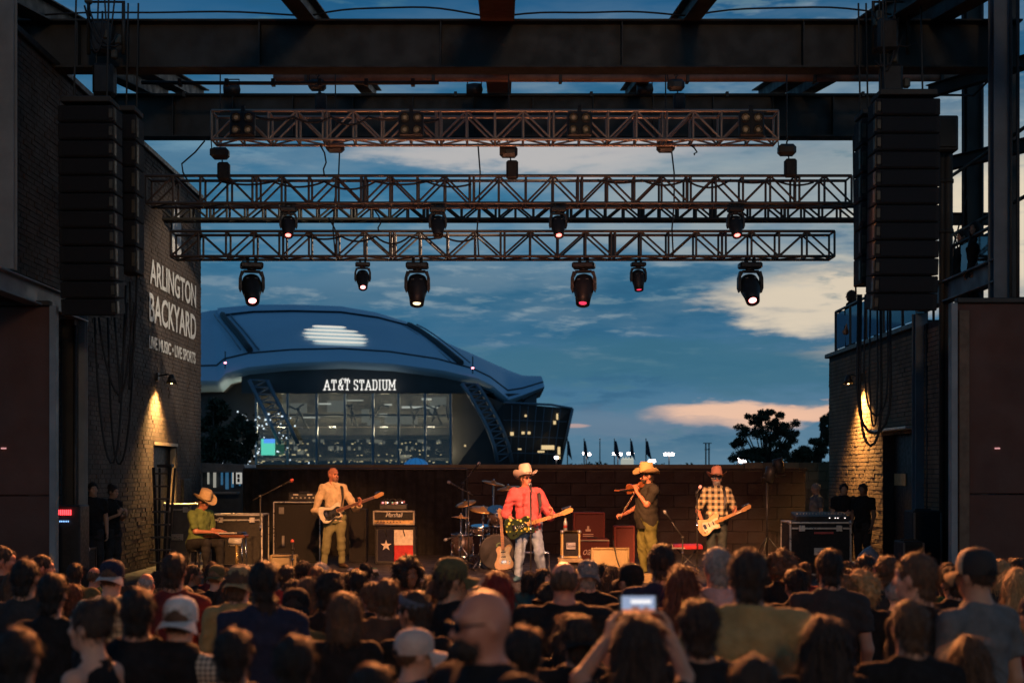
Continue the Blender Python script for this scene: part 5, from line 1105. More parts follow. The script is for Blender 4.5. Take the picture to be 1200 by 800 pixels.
# ================================================================== PEOPLE
# signed distance primitives, each evaluated only near itself, turned into one continuous skin
def V3(p): return np.array(p, np.float32)
def cap(a, b, ra, rb=None, k=.03, flat=False, s=1): return dict(t='c', a=V3(a), b=V3(b), ra=ra, rb=ra if rb is None else rb, k=k, flat=flat, s=s)
def ell(c, r, k=.03, s=1, q=None): return dict(t='e', c=V3(c), r=V3(r), k=k, s=s, q=np.eye(3, dtype=np.float32) if q is None else q)
def prof(rows, k=.03, lean=(0, 0), drop=0, g=0.0, s=1): return dict(t='p', rows=np.array(rows, np.float32), k=k, lean=lean, drop=drop, g=g, s=s)
def plane(p, n_, k=.004): return dict(t='h', p=V3(p), n=V3(Vector(n_).normalized()), k=k, s=-1)
def xform(prims, M):
    M3 = np.array(M.to_3x3(), np.float32); out_ = []
    for d in prims:
        d = dict(d)
        if d['t'] == 'c': d['a'] = V3(M @ Vector(d['a'])); d['b'] = V3(M @ Vector(d['b']))
        elif d['t'] == 'e': d['c'] = V3(M @ Vector(d['c'])); d['q'] = M3 @ d['q']
        elif d['t'] == 'h': d['p'] = V3(M @ Vector(d['p'])); d['n'] = M3 @ d['n']
        out_.append(d)
    return out_
def bounds(d):
    if d['t'] == 'c': r_ = max(d['ra'], d['rb']); return np.minimum(d['a'], d['b']) - r_, np.maximum(d['a'], d['b']) + r_
    if d['t'] == 'e': r_ = np.abs(d['q']) @ d['r']; return d['c'] - r_, d['c'] + r_
    rw = d['rows']; lx, ly = d['lean']; z0, z1 = rw[0, 0], rw[-1, 0]; mx, my = rw[:, 1].max() + d['g'], rw[:, 2].max() + d['g']; e = .55
    return V3((-mx - abs(lx) * e, -my - abs(ly) * e - .05, z0 - d['drop'])), V3((mx + abs(lx) * e, my + abs(ly) * e + .05, z1 - d['drop']))
def sdf_arrays(prims, vox, noise=None):
    pos = [bounds(d) for d in prims if d['s'] > 0]; lo = np.min([b[0] for b in pos], 0) - vox * 3; hi = np.max([b[1] for b in pos], 0) + vox * 3
    n_ = np.ceil((hi - lo) / vox).astype(int) + 1; ax = [lo[i] + vox * np.arange(n_[i], dtype=np.float32) for i in range(3)]; D = np.full(n_, .15, np.float32)
    for d in prims:
        if d['t'] == 'h': sl = (slice(None),) * 3
        else:
            b0, b1 = bounds(d); pad = d['k'] + vox * 2; i0 = np.clip(np.floor((b0 - pad - lo) / vox).astype(int), 0, n_); i1 = np.clip(np.ceil((b1 + pad - lo) / vox).astype(int) + 1, 0, n_)
            if (i1 <= i0).any(): continue
            sl = tuple(slice(a, b) for a, b in zip(i0, i1))
        X, Y, Z = ax[0][sl[0], None, None], ax[1][None, sl[1], None], ax[2][None, None, sl[2]]
        if d['t'] == 'c':
            a, ba = d['a'], d['b'] - d['a']; L2 = float(ba @ ba) + 1e-9; L = math.sqrt(L2); tt = ((X - a[0]) * ba[0] + (Y - a[1]) * ba[1] + (Z - a[2]) * ba[2]) / L2; tc_ = np.clip(tt, 0, 1)
            dd = np.sqrt((X - a[0] - tc_ * ba[0]) ** 2 + (Y - a[1] - tc_ * ba[1]) ** 2 + (Z - a[2] - tc_ * ba[2]) ** 2) - (d['ra'] + (d['rb'] - d['ra']) * tc_)
            if d['flat']: dd = np.maximum(dd, (tt - 1) * L)
        elif d['t'] == 'e':
            q, c, r_ = d['q'], d['c'], d['r']; x_, y_, z_ = X - c[0], Y - c[1], Z - c[2]; l_ = [q[0, i] * x_ + q[1, i] * y_ + q[2, i] * z_ for i in range(3)]
            k0 = np.sqrt(sum((l_[i] / r_[i]) ** 2 for i in range(3))); k1 = np.sqrt(sum((l_[i] / r_[i] ** 2) ** 2 for i in range(3))) + 1e-6; dd = k0 * (k0 - 1) / k1
        elif d['t'] == 'p':
            rw = d['rows']; zz = Z + d['drop']; f = np.clip(zz - .95, 0, .6) / .5; it = lambda i: np.interp(zz.ravel(), rw[:, 0], rw[:, i]).reshape(zz.shape)
            rx, ry, cy = it(1) + d['g'], it(2) + d['g'], it(3); dd = (np.sqrt(((X - d['lean'][0] * f) / rx) ** 2 + ((Y - cy - d['lean'][1] * f) / ry) ** 2) - 1) * np.minimum(rx, ry)
            dd = np.maximum(dd, np.maximum(rw[0, 0] - zz, zz - rw[-1, 0]))
        else: dd = -((X - d['p'][0]) * d['n'][0] + (Y - d['p'][1]) * d['n'][1] + (Z - d['p'][2]) * d['n'][2])
        A = D[sl]; k = d['k']
        if d['s'] > 0: h = np.clip(k - np.abs(A - dd), 0, None) / k; D[sl] = np.minimum(A, dd) - h * h * k * .25
        else: h = np.clip(k - np.abs(A + dd), 0, None) / k; D[sl] = np.maximum(A, -dd) + h * h * k * .25
    if noise is not None: D += noise(ax[0][:, None, None], ax[1][None, :, None], ax[2][None, None, :]).astype(np.float32)
    G = vdb.FloatGrid(1.0); G.copyFromArray(np.ascontiguousarray(D)); Vv, Q = G.convertToQuads(isovalue=0.0); Vv = Vv * vox + lo
    return Vv, Q[:, ::-1]
def fix_winding(Vv, Q):
    p0, p1, p2 = Vv[Q[:, 0]], Vv[Q[:, 1]], Vv[Q[:, 2]]; vol = np.einsum('ij,ij->i', p0, np.cross(p1, p2)).sum(); return Q if vol > 0 else Q[:, ::-1]
def sdf_mesh(name, prims, vox, noise=None):
    Vv, Q = sdf_arrays(prims, vox, noise); return np_mesh(name, Vv, fix_winding(Vv, Q))
def folds(amp, seed=0.0):
    amp = amp * 1.5
    return lambda X, Y, Z: amp * .9 * (.45 - np.abs(np.sin(13 * Z + 8 * X + 2.6 * np.sin(9 * X + 5 * Y + seed) + 1.8 * np.sin(11 * Z + seed)))) + amp * .8 * (np.sin(21 * Z + 9 * X + 3 * np.sin(7 * Y + 6 * X + seed) + seed) * .5 + .5 * np.sin(33 * X - 17 * Z + 2.5 * np.sin(11 * Z + seed)) + .35 * np.sin(47 * Y + 29 * Z + 19 * X))
TORSO = [(.80, .155, .115, .01), (.90, .172, .125, .01), (.97, .166, .120, .005), (1.07, .146, .106, 0), (1.2, .160, .112, 0), (1.31, .172, .114, .005), (1.39, .150, .098, .012), (1.44, .112, .080, .02), (1.475, .075, .066, .024), (1.515, .060, .060, .026)]
TORSOW = [(.80, .165, .118, .015), (.90, .178, .125, .015), (.97, .160, .112, .01), (1.07, .128, .094, .005), (1.2, .142, .104, -.005), (1.30, .150, .116, -.012), (1.38, .132, .094, .01), (1.43, .092, .070, .02), (1.47, .060, .056, .025), (1.50, .048, .05, .025)]
PIV = Vector((0, .02, 1.5))
class Pose:
    def __init__(s, woman=False, bulk=0.0, belly=0.0, yaw=0, pitch=0, roll=0, lean=(0, 0), drop=0.0, arms=None, legs=None, curl=(35, 35), face=True):
        s.woman, s.bulk, s.belly, s.lean, s.drop, s.curl, s.face = woman, bulk, belly, lean, drop, curl, face
        s.rows = [list(r_) for r_ in (TORSOW if woman else TORSO)]
        for r_ in s.rows:
            wb = math.exp(-((r_[0] - 1.05) / .14) ** 2); r_[1] += bulk * (.5 if r_[0] > 1.4 else 1) + belly * wb * .7; r_[2] += bulk * (.4 if r_[0] > 1.4 else 1) + belly * wb; r_[3] -= belly * wb * .6
        sx = (.158 if woman else .182) + bulk * .8; s.sh = [s.T((e * sx, .015, 1.412)) for e in (-1, 1)]
        if arms is None: arms = [((e * (sx + .055), .035, 1.12), (e * (sx + .045), -.06, .88), (0, -.25, -1), (-e, 0, 0)) for e in (-1, 1)]
        s.arms = arms; s.legs = legs or [((e * .10, -.012, .49), (e * .112, .02, .085), (e * .3, -1, 0)) for e in (-1, 1)]; s.hipz = .90 - drop
        s.HM = Matrix.Translation(s.T(PIV)) @ Matrix.Rotation(R(yaw), 4, 'Z') @ Matrix.Rotation(R(roll), 4, 'Y') @ Matrix.Rotation(R(pitch), 4, 'X') @ Matrix.Translation(-PIV)
    def T(s, p):
        p = Vector(p); f = min(max(p.z - .95, 0), .6) / .5; return Vector((p.x + s.lean[0] * f, p.y + s.lean[1] * f, p.z - s.drop))
    def head(s):
        w = .95 if s.woman else 1; h = [ell((0, .008, 1.662), (.074 * w, .094, .098), .02), ell((0, -.03, 1.59), (.052 * w, .060, .062), .04), ell((0, -.068, 1.556), (.026 * w, .022, .02), .025)]
        if s.face:
            h += [cap((0, -.088, 1.652), (0, -.112, 1.612), .009, .014, .012), ell((0, -.084, 1.672), (.052, .016, .012), .02), ell((-.034, -.093, 1.645), (.020, .016, .012), .01, -1), ell((.034, -.093, 1.645), (.020, .016, .012), .01, -1),
                  ell((0, -.090, 1.582), (.023, .010, .006), .008), ell((0, -.088, 1.570), (.019, .010, .006), .008), ell((-.042, -.066, 1.617), (.02, .018, .018), .03), ell((.042, -.066, 1.617), (.02, .018, .018), .03)]
        for e in (-1, 1): h.append(ell((e * .077 * w, .008, 1.632), (.010, .022, .031), .012))
        return xform(h, s.HM)
    def arm_pr(s, g=0.0, frac=1.0, flat=False, k=.03):
        out_ = []; m = .85 if s.woman else 1
        for i in (0, 1):
            S_, (E, Wp, d, n_) = s.sh[i], s.arms[i]; E, Wp = Vector(E), Vector(Wp); b = s.bulk * .5
            if frac <= 1: out_.append(cap(S_, S_.lerp(E, frac), .052 * m + g + b, (.052 - .012 * frac) * m + g + b, k, flat))
            else: out_ += [cap(S_, E, .052 * m + g + b, .041 * m + g + b * .7, k), cap(E, E.lerp(Wp, frac - 1), .041 * m + g + b * .7, (.041 - .014 * (frac - 1)) * m + g + b * .4, .02, flat)]
            out_.append(cap(s.T((0, .025, 1.452)), S_, .046 + g * .8, .044 * m + g + b, .04))
        return out_
    def hands(s, rf=.0088):
        out_ = []
        for i in (0, 1):
            E, Wp, d, n_ = s.arms[i]; w = Vector(Wp); d = Vector(d).normalized(); n_ = Vector(n_); n_ = (n_ - d * n_.dot(d)).normalized(); sd = d.cross(n_).normalized(); thumb = 1 if i == 0 else -1; m = .9 if s.woman else 1
            for o_ in (-.026, 0, .024): out_.append(cap(w + d * .012 + sd * o_ * .6, w + d * .084 * m + sd * o_, .0155 * m, .0135 * m, .015))
            cu = s.curl[i]
            for j, (o_, L) in enumerate(((-.031, .072), (-.0105, .082), (.0105, .077), (.031, .060))):
                o2 = o_ * thumb * -1; b = w + d * .088 * m + sd * o2; a1, a2 = R(cu * .75), R(cu * 1.9); d1 = d * math.cos(a1) + n_ * math.sin(a1); d2 = d * math.cos(a2) + n_ * math.sin(a2)
                p1 = b + d1 * L * .5 * m; p2 = p1 + d2 * L * .52 * m; out_ += [cap(b, p1, rf * 1.08, rf, .005), cap(p1, p2, rf, rf * .86, .005)]
            tb = w + d * .03 + sd * (.028 * thumb); t1 = tb + (d * .62 + sd * .62 * thumb + n_ * .45).normalized() * .042 * m; t2 = t1 + (d * .85 + sd * .1 * thumb + n_ * (.3 + cu * .008)).normalized() * .034 * m
            out_ += [cap(tb, t1, rf * 1.35, rf * 1.15, .012), cap(t1, t2, rf * 1.12, rf * .92, .005)]
        return out_
    def leg_pr(s, g=0.0, end=1.0, flat=False):
        out_ = []
        for i, e in enumerate((-1, 1)):
            K, A, fd = (Vector(q) if len(q) == 3 else q for q in s.legs[i]); H_ = Vector((e * .088, .01, s.hipz)); b = s.bulk * .7
            out_ += [cap(H_, K, .088 + g + b, .056 + g + b * .4, .05), cap(K, K.lerp(A, end), .055 + g + b * .4, .055 - .018 * end + g, .03, flat)]; c = K.lerp(A, .28); out_.append(ell(c + Vector((0, .016, 0)), (.05 + g, .052 + g, .11), .03))
        return out_
    def torso(s, g=0.0, z0=.80): 
        rw = [r_ for r_ in s.rows if r_[0] > z0]; r0 = np.array(s.rows); rw = [[z0] + [float(np.interp(z0, r0[:, 0], r0[:, i])) for i in (1, 2, 3)]] + rw; return prof(rw, .04, s.lean, s.drop, g)
    def skin(s, vox=.012, hands=True):
        pr = [s.torso(-.006)] + s.leg_pr(-.006) + s.arm_pr(0) + [cap(a[0], a[1], .041 * (.85 if s.woman else 1), .027, .02) for a in s.arms]
        nk = .047 if s.woman else .058; pr += [cap(s.T((0, .025, 1.44)), s.HM @ Vector((0, .012, 1.59)), nk + .008, nk, .035)] + s.head()
        for e, l_ in zip((-1, 1), s.legs): A, fd = Vector(l_[1]), Vector(l_[2]).normalized(); pr += [cap(A + Vector((0, 0, -.035)) - fd * .04, A + Vector((0, 0, -.05)) + fd * .15, .038, .028, .03)]
        if hands: pr += s.hands(max(.0088, vox * .8))
        return sdf_mesh('body', pr, vox)
    def shirt(s, vox=.014, sleeve=.62, hem=.86, amp=.005, loose=.014, seed=0.0, collar=False):
        pr = [s.torso(loose, hem)]
        if sleeve > 0: pr += s.arm_pr(loose + .002, sleeve, True)
        else:
            for i in (0, 1): pr.append(cap(s.T((0, .02, 1.41)), s.sh[i].lerp(s.T((0, .02, 1.42)), .35), .05, .042, .03))
        if collar:
            for k in range(14):
                a, b = R(k * 360 / 14), R((k + 1) * 360 / 14); q = lambda t: s.T((.080 * math.sin(t), .024 - .078 * math.cos(t), 1.496 - .035 * max(0, math.cos(t)) ** 2)); pr.append(cap(q(a), q(b), .0135, .0135, .006))
            for e in (-1, 1): pr.append(cap(s.T((e * .022, -.072, 1.462)), s.T((e * .066, -.104, 1.405)), .019, .009, .005))
        return sdf_mesh('shirt', pr, vox, folds(amp, seed))
    def placket(s, z0, z1=1.43, loose=.02):
        r0 = np.array(s.rows); b = MB(); L, R2 = [], []
        for k in range(12):
            z = z0 + (z1 - z0) * k / 11; ry, cy = float(np.interp(z, r0[:, 0], r0[:, 2])), float(np.interp(z, r0[:, 0], r0[:, 3])); y_ = cy - ry - loose - .009; L.append(s.T((-.017, y_, z))); R2.append(s.T((.017, y_, z)))
            if k % 2: b.lathe([(.0065, 0), (.006, .003), (0, .0035)], 8, Matrix.Translation(s.T((0, y_ - .001, z))) @ Matrix.Rotation(R(90), 4, 'X'))
        b.grid([L, R2]).grid([[p + Vector((0, .012, 0)) for p in R2], R2]).grid([L, [p + Vector((0, .012, 0)) for p in L]]); return b.mesh('placket')
    def trousers(s, vox=.015, seed=2.0, amp=.007, loose=.019):
        pr = s.leg_pr(loose, .97, True); r0 = np.array(s.rows); rows = [[z] + [float(np.interp(z, r0[:, 0], r0[:, i])) for i in (1, 2, 3)] for z in (.80, .86, .92, .97)]; pr.insert(0, prof(rows, .05, s.lean, s.drop, loose * .5)); return sdf_mesh('trousers', pr, vox, folds(amp, seed))
    def shoes(s, vox=.012, boot=False):
        pr = []
        for l_ in s.legs:
            K, A, fd = Vector(l_[0]), Vector(l_[1]), Vector(l_[2]).normalized(); pr += [cap(A + Vector((0, 0, -.03)) - fd * .045, A + Vector((0, 0, -.045)) + fd * .165, .047, .034, .02), cap(A + Vector((0, 0, -.03)), A.lerp(K, .35 if boot else .08), .046, .05 if boot else .044, .02)]
        zf = min(Vector(l_[1]).z for l_ in s.legs) - .085; pr.append(plane((0, 0, zf + .004), (0, 0, -1))); return sdf_mesh('shoes', pr, vox)
# ---- hair in the head's own frame
def ribbons(Vv, Q, count, length, seed, spread=.5, width=.0022, down=1.0, lift=.012):
    rs = np.random.RandomState(seed); p0, p1, p2 = Vv[Q[:, 0]], Vv[Q[:, 1]], Vv[Q[:, 2]]; nr = np.cross(p1 - p0, p2 - p0); nr /= np.linalg.norm(nr, axis=1)[:, None] + 1e-9
    i = rs.randint(0, len(Q), count); p, n_ = p0[i] - nr[i] * .003, nr[i]; t = rs.normal(size=(count, 3)) * spread; t[:, 2] -= down; t[:, 1] += .35; t -= n_ * (t * n_).sum(1)[:, None]; t /= np.linalg.norm(t, axis=1)[:, None] + 1e-9
    sd = np.cross(t, n_) * width; L = length * rs.uniform(.5, 1.3, (count, 1)); l_ = lift * rs.uniform(.3, 1.4, (count, 1)); a, b, c = p, p + t * L * .5 + n_ * l_, p + t * L + n_ * l_ * 1.1
    c[:, 2] -= L[:, 0] * .12; VV = np.stack([a - sd, a + sd, b - sd, b + sd, c - sd * .3, c + sd * .3], 1).reshape(-1, 3); base_ = (np.arange(count) * 6)[:, None] + len(Vv)
    QQ = np.concatenate([base_ + np.array([0, 1, 3, 2]), base_ + np.array([2, 3, 5, 4])]); return np.concatenate([Vv, VV]), np.concatenate([Q, QQ])
def strand_noise(amp, f=26): return lambda X, Y, Z: amp * (np.sin(f * np.arctan2(X, Y - .01) + 9 * Z + 2.2 * np.sin(17 * Z + 6 * X)) * .6 + .4 * np.sin(61 * X + 33 * Y + 23 * Z))
HAIRS = {}
def hair_mesh(kind, vox=.008):
    if kind in HAIRS: return HAIRS[kind]
    face = ell((0, -.115, 1.612), (.072, .075, .108), .012, -1); scalp = ell((0, .012, 1.668), (.083, .102, .101), .01); ears = [ell((e * .088, -.012, 1.625), (.022, .036, .046), .008, -1) for e in (-1, 1)]; low = plane((0, .02, 1.578), (0, .30, -1)); nape = ell((0, .060, 1.572), (.056, .042, .052), .02); cut = []
    nz_, rb = strand_noise(.0055, 15), (700, .045, .6)
    if kind == 'short': pr = [scalp, face, low, nape] + ears
    elif kind == 'buzz': pr = [ell((0, .010, 1.664), (.0775, .097, .099), .01), ell((0, -.115, 1.61), (.075, .07, .115), .01, -1), low] + ears; nz_, rb = strand_noise(.001, 60), (900, .008, 1.0)
    elif kind == 'fringe': pr = [ell((0, .012, 1.655), (.081, .099, .09), .01), ell((0, -.03, 1.74), (.095, .115, .082), .012, -1), face, low] + ears; rb = (300, .02, .5)
    elif kind == 'tousled': pr = [scalp] + [ell((.07 * math.sin(k * 2.4) * (1 - k / 40), .01 + .085 * math.cos(k * 2.4) * (1 - k / 40), 1.68 + .085 * k / 24), (.03, .032, .022), .014) for k in range(24)] + [face, low, nape] + ears; rb = (900, .045, .8)
    elif kind == 'curly':
        rr = random.Random(3); pr = [ell((0, .02, 1.665), (.10, .118, .115), .01)]
        for k in range(90):
            a, zz = rr.uniform(0, 6.28), rr.uniform(-.9, 1); q = math.sqrt(max(0, 1 - zz * zz)); pr.append(ell((.105 * q * math.cos(a), .02 + .122 * q * math.sin(a), 1.655 + .12 * zz), (.03, .03, .028), .008))
        pr += [ell((0, -.125, 1.60), (.07, .08, .12), .012, -1)]; nz_, rb = strand_noise(.005, 40), (1500, .05, 1.1)
    elif kind in ('long', 'longwavy'):
        pr = [scalp, prof([(1.30, .10, .028, .105), (1.42, .125, .042, .095), (1.55, .105, .065, .06), (1.66, .088, .09, .02)], .03), face]; rb = (1300, .11, .3)
        for e in (-1, 1): pr.append(cap((e * .078, -.01, 1.64), (e * .10, -.02, 1.40), .026, .018, .02))
        nz_ = strand_noise(.008 if kind == 'long' else .014, 24)
    elif kind == 'bob': pr = [ell((0, .016, 1.665), (.092, .108, .106), .01), prof([(1.49, .092, .085, .035), (1.56, .102, .098, .02), (1.66, .092, .1, .016)], .03), face, ell((0, -.1, 1.52), (.075, .09, .1), .01, -1)]; rb = (900, .06, .35)
    elif kind == 'bun': pr = [scalp, ell((0, .085, 1.735), (.048, .045, .042), .015), face, low] + ears; rb = (420, .05, .5)
    elif kind == 'ponytail': pr = [scalp, cap((0, .095, 1.70), (0, .15, 1.62), .025, .032, .015), cap((0, .15, 1.62), (.01, .13, 1.42), .032, .012, .02), face, low]; rb = (700, .07, .35)
    elif kind == 'beard': pr = [ell((0, -.052, 1.572), (.056, .058, .052), .01), ell((0, -.06, 1.60), (.02, .05, .02), .01, -1), plane((0, 0, 1.612), (0, 0, 1))]; nz_, rb = strand_noise(.002, 40), (350, .018, .5)
    Vv, Q = sdf_arrays(pr, vox, nz_); Q = fix_winding(Vv, Q); Vv, Q = ribbons(Vv, Q, rb[0], rb[1], 11, rb[2]); HAIRS[kind] = np_mesh('hair_' + kind, Vv, Q); return HAIRS[kind]
HM_ = {}
def hm(n_, c, rough=.5): 
    if n_ not in HM_: HM_[n_] = mat('hair_' + n_, c, rough, 0, .35, 30, .4, 220, spec=.35)
    return HM_[n_]
HAIRC = dict(black=(.016, .013, .011), dark=(.036, .023, .016), brown=(.095, .052, .028), auburn=(.13, .042, .02), red=(.17, .02, .015), blond=(.42, .26, .11), sandy=(.17, .10, .05), grey=(.28, .26, .24), white=(.45, .42, .38))
SK = [mat('skin_fair', (.56, .33, .23), .5, 0, .08, 12, .1, 120, spec=.4), mat('skin_tan', (.42, .24, .155), .5, 0, .08, 12, .1, 120, spec=.4), mat('skin_brown', (.19, .10, .06), .48, 0, .1, 12, .1, 120, spec=.4), mat('skin_ruddy', (.52, .21, .13), .45, 0, .1, 12, .1, 120, spec=.45)]
CL = {k: cloth('cloth_' + k, c) for k, c in dict(black=(.012, .012, .013), charcoal=(.03, .03, .032), navy=(.018, .024, .05), maroon=(.12, .02, .02), red=(.34, .03, .025), olive=(.10, .09, .04), tan=(.36, .25, .12), mustard=(.32, .235, .10), pale=(.50, .43, .38), pink=(.50, .30, .28),
      grey=(.13, .14, .15), bluegrey=(.115, .125, .13), brown=(.08, .045, .03), green=(.03, .075, .03), white=(.6, .58, .54), denim=(.09, .12, .17), darkdenim=(.03, .04, .06), teal=(.03, .09, .10)).items()}
def stripes(t, x, f, w): return t.math('GREATER_THAN', t.math('FRACT', t.math('MULTIPLY', x, f)), w)
def gingham(t, v, x, y, z):
    a, b = stripes(t, x, 38, .5), stripes(t, z, 38, .5); return t.mix(t.math('MULTIPLY', t.math('ADD', a, b), .5), (.55, .48, .36), (.06, .05, .05))
CL['gingham'] = pattern_mat('cloth_gingham', gingham)
CL['check'] = pattern_mat('cloth_pale_check', lambda t, v, x, y, z: t.mix(t.math('MULTIPLY', t.math('MAXIMUM', stripes(t, x, 26, .8), stripes(t, z, 26, .8)), .7), (.55, .48, .30), (.16, .14, .10)))
def plaid(t, v, x, y, z):
    a, b = stripes(t, x, 9.5, .5), stripes(t, z, 9.5, .5); c = t.mix(t.math('MULTIPLY', t.math('ADD', a, b), .5), (.03, .028, .028), (.70, .58, .34)); return t.mix(t.math('MULTIPLY', t.math('MAXIMUM', stripes(t, x, 9.5, .93), stripes(t, z, 9.5, .93)), .7), c, (.5, .35, .1))
CL['plaid'] = pattern_mat('cloth_plaid', plaid)
# ---- headwear in the head's own frame
def cap_meshes():
    M = Matrix.Translation((0, .008, 1.672)) @ Matrix.Diagonal((1, 1.18, 1, 1)); b = MB(); rows = []
    for r_, h in ((.088, -.022), (.089, .0), (.089, .03), (.083, .062), (.066, .088), (.04, .103), (.014, .108), (.0, .1085)):
        rows.append([M @ Vector((r_ * (1 + .012 * math.cos(6 * a)) * math.cos(a), r_ * (1 + .012 * math.cos(6 * a)) * math.sin(a), h)) for a in [2 * math.pi * k / 30 for k in range(30)]])
    b.grid(rows, True, True); crown = b.mesh('cap'); b = MB(); top, bot_ = [], []
    for j in range(6):
        q = j / 5; row = []
        for i in range(13):
            a = R(-68 + 136 * i / 12); e = .085 + q * .068 * math.cos(a * .82); row.append(Vector((math.sin(a) * e * (1 - .06 * q), .008 - math.cos(a) * e * 1.18, 1.668 - .006 - .05 * q * q * math.sin(a) ** 2 * 1.3 - .016 * q)))
        top.append(row); bot_.append([p - Vector((0, 0, .004)) for p in row])
    b.grid(top).grid([r_[::-1] for r_ in bot_]).grid([top[-1], bot_[-1]]); brim = b.mesh('brim'); btn = MB().lathe([(.009, 0), (.006, .006), (0, .007)], 8, Matrix.Translation((0, .008, 1.780))).mesh('button')
    hole = MB().prism([(.034 * math.cos(a), .024 * math.sin(a)) for a in [math.pi * k / 10 for k in range(11)]], -.0, .006, Matrix.Translation((0, .1115, 1.651))).mesh('strap_gap')
    return crown, brim, btn, hole
CAPM = cap_meshes()
def hat_meshes():
    rows = []; N = 40
    def ring(rx, ry, z, curl=0.0, pinch=0.0, dip=0.0):
        o_ = []
        for k in range(N):
            a = 2 * math.pi * k / N; c, s_ = math.cos(a), math.sin(a); px_, py_ = rx * c, ry * s_; px_ *= 1 - pinch * max(0, -s_) ** 2 * .6; o_.append(Vector((px_ * (1 - curl * .9 * abs(c) ** 3), py_, z + curl * abs(c) ** 2.2 * 1.0 - dip * abs(s_) ** 3)))
        return o_
    br = [ring(.084, .102, 0), ring(.112, .130, -.004, .008), ring(.142, .160, .000, .032, 0, .008), ring(.164, .190, .006, .066, 0, .022)]
    cr = [ring(.085, .103, -.004), ring(.086, .103, .03), ring(.083, .099, .08, 0, .12), ring(.078, .094, .132, 0, .35), ring(.062, .080, .150, 0, .5), ring(.03, .05, .130, 0, .5), ring(.004, .02, .122)]
    b = MB(); b.grid(br, True, True); low = [[p - Vector((0, 0, .005)) for p in r_] for r_ in br]; b.grid(low[::-1], True, True); b.grid([br[-1], low[-1]], True, True); brim = b.mesh('brim')
    crown = MB().grid(cr, True, True).mesh('cowboy_hat'); band = MB().grid([ring(.0875, .105, .002), ring(.0885, .1055, .022)], True, True).mesh('hat_band'); return crown, brim, band
HATM = hat_meshes()
CL['two_tone_cap'] = pattern_mat('cap_two_tone', lambda t, v, x, y, z: t.mix(t.math('GREATER_THAN', t.math('ADD', y, t.math('MULTIPLY', z, -.0)), .0), (.50, .40, .24), (.015, .014, .014)))
def child(name, me, parent, m, M=None): return link(name, me, parent, m, M)
def add_cap(t, HM, crown_m, brim_m=None, back=False, tilt=0):
    M = HM @ Matrix.Translation((0, 0, 0)) @ (Matrix.Rotation(R(180), 4, 'Z') if back else Matrix.Identity(4)); c = child('cap', CAPM[0], t, crown_m, M)
    child('brim', CAPM[1], c, brim_m or crown_m); child('button', CAPM[2], c, brim_m or crown_m); child('strap_gap', CAPM[3], c, CL['black']); return c
def add_hat(t, HM, m, band_m, tilt=0, z=1.695, sc=1.2):
    M = HM @ Matrix.Translation((0, .008, z)) @ Matrix.Rotation(R(tilt), 4, 'X') @ Matrix.Scale(sc, 4); h = child('cowboy_hat', HATM[0], t, m, M); child('brim', HATM[1], h, m); child('hat_band', HATM[2], h, band_m); return h
def glasses_mesh(shade=True):
    b = MB()
    for e in (-1, 1):
        pts = [(e * .033 + .024 * math.cos(a), 1.645 + .018 * math.sin(a) - .002) for a in [2 * math.pi * k / 12 for k in range(12)]]; b.prism(pts, -.112, -.106); b.box((e * .067, -.05, 1.652), (.004, .115, .006))
    return b.box((0, -.11, 1.652), (.03, .005, .005)).mesh('sunglasses')
GLM = glasses_mesh(); SUNG = mat('sunglass_black', (.008, .008, .009), .12)
EYE = MB()
for e in (-1, 1): EYE.lathe([(0, -.009), (.007, -.006), (.0095, 0), (.007, .006), (0, .009)], 10, Matrix.Translation((e * .034, -.0835, 1.646)) @ Matrix.Rotation(R(90), 4, 'X'))
BROW = MB(); MOU = MB().lathe([(0, -.02), (.004, -.012), (.0055, 0), (.004, .012), (0, .02)], 8, Matrix.Translation((0, -.0945, 1.576)) @ Matrix.Rotation(R(90), 4, 'Y'))
for e in (-1, 1): BROW.tube([(e * .016, -.097, 1.664), (e * .034, -.097, 1.670), (e * .055, -.086, 1.664)], [.004, .005, .003], 6)
BROWM, MOUM = BROW.mesh('eyebrows'), MOU.mesh('mouth'); LIP = mat('lip', (.22, .05, .04), .4)
EYEM = EYE.mesh('eyes'); EYEC = mat('eye_dark', (.03, .02, .015), .2)
# ---- the band (targets given as seen: x to the picture's right, y away, z up; turned into each body's own frame)
def inv_rot(p, deg): return Matrix.Rotation(-R(deg), 3, 'Z') @ Vector(p)
def performer(label, px_, Y, rot, H, arms, group=None, z=SZ, **kw):
    t = thing('person', label, 'person', (PX(px_, Y), Y, z), (0, 0, R(rot)), group, H / 1.75); s = 1.75 / H
    ar = [tuple(inv_rot(Vector(v) * (s if i < 2 else 1), rot) for i, v in enumerate(a)) for a in arms]; sleeve = kw.pop('sleeve', .62); hem = kw.pop('hem', .84); col = kw.pop('collar', False); boot = kw.pop('boot', False); loose = kw.pop('loose', .014); amp = kw.pop('amp', .006)
    sk, sh, tr, so = kw.pop('mats'); ps_ = Pose(arms=ar, **kw); child('body', ps_.skin(.0095), t, sk)
    child('shirt', ps_.shirt(.011, sleeve, hem, amp, loose, px_ * .1, col), t, sh)
    if col: child('placket', ps_.placket(hem + .01, 1.43, loose), t, sh)
    child('eyebrows', BROWM, t, hm('dark', HAIRC['dark']), ps_.HM); child('mouth', MOUM, t, LIP, ps_.HM)
    child('trousers', ps_.trousers(.012, px_ * .2), t, tr); child('shoes', ps_.shoes(.011, boot), t, so); return t, ps_
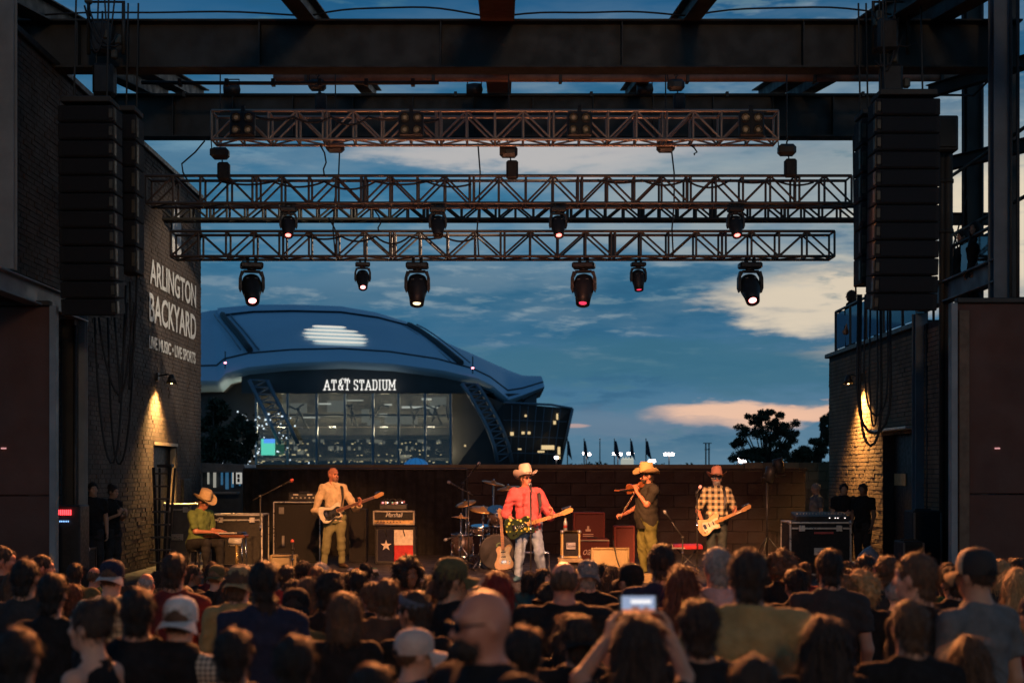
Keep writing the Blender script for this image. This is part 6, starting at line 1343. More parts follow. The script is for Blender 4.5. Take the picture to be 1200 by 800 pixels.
STRAW, FELT = mat('straw_hat', (.60, .44, .24), .7, 0, .1, 40, .3, 200), mat('cream_felt_hat', (.66, .56, .44), .75, 0, .08, 9, .1, 80); TANH, ROSEH = mat('tan_felt_hat', (.52, .34, .15), .75, 0, .08, 9, .1, 80), mat('rose_hat', (.48, .22, .15), .75, 0, .1, 9, .1, 80)
BAND = cloth('hat_band', (.10, .06, .04)); LEATHER = mat('leather', (.07, .04, .025), .5); JEANL = mat('light_jeans', (.25, .34, .44), .85, 0, .3, 9, .3, 60); JEANM = mat('worn_jeans', (.20, .20, .095), .85, 0, .3, 7, .3, 60); JEAND = mat('dark_jeans', (.03, .04, .04), .85, 0, .3, 9, .3, 60)
# bassist
t, p = performer('bald bass player in a cream long sleeved shirt and worn jeans', 393, 25.5, 8, 1.78, [((-.37, .0, 1.02), (-.17, -.20, .97), (1, -.1, -.15), (.1, 1, -.4)), ((.37, .02, 1.05), (.46, -.22, 1.14), (.25, -.1, 1), (-1, -.3, 0))],
                 yaw=38, pitch=4, lean=(-.05, .0), sleeve=1.75, hem=.82, collar=True, loose=.017, bulk=-.008, amp=.008, mats=(SK[3], cloth('cream_shirt', (.62, .49, .31)), JEANM, LEATHER), legs=[((-.15, -.03, .49), (-.2, .03, .085), (-.5, -1, 0)), ((.10, -.02, .49), (.12, .05, .085), (.5, -1, 0))], curl=(40, 55))
child('beard', hair_mesh('beard'), t, mat('stubble', (.30, .15, .11), .7, 0, .2, 60), p.HM); child('hair', hair_mesh('buzz'), t, mat('shaved_scalp', (.42, .18, .12), .6, 0, .1, 40), p.HM); child('eyes', EYEM, t, EYEC, p.HM)
def held(t, M): return mw(t) @ M
def strap_for(t, ps_, pts): m = mw(t); return [(m @ Vector(q), m.to_3x3() @ Vector(w)) for q, w in pts]
STR = [((.10, -.20, 1.10), (.0, .0, .025)), ((.13, -.165, 1.25), (.02, 0, .01)), ((.12, -.115, 1.40), (.024, 0, .01)), ((.10, -.02, 1.475), (.024, .0, 0)), ((.02, .12, 1.40), (.02, 0, .014)), ((-.12, .165, 1.2), (.016, 0, .02)), ((-.24, .05, 1.05), (0, .02, .02)), ((-.3, -.12, 1.0), (0, .01, .025))]
guitar('bass_guitar', 'white and black bass guitar held by the bald bassist', STRAT, CREAMP, BLKG, held(t, gmat((-.07, -.22, .985), (1, -.02, .36), 8)), True, MAPLE, strap_for(t, p, STR), 'bass guitar')
# singer
t, p = performer('singer in a red shirt, cream cowboy hat and light jeans at the microphone', 620, 22.3, 6, 1.72, [((-.37, .06, 1.06), (-.19, -.22, .92), (1, .1, -.35), (.2, 1, -.2)), ((.34, -.02, 1.02), (.34, -.26, 1.06), (.15, -.1, 1), (-1, -.2, .1))],
                 yaw=18, pitch=-4, lean=(-.05, -.02), bulk=.015, belly=.02, sleeve=1.35, hem=.80, collar=True, loose=.02, amp=.010, boot=True, mats=(SK[3], cloth('red_shirt', (.60, .12, .13)), JEANL, mat('teal_boots', (.06, .16, .22), .5)), legs=[((-.15, -.03, .49), (-.18, .02, .085), (-.4, -1, 0)), ((.15, -.08, .49), (.22, .06, .085), (.6, -1, 0))], curl=(45, 60))
child('hair', hair_mesh('short'), t, hm('brown', HAIRC['brown']), p.HM); add_hat(t, p.HM, FELT, BAND, -8); child('sunglasses', GLM, t, SUNG, p.HM)
MB().box((0, -.145, .835), (.26, .012, .03), None, .004).build('belt', LEATHER, t)
def floral(t_, v, x, y, z):
    vo = t_.node('ShaderNodeTexVoronoi'); vo.inputs['Scale'].default_value = 15; t_.link(v, vo.inputs['Vector']); d = vo.outputs['Distance']; c = t_.mix(t_.smooth(d, .36, .33), (.02, .035, .015), (.16, .20, .04)); c = t_.mix(t_.smooth(d, .28, .24), c, (.72, .62, .10)); return t_.mix(t_.smooth(d, .10, .07), c, (.75, .70, .35))
guitar('electric_guitar', 'black electric guitar covered in yellow flowers played by the singer', TELE, pattern_mat('floral_paint', floral, .3), pattern_mat('floral_paint', floral, .3), held(t, gmat((-.16, -.245, .90), (1, -.02, .30), 6)), False, MAPLE, strap_for(t, p, [((a[0], a[1] - .02, a[2] - .06), w) for a, w in STR]), scale=1.08)
# fiddler, seen from the side
TH = -66
t, p = performer('fiddler in black t-shirt, tan cowboy hat and sunglasses playing a violin', 758, 23, TH, 1.76, [((-.12, .16, 1.16), (-.37, .02, 1.03), (-1, -.2, -.1), (0, .3, -1)), ((-.02, -.20, 1.19), (-.18, -.16, 1.40), (-.2, .1, 1), (-.3, 1, .2))],
                 yaw=6, pitch=6, bulk=.02, belly=.035, sleeve=.8, hem=.80, loose=.02, mats=(SK[3], cloth('washed_black', (.035, .032, .028)), cloth('olive_trousers', (.15, .15, .05)), LEATHER), curl=(55, 60), legs=[((-.10, -.02, .49), (-.13, .02, .085), (-.3, -1, 0)), ((.12, .02, .49), (.15, .06, .085), (.3, -1, 0))])
child('hair', hair_mesh('short'), t, hm('dark', HAIRC['dark']), p.HM); child('beard', hair_mesh('beard'), t, hm('dark', HAIRC['dark']), p.HM); add_hat(t, p.HM, TANH, BAND, -6); child('sunglasses', GLM, t, SUNG, p.HM)
VM = mat('violin_varnish', (.30, .09, .03), .25, 0, .15, 9, coat=.6)
def violin(at, d):
    v = thing('violin', 'red brown violin tucked under the chin of the fiddler', 'violin'); M = gmat(at, d, -22); l, q, _ = M.decompose(); v.location = l; v.rotation_euler = q.to_euler(); o_ = [(.18, .02), (.17, .07), (.12, .085), (.07, .065), (.035, .055), (0, .06), (-.05, .09), (-.12, .105), (-.165, .07), (-.18, 0)]; pts = catmull(o_ + [(x_, -z_) for x_, z_ in o_[-2::-1]], 3)
    MB().prism(pts, -.018, .018).build('body', VM, v); MB().prism([(.06, -.011), (.31, -.009), (.31, .009), (.06, .013)], -.036, -.022).build('fingerboard', BLKG, v); MB().prism([(.18, -.01), (.31, -.009), (.31, .009), (.18, .01)], -.022, -.005).build('neck', VM, v)
    sc_ = MB().tube([(.31, -.02, 0), (.36, -.015, 0), (.385, .0, 0), (.375, .012, 0), (.365, .004, 0)], [.012, .01, .011, .009, .007], 8).build('scroll', VM, v)
    for k in range(4): MB().tube([(.325 + k * .011, -.017, -.03 if k % 2 else .03), (.325 + k * .011, -.017, 0)], .004, 6).build('peg', BLKG, sc_)
    MB().box((-.0, -.03, 0), (.006, .03, .05)).build('bridge', MAPLE, v); MB().prism([(-.16, -.012), (-.05, -.02), (-.05, .02), (-.16, .012)], -.028, -.02).build('tailpiece', BLKG, v)
c0 = Vector(t.location); violin(c0 + Vector((-.17, -.05, 1.455)), (-1, -.30, -.10))
bw = thing('violin_bow', 'violin bow slanting up from the fiddler low hand', 'bow', c0 + Vector((-.40, -.06, 1.02))); d = Vector((.28, -.03, .50)); MB().tube([-d * .12, d * .35, d * 1.0], [.006, .005, .004], 6).build('stick', VM, bw); MB().tube([-d * .1 + Vector((-.02, 0, .01)), d + Vector((-.012, 0, .006))], .002, 4).build('bow_hair', CREAMP, bw); MB().box(-d * .08 + Vector((-.012, 0, .006)), (.02, .012, .04), None, .003).build('frog', BLKG, bw)
# guitarist in plaid
t, p = performer('guitarist in plaid shirt, rose cowboy hat and sunglasses near the terrace side', 840, 25.3, -4, 1.70, [((-.33, .04, 1.02), (-.26, -.18, .80), (.8, -.1, -.5), (.4, 1, 0)), ((.32, .0, 1.02), (.28, -.26, 1.0), (.2, 0, 1), (-1, -.2, 0))],
                 pitch=-3, bulk=.012, belly=.01, sleeve=.9, hem=.82, collar=True, loose=.02, mats=(SK[3], CL['plaid'], JEAND, LEATHER), curl=(45, 60))
child('hair', hair_mesh('short'), t, hm('grey', HAIRC['grey']), p.HM); child('beard', hair_mesh('beard'), t, hm('grey', HAIRC['grey']), p.HM); add_hat(t, p.HM, ROSEH, BAND, -8); child('sunglasses', GLM, t, SUNG, p.HM)
guitar('electric_guitar', 'cream electric guitar played low by the plaid shirted guitarist', STRAT, BUTTER, CREAMP, held(t, gmat((-.14, -.235, .82), (1, -.02, .45), 6)), False, MAPLE, strap_for(t, p, [((a[0], a[1] - .01, a[2] - (.10 if a[2] < 1.15 else .0)), w) for a, w in STR]))
# steel guitarist, seated
SH_ = 52
t, p = performer('seated steel guitarist in green shirt and straw cowboy hat', 231, 24.6, SH_, 1.74, [((.02, -.22, .70), (.30, -.26, .69), (1, 0, -.2), (0, 0, -1)), ((.24, .14, .70), (.40, .02, .70), (1, -.3, -.15), (0, 0, -1))],
                 yaw=4, pitch=20, drop=.42, lean=(.02, -.10), bulk=.012, belly=.02, sleeve=.85, hem=.84, collar=True, mats=(SK[3], cloth('green_shirt', (.16, .22, .07)), CL['charcoal'], LEATHER), curl=(20, 25), legs=[((-.14, -.42, .50), (-.15, -.40, .085), (-.2, -1, 0)), ((.16, -.42, .50), (.2, -.38, .085), (.2, -1, 0))])
child('hair', hair_mesh('short'), t, hm('brown', HAIRC['brown']), p.HM); add_hat(t, p.HM, STRAW, BAND, 2)
c0 = Vector(t.location); sv = Vector((math.sin(R(SH_)), -math.cos(R(SH_)), 0))
s_ = thing('stool', 'low stool under the seated steel guitarist', 'stool', c0); MB().lathe([(0, .34), (.17, .34), (.18, .37), (.16, .41), (0, .42)], 18).build('seat', BLACK, s_)
for k in range(4): MB().tube([(.12 * math.cos(k * 1.57 + .4), .12 * math.sin(k * 1.57 + .4), .35), (.2 * math.cos(k * 1.57 + .4), .2 * math.sin(k * 1.57 + .4), .0)], .014, 6).build('leg', BLACKM, s_)
sg = thing('pedal_steel_guitar', 'pedal steel guitar on thin chrome legs in front of the green shirt', 'steel guitar', c0 + Vector((.46, -.05, 0)), (0, 0, R(SH_ - 60)))
MB().box((0, 0, .615), (.84, .26, .05), None, .012).build('body', mat('steel_guitar_wood', (.20, .07, .03), .3, coat=.5), sg); MB().box((0, 0, .648), (.80, .2, .014), None, .004).build('neck_deck', CHROME, sg)
for yy in (-.05, .05): MB().box((-.05, yy, .665), (.56, .07, .02), None, .004).build('fretboard', KNOB if yy < 0 else CREAMP, sg); MB().box((.33, yy, .672), (.12, .07, .03), None, .006).build('tuner_head', CHROME, sg); MB().box((-.36, yy, .67), (.05, .07, .03), None, .005).build('bridge', CHROME, sg)
for sx in (-.36, .36):
    for sy in (-.1, .1): MB().tube([(sx, sy, .6), (sx * 1.08, sy * 1.15, 0)], .013, 8).build('leg', CHROME, sg)
MB().box((0, .09, .10), (.74, .06, .03), None, .006).build('pedal_bar', CHROME, sg)
for k in range(4): MB().box((-.22 + k * .11, .0, .06), (.04, .16, .012), None, .003).build('pedal', CHROME, sg)
for k in (-.1, .08): MB().tube([(k, .02, .59), (k, .05, .42)], .01, 6).build('knee_lever', CHROME, sg)
MB().lathe([(0, -.11), (.06, -.11), (.06, .11), (0, .11)], 14, Matrix.Translation((.28, -.16, .53)) @ Matrix.Rotation(R(90), 4, 'Y')).build('pad_roll', KNOB, sg); MB().tube([(.3, -.16, .47), (.3, -.16, .0)], .03, 8).build('pedal_post', mat('brass', (.6, .42, .15), .3, .8), sg)
# ---- shared bodies for crew and crowd
ARMS_FOLD = [((-.24, .0, 1.12), (.02, -.21, 1.14), (1, .0, .1), (0, 1, 0)), ((.24, 0, 1.10), (-.02, -.20, 1.08), (-1, 0, .05), (0, 1, 0))]
ARMS_UPF = [((-.22, -.02, 1.12), (-.10, -.26, 1.22), (.3, -.4, .9), (.4, .8, 0)), ((.22, -.02, 1.12), (.08, -.26, 1.2), (-.3, -.4, .9), (-.4, .8, 0))]
VAR = {'m0': dict(), 'm1': dict(arms=ARMS_FOLD, bulk=.01), 'ml': dict(yaw=32), 'mr': dict(yaw=-32), 'md': dict(yaw=10, pitch=16, arms=ARMS_UPF), 'mb': dict(bulk=.035, belly=.03), 'w0': dict(woman=True), 'wl': dict(woman=True, yaw=34), 'wr': dict(woman=True, yaw=-34), 'w1': dict(woman=True, arms=ARMS_UPF, pitch=8)}
BODY = {}
def body_for(k):
    if k not in BODY: BODY[k] = [Pose(**VAR[k]), None, {}, None]
    b = BODY[k]
    if b[1] is None: b[1] = b[0].skin(.0145)
    return b
def shirt_for(k, style):
    key = {'ml': 'm0', 'mr': 'm0', 'wl': 'w0', 'wr': 'w0'}.get(k, k); b = body_for(key)
    if style not in b[2]: b[2][style] = b[0].shirt(.0155, dict(tee=.62, tank=0, long=1.8, collar=.8)[style], .84, .006, .018, len(style) + len(BODY), style == 'collar')
    return b[2][style]
def pants_for(k):
    key = {'ml': 'm0', 'mr': 'm0', 'wl': 'w0', 'wr': 'w0'}.get(k, k); b = body_for(key)
    if b[3] is None: b[3] = b[0].trousers(.02)
    return b[3]
def stander(x, y, z, H, facing, var, style, hair, hairc, shirt_m, sk, pants, label, group, extra=None, name='person'):
    t = thing(name, label, 'person', (x, y, z), (0, 0, R(180 - facing)), group, H / 1.75); b = body_for(var); HM = b[0].HM
    child('body', b[1], t, SK[sk]); child('shirt', shirt_for(var, style), t, shirt_m); child('trousers', pants_for(var), t, pants)
    if hair: child('hair', hair_mesh(hair), t, hm(hairc, HAIRC[hairc]), HM)
    for e in (extra or '').split():
        k, *a = e.split(':')
        if k == 'cap': add_cap(t, HM, CL[a[0]], CL[a[1]] if len(a) > 1 else None)
        if k == 'bcap': add_cap(t, HM, CL[a[0]], CL[a[1]] if len(a) > 1 else None, True)
        if k == 'beard': child('beard', hair_mesh('beard'), t, hm(a[0], HAIRC[a[0]]), HM)
        if k == 'shades': child('sunglasses', GLM, t, SUNG, HM)
        if k == 'band': child('headband', BANDM, t, CL[a[0]], HM)
        if k == 'phones':
            h = child('headphones', PHM, t, BLACK, HM)
        if k == 'collar': pass
    return t
BANDM = MB().grid([[Matrix.Translation((0, .008, 1.70)) @ Matrix.Rotation(R(-18), 4, 'X') @ Vector((r_ * math.cos(a), 1.19 * r_ * math.sin(a), h)) for a in [2 * math.pi * k / 28 for k in range(28)]] for r_, h in ((.084, -.026), (.088, -.02), (.089, .02), (.083, .028))], True, True).mesh('headband')
PHM = MB().tube([Vector((.088 * math.cos(R(a)), .012, 1.655 + .125 * math.sin(R(a)))) for a in range(0, 181, 15)], .008, 6).lathe([(0, -.016), (.034, -.014), (.036, .012), (0, .016)], 14, Matrix.Translation((.088, .01, 1.64)) @ Matrix.Rotation(R(90), 4, 'Y')).lathe([(0, -.016), (.034, -.014), (.036, .012), (0, .016)], 14, Matrix.Translation((-.088, .01, 1.64)) @ Matrix.Rotation(R(90), 4, 'Y')).mesh('headphones')
# crew
CREW = [(109, 566, 21.8, 150, 'm0', 'tee', 'short', 'black', 'black', 1, 'taller crew member in black standing against the painted brick wall'), (132, 581, 22.6, 120, 'w1', 'tee', 'bun', 'dark', 'black', 1, 'shorter crew member in black holding a phone by the painted brick wall'),
        (956, 571, 26.5, -100, 'm0', 'tee', 'buzz', 'grey', 'bluegrey', 1, 'grey haired crew member in blue grey shirt behind the mixing desk'), (989, 571, 25.6, -170, 'm1', 'tee', 'short', 'black', 'black', 1, 'crew member in black nearest the desk below the tan brick lamp'), (1011, 570, 25.2, -140, 'm0', 'tee', 'short', 'dark', 'black', 2, 'crew member in black beside the dark door in the tan brick wall')]
for px_, py, Y, fc, var, stl, hr, hc, sh, sk, lab in CREW: H_ = min(1.9, max(1.5, PZ(py, Y) - SZ)); stander(PX(px_, Y), Y, SZ, H_, fc, var, stl, hr, hc, CL[sh], sk, CL['charcoal'], lab, None)
for px_, py, Y, z_, fc, var, hr, hc, lab in ((997, 341, 30.2, 5.11, -60, 'w0', 'long', 'dark', 'long haired person leaning at the end of the glass terrace railing'), (1128, 271, 22.2, 5.33, -90, 'm0', 'short', 'dark', 'person on the upper balcony behind the first glass pane'), (1142, 261, 21.5, 5.33, -90, 'wl', 'bob', 'black', 'person on the upper balcony behind the second glass pane')):
    X_ = PX(px_, Y); H_ = min(1.85, max(1.5, PZ(py, Y) - z_)); stander(X_, Y, PZ(py, Y) - H_ if z_ > 5.2 else z_, H_, fc, var, 'tee', hr, hc, CL['black'], 1, CL['charcoal'], lab, None)
# ---- the crowd: px, py of the head top, head width in px, facing, body, shirt style, hair, colour, shirt, skin, extras, label
G = 'crowd watching the stage'
CR = [
(4, 640, 22, 80, 'm0', 'tee', 'short', 'dark', 'charcoal', 3, '', 'man at the very edge in profile below the dark wing panel'),
(30, 655, 30, 8, 'm0', 'tee', 'short', 'black', 'charcoal', 1, '', 'broad dark haired man in charcoal below the red brown panel'),
(50, 650, 21, 75, 'm0', 'tee', 'short', 'dark', 'black', 3, '', 'man in profile with lit face below the pale steel post'),
(62, 671, 34, 4, 'w0', 'tee', 'short', 'black', 'black', 0, '', 'woman with pulled back black hair in a black top'),
(86, 684, 25, -6, 'wl', 'tee', 'bob', 'auburn', 'brown', 0, '', 'woman with short reddish brown bob behind the black top'),
(106, 702, 46, -72, 'w0', 'tank', 'bun', 'dark', 'black', 0, '', 'woman in black tank top in profile with hair pinned up'),
(131, 655, 30, 6, 'm0', 'collar', 'buzz', 'brown', 'check', 0, 'bcap:navy:pale', 'man in pale checked shirt and navy cap with pale front'),
(111, 664, 17, 20, 'm0', 'tee', 'fringe', 'brown', 'green', 3, '', 'short man in green half hidden beside the navy cap'),
(172, 671, 20, 10, 'm0', 'tee', 'fringe', 'grey', 'black', 3, '', 'balding man low between the navy cap and a tall man'),
(204, 648, 28, 3, 'm0', 'tee', 'short', 'dark', 'maroon', 1, '', 'tall dark haired man in maroon by the steel guitarist'),
(226, 661, 18, 50, 'mr', 'tee', 'short', 'black', 'black', 2, '', 'man with face turned right under the pedal steel legs'),
(254, 661, 22, 12, 'm0', 'tee', 'buzz', 'sandy', 'black', 0, 'bcap:olive', 'man in olive cap and black shirt near the flight case'),
(281, 661, 32, 10, 'm0', 'collar', 'short', 'brown', 'mustard', 0, 'bcap:tan', 'man in tan backward cap and mustard shirt'),
(204, 681, 32, 0, 'w0', 'tee', 'bob', 'sandy', 'charcoal', 0, 'phones', 'sandy haired woman with dark band over her head'),
(211, 698, 46, 5, 'm0', 'collar', 'buzz', 'brown', 'gingham', 0, 'bcap:white', 'man in white backward cap and gingham shirt'),
(161, 688, 42, -5, 'mb', 'tee', 'short', 'black', 'black', 1, '', 'large man in black between the bun and the white cap'),
(273, 736, 50, 0, 'mb', 'tee', 'short', 'black', 'black', 1, '', 'dark haired broad man very near beside the gingham shirt'),
(245, 701, 24, 8, 'm0', 'tee', 'short', 'brown', 'maroon', 0, '', 'man in maroon just past the white backward cap'),
(309, 657, 34, -4, 'm0', 'tee', 'short', 'black', 'navy', 1, '', 'dark haired man in navy beside the tan backward cap'),
(336, 662, 20, 5, 'm0', 'tee', 'short', 'dark', 'red', 0, '', 'person in bright red shirt below the small tan combo'),
(376, 659, 21, -10, 'w0', 'tee', 'bob', 'white', 'maroon', 0, '', 'pale haired woman below the feet of the bassist'),
(386, 671, 33, -8, 'mr', 'tee', 'tousled', 'black', 'black', 1, '', 'man with tousled black hair below the bassist'),
(420, 668, 22, 0, 'm0', 'tee', 'short', 'black', 'black', 1, '', 'dark haired person below the pale pedalboard'),
(346, 688, 36, 3, 'm0', 'tee', 'buzz', 'black', 'olive', 1, 'bcap:black', 'man in black backward cap and olive shirt, neck lit'),
(311, 695, 34, -6, 'm0', 'tee', 'short', 'dark', 'brown', 1, '', 'man in brown beside the black backward cap'),
(404, 694, 44, 6, 'w0', 'tee', 'bob', 'brown', 'black', 0, '', 'woman with rounded brown bob in black'),
(372, 690, 22, -10, 'w0', 'tee', 'long', 'auburn', 'red', 0, '', 'auburn haired woman in red behind the brown bob'),
(453, 678, 32, -4, 'mb', 'tee', 'short', 'brown', 'brown', 1, '', 'broad man in brown below the flag speaker cabinet'),
(480, 649, 32, 118, 'wr', 'tee', 'curly', 'black', 'charcoal', 2, '', 'dark haired woman looking back towards the camera'),
(530, 652, 36, 66, 'm0', 'tee', 'short', 'dark', 'black', 1, 'cap:olive', 'man in yellow olive cap facing the drum kit side'),
(583, 669, 38, 0, 'w0', 'tee', 'bob', 'red', 'black', 0, '', 'woman with deep red hair below the bass drum'),
(513, 690, 32, 10, 'w0', 'tee', 'longwavy', 'blond', 'black', 0, '', 'woman with long blond wavy hair beside a patterned headband'),
(487, 692, 36, -20, 'wl', 'tee', 'short', 'dark', 'black', 1, 'band:denim', 'woman with a wide blue headband over dark hair'),
(487, 735, 50, 62, 'm0', 'tee', 'buzz', 'brown', 'navy', 0, 'cap:pale', 'man in cream cap facing right near the camera'),
(565, 689, 56, -118, 'mb', 'tee', '', 'brown', 'black', 3, 'beard:dark shades', 'bald bearded man in sunglasses turned back'),
(345, 744, 54, 0, 'mb', 'tee', 'short', 'black', 'olive', 1, '', 'man with round black hair in olive nearest the camera'),
(436, 777, 60, 0, 'mb', 'tee', 'short', 'black', 'black', 1, '', 'dark head at the bottom edge beside the cream cap'),
(620, 669, 20, 10, 'w0', 'tee', 'bob', 'dark', 'teal', 1, '', 'woman in teal below the singer boots'),
(638, 666, 21, 100, 'wr', 'tee', 'bob', 'black', 'black', 0, '', 'smiling woman with face turned right beside the bald man'),
(661, 657, 32, 0, 'mb', 'tee', 'fringe', 'brown', 'black', 3, '', 'bald man in black t-shirt seen square from behind'),
(689, 655, 26, 4, 'm0', 'tee', 'short', 'grey', 'black', 0, 'bcap:grey', 'man in grey backward cap beside the bald man'),
(716, 678, 16, 0, 'w0', 'tee', 'curly', 'blond', 'tan', 0, '', 'small blond person low between two dark caps'),
(739, 659, 30, -30, 'm0', 'tee', 'buzz', 'black', 'black', 1, 'cap:black', 'man in black cap turned towards the singer'),
(775, 637, 28, 0, 'm0', 'tee', 'short', 'black', 'navy', 1, '', 'tall dark haired man in front of the fiddler legs'),
(800, 662, 36, 4, 'w0', 'tee', 'long', 'auburn', 'maroon', 0, '', 'woman with long straight auburn hair'),
(840, 641, 30, -10, 'm0', 'collar', 'short', 'grey', 'pink', 0, '', 'grey haired man in pale pink collared shirt'),
(845, 682, 26, -14, 'm0', 'tee', 'short', 'tan' if False else 'sandy', 'tan', 0, '', 'sandy haired person in tan below the grey haired man'),
(876, 643, 42, 2, 'mb', 'collar', 'short', 'dark', 'mustard', 1, '', 'dark haired man in wide mustard shirt'),
(818, 706, 50, -8, 'mb', 'tee', 'tousled', 'dark', 'black', 1, '', 'man with tousled dark hair beside the raised phone'),
(612, 733, 54, 10, 'mb', 'tee', 'short', 'black', 'black', 1, '', 'dark silhouette near the camera beside the bearded man'),
(917, 641, 32, 18, 'w0', 'tee', 'curly', 'brown', 'black', 0, '', 'person with curly brown hair below the plaid guitarist side'),
(972, 643, 29, 3, 'm0', 'tee', 'short', 'black', 'charcoal', 1, '', 'dark haired man in charcoal below the large road case'),
(985, 669, 38, 0, 'w0', 'tank', 'curly', 'sandy', 'black', 0, '', 'bare shouldered woman with curly sandy hair'),
(1010, 665, 38, 14, 'wl', 'tee', 'curly', 'blond', 'black', 0, '', 'woman with bushy blond curls beside the bare shoulders'),
(1015, 650, 22, 40, 'm0', 'tee', 'short', 'black', 'red', 3, '', 'person with red lit face below the plastic cover'),
(1039, 653, 26, 0, 'm0', 'tee', 'tousled', 'brown', 'charcoal', 1, '', 'dim brown haired person below the subwoofers'),
(1072, 648, 38, -50, 'm0', 'tee', 'short', 'brown', 'black', 0, '', 'brown haired man in black turned in profile'),
(1143, 641, 42, -28, 'm0', 'tee', 'buzz', 'dark', 'bluegrey', 1, 'cap:two_tone_cap:tan', 'man in cap with tan front and black back and grey shirt'),
(1171, 655, 26, 5, 'w0', 'tee', 'bob', 'blond', 'charcoal', 0, '', 'blond woman behind the grey shirted man'),
(1192, 665, 32, -5, 'w0', 'tee', 'long', 'blond', 'black', 0, '', 'woman with long blond hair at the terrace side edge'),
(1107, 668, 22, 8, 'w0', 'tee', 'short', 'brown', 'green', 0, 'phones', 'person wearing a band over the head, beside the grey shirt'),
(1066, 703, 46, -4, 'm0', 'tee', 'short', 'brown', 'black', 1, '', 'man with thick brown hair in front of the profile man'),
(965, 721, 56, 2, 'w0', 'tee', 'long', 'dark', 'black', 0, '', 'woman with long dark hair near the camera'),
(1019, 729, 44, 8, 'w0', 'tee', 'longwavy', 'brown', 'charcoal', 0, '', 'woman with wavy brown hair beside the long dark hair'),
(1135, 744, 54, -4, 'w0', 'tee', 'long', 'brown', 'black', 0, '', 'woman with long brown hair near the bottom edge'),
(1097, 767, 54, 0, 'mb', 'tee', 'short', 'dark', 'black', 1, '', 'dark round head at the bottom edge beside the brown hair'),
(1152, 784, 56, 8, 'w0', 'tee', 'curly', 'blond', 'black', 0, '', 'blond curly head just showing at the bottom edge'),
(1047, 680, 24, 0, 'm0', 'tee', 'buzz', 'grey', 'charcoal', 0, '', 'grey cropped head in front of the brown haired profile man'),
(1190, 655, 22, 0, 'm0', 'tee', 'tousled', 'dark', 'charcoal', 1, '', 'person with spiky dark hair at the outer edge'),
(940, 668, 20, 5, 'm0', 'tee', 'short', 'brown', 'maroon', 3, '', 'person in maroon between the curly brown hair and road case'),
(20, 735, 56, 3, 'mb', 'tee', 'short', 'black', 'black', 1, '', 'dark man in black at the lower corner below the wing panel'),
(905, 668, 24, 0, 'w0', 'tee', 'long', 'black', 'brown', 1, '', 'woman with long black hair beside the mustard shirt'),
]
def spot_for(px_, py, w, real):
    Y = real * F / w
    for _ in range(60):
        H_ = PZ(py, Y) - ground_z(Y) + .0
        if H_ > 1.93: Y *= .98 if py < 700 else .99
        elif H_ < 1.52: Y *= 1.02
        else: break
        if H_ > 1.93 and Y < 3.2: break
    return min(Y, 19.3), min(1.97, max(1.45, H_))
REAL = dict(curly=.24, long=.205, longwavy=.21, bob=.205, short=.172, buzz=.165, fringe=.168, tousled=.18, bun=.172, ponytail=.172)
spots = []
def add_person(px_, py, w, fc, var, stl, hr, hc, sh, sk, ex, lab, grp):
    Y, H_ = spot_for(px_, py, w, .19 if 'cap' in ex else REAL.get(hr, .16)); X_ = PX(px_, Y); extra_top = {'curly': .06, 'cap': .03}.get('cap' if 'cap' in ex else hr, .015)
    H_ = H_ / (1.75 + extra_top) * 1.75; z_ = ground_z(Y) + 0.0; spots.append((X_, Y))
    return stander(X_, Y, z_, H_, fc, var, stl, hr, hc, CL[sh], sk, CL['darkdenim'], lab, grp, ex)
for c in CR: add_person(*c, G)
rr = random.Random(21); nfill = 0
for k in range(420):
    near = k < 150; px_ = rr.uniform(-20, 1220); Y = rr.uniform(4.6, 9.5) if near else rr.uniform(9.5, 18.8); X_ = PX(px_, Y)
    if abs(px_ - 748) < 60 and Y < 7 or any(((X_ - a) / .46) ** 2 + ((Y - b) / .62) ** 2 < 1 for a, b in spots): continue
    if near and any(abs(px_ - c[0]) < .55 * c[2] + .10 * F / Y and CY - (ground_z(Y) + 1.6 - ZC) * F / Y < c[1] + 1.7 * c[2] for c in CR if c[2] > 40 or 'cap' in c[10]): continue
    H_ = rr.uniform(1.52, 1.62) if near else rr.uniform(1.55, 1.72); wm = rr.random() < .45; spots.append((X_, Y)); nfill += 1; c_ = rr.random()
    stander(X_, Y, ground_z(Y), H_, rr.uniform(-22, 22), rr.choice(('w0', 'wl', 'wr')) if wm else rr.choice(('m0', 'm1', 'mb', 'ml', 'mr', 'md')), 'tee', rr.choice(('long', 'bob', 'bun', 'ponytail', 'longwavy')) if wm else rr.choice(('short', 'short', 'tousled')), rr.choice(('black', 'dark', 'brown')), CL[rr.choice(('black', 'black', 'charcoal', 'navy', 'brown', 'maroon', 'olive'))], rr.choice((0, 1)), CL['darkdenim'],
            'dark haired person in dark clothes seen from behind deep in the dim crowd', 'dim heads in the packed crowd', 'bcap:' + rr.choice(('navy', 'black', 'tan', 'olive')) if not wm and c_ < .3 else '')
    if nfill >= 62: break
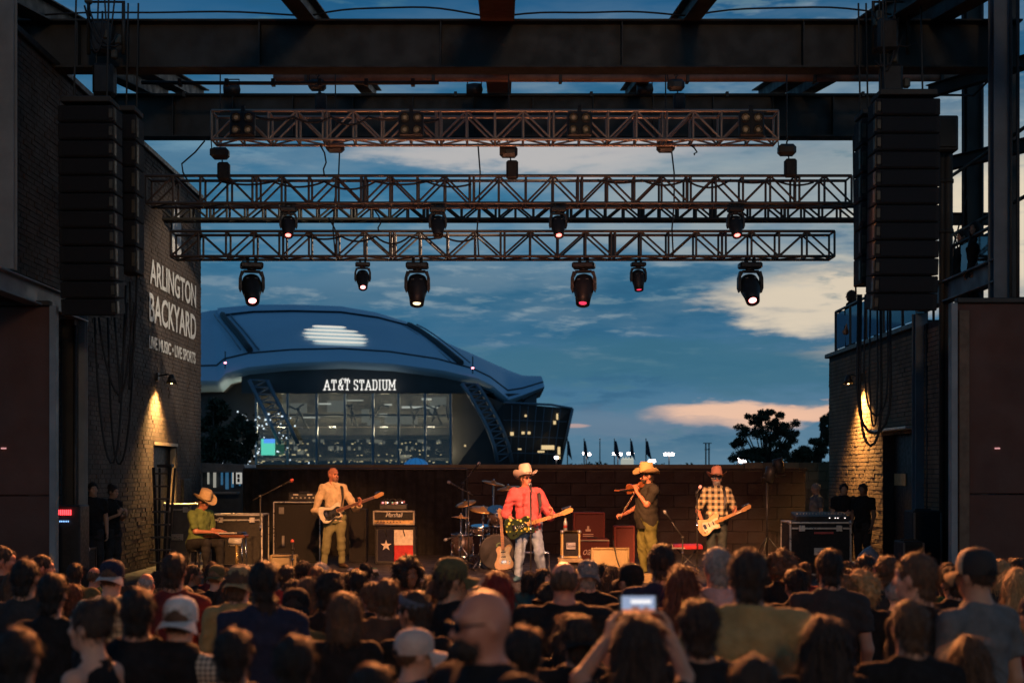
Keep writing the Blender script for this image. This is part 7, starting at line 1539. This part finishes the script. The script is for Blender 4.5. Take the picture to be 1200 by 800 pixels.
# woman filming with her phone held up
Y = 5.3; X_ = PX(748, Y); ph = Vector((PX(748, 5.62), 5.62, PZ(708, 5.62))); zg = ground_z(Y)
def ip(p): return Matrix.Rotation(-R(180), 3, 'Z') @ (Vector(p) - Vector((X_, Y, zg)))
Lh, Rh = ph + Vector((-.088, -.02, -.045)), ph + Vector((.088, -.02, -.045))
lw0, rw0 = Lh + Vector((-.035, -.05, -.085)), Rh + Vector((.035, -.05, -.085))
le, re_ = Vector((X_ - .215, Y + .10, PZ(800, 5.3))), Vector((X_ + .19, Y + .12, PZ(798, 5.3)))
arms_ = [(ip(re_), ip(rw0), Matrix.Rotation(-R(180), 3, 'Z') @ Vector((-.15, .35, 1)), Matrix.Rotation(-R(180), 3, 'Z') @ Vector((-1, .25, 0))), (ip(le), ip(lw0), Matrix.Rotation(-R(180), 3, 'Z') @ Vector((.15, .35, 1)), Matrix.Rotation(-R(180), 3, 'Z') @ Vector((1, .25, 0)))]
p = Pose(woman=True, arms=arms_, curl=(38, 38), pitch=-2); t = thing('person', 'woman with long dark hair holding up a lit phone in both hands', 'person', (X_, Y, zg), (0, 0, R(180)), G, (PZ(716, Y) - zg) / 1.775)
sc_ = t.scale[0]; arms2 = [(a / sc_, b / sc_, c, d) for a, b, c, d in arms_]; p = Pose(woman=True, arms=arms2, curl=(38, 38))
child('body', p.skin(.0075), t, SK[1]); child('shirt', p.shirt(.014, .5, .84, .006, .014), t, CL['black']); child('trousers', p.trousers(.02), t, CL['darkdenim']); child('hair', hair_mesh('long'), t, hm('dark', HAIRC['dark']), p.HM)
tube('wristband', [(lw0 - Vector(t.location))[i] * 0 for i in range(3)] and [Vector((0, 0, 0)), Vector((0, 0, .001))], .001, CL['red'], t) if False else None
f = thing('phone', 'phone with glowing screen filming the stage above the crowd', 'phone', ph, (R(-6), 0, 0)); MB().box((0, 0, 0), (.152, .009, .078), None, .004).build('phone_case', BLACK, f)
sc = MB().box((0, -.0056, 0), (.142, .001, .068)).build('screen', emis('screen_sky', (.46, .60, .90), .58), f)
SO = emis('screen_stage', (.75, .22, .08), .6)
MB().box((0, -.0066, -.026), (.142, .001, .016)).build('screen_stage', SO, sc); MB().box((-.012, -.0066, -.013), (.03, .001, .014)).box((.03, -.0066, -.014), (.02, .001, .012)).build('screen_figures', emis('screen_figure', (.45, .20, .16), .5), sc); MB().box((.01, -.0066, .012), (.08, .001, .014)).build('screen_cloud', emis('screen_cloud', (.95, .92, .92), 1.1), sc)
for s_ in (-1, 1): MB().box((s_ * .0715, -.0068, 0), (.012, .001, .07)).build('screen_border', BLACK, f)
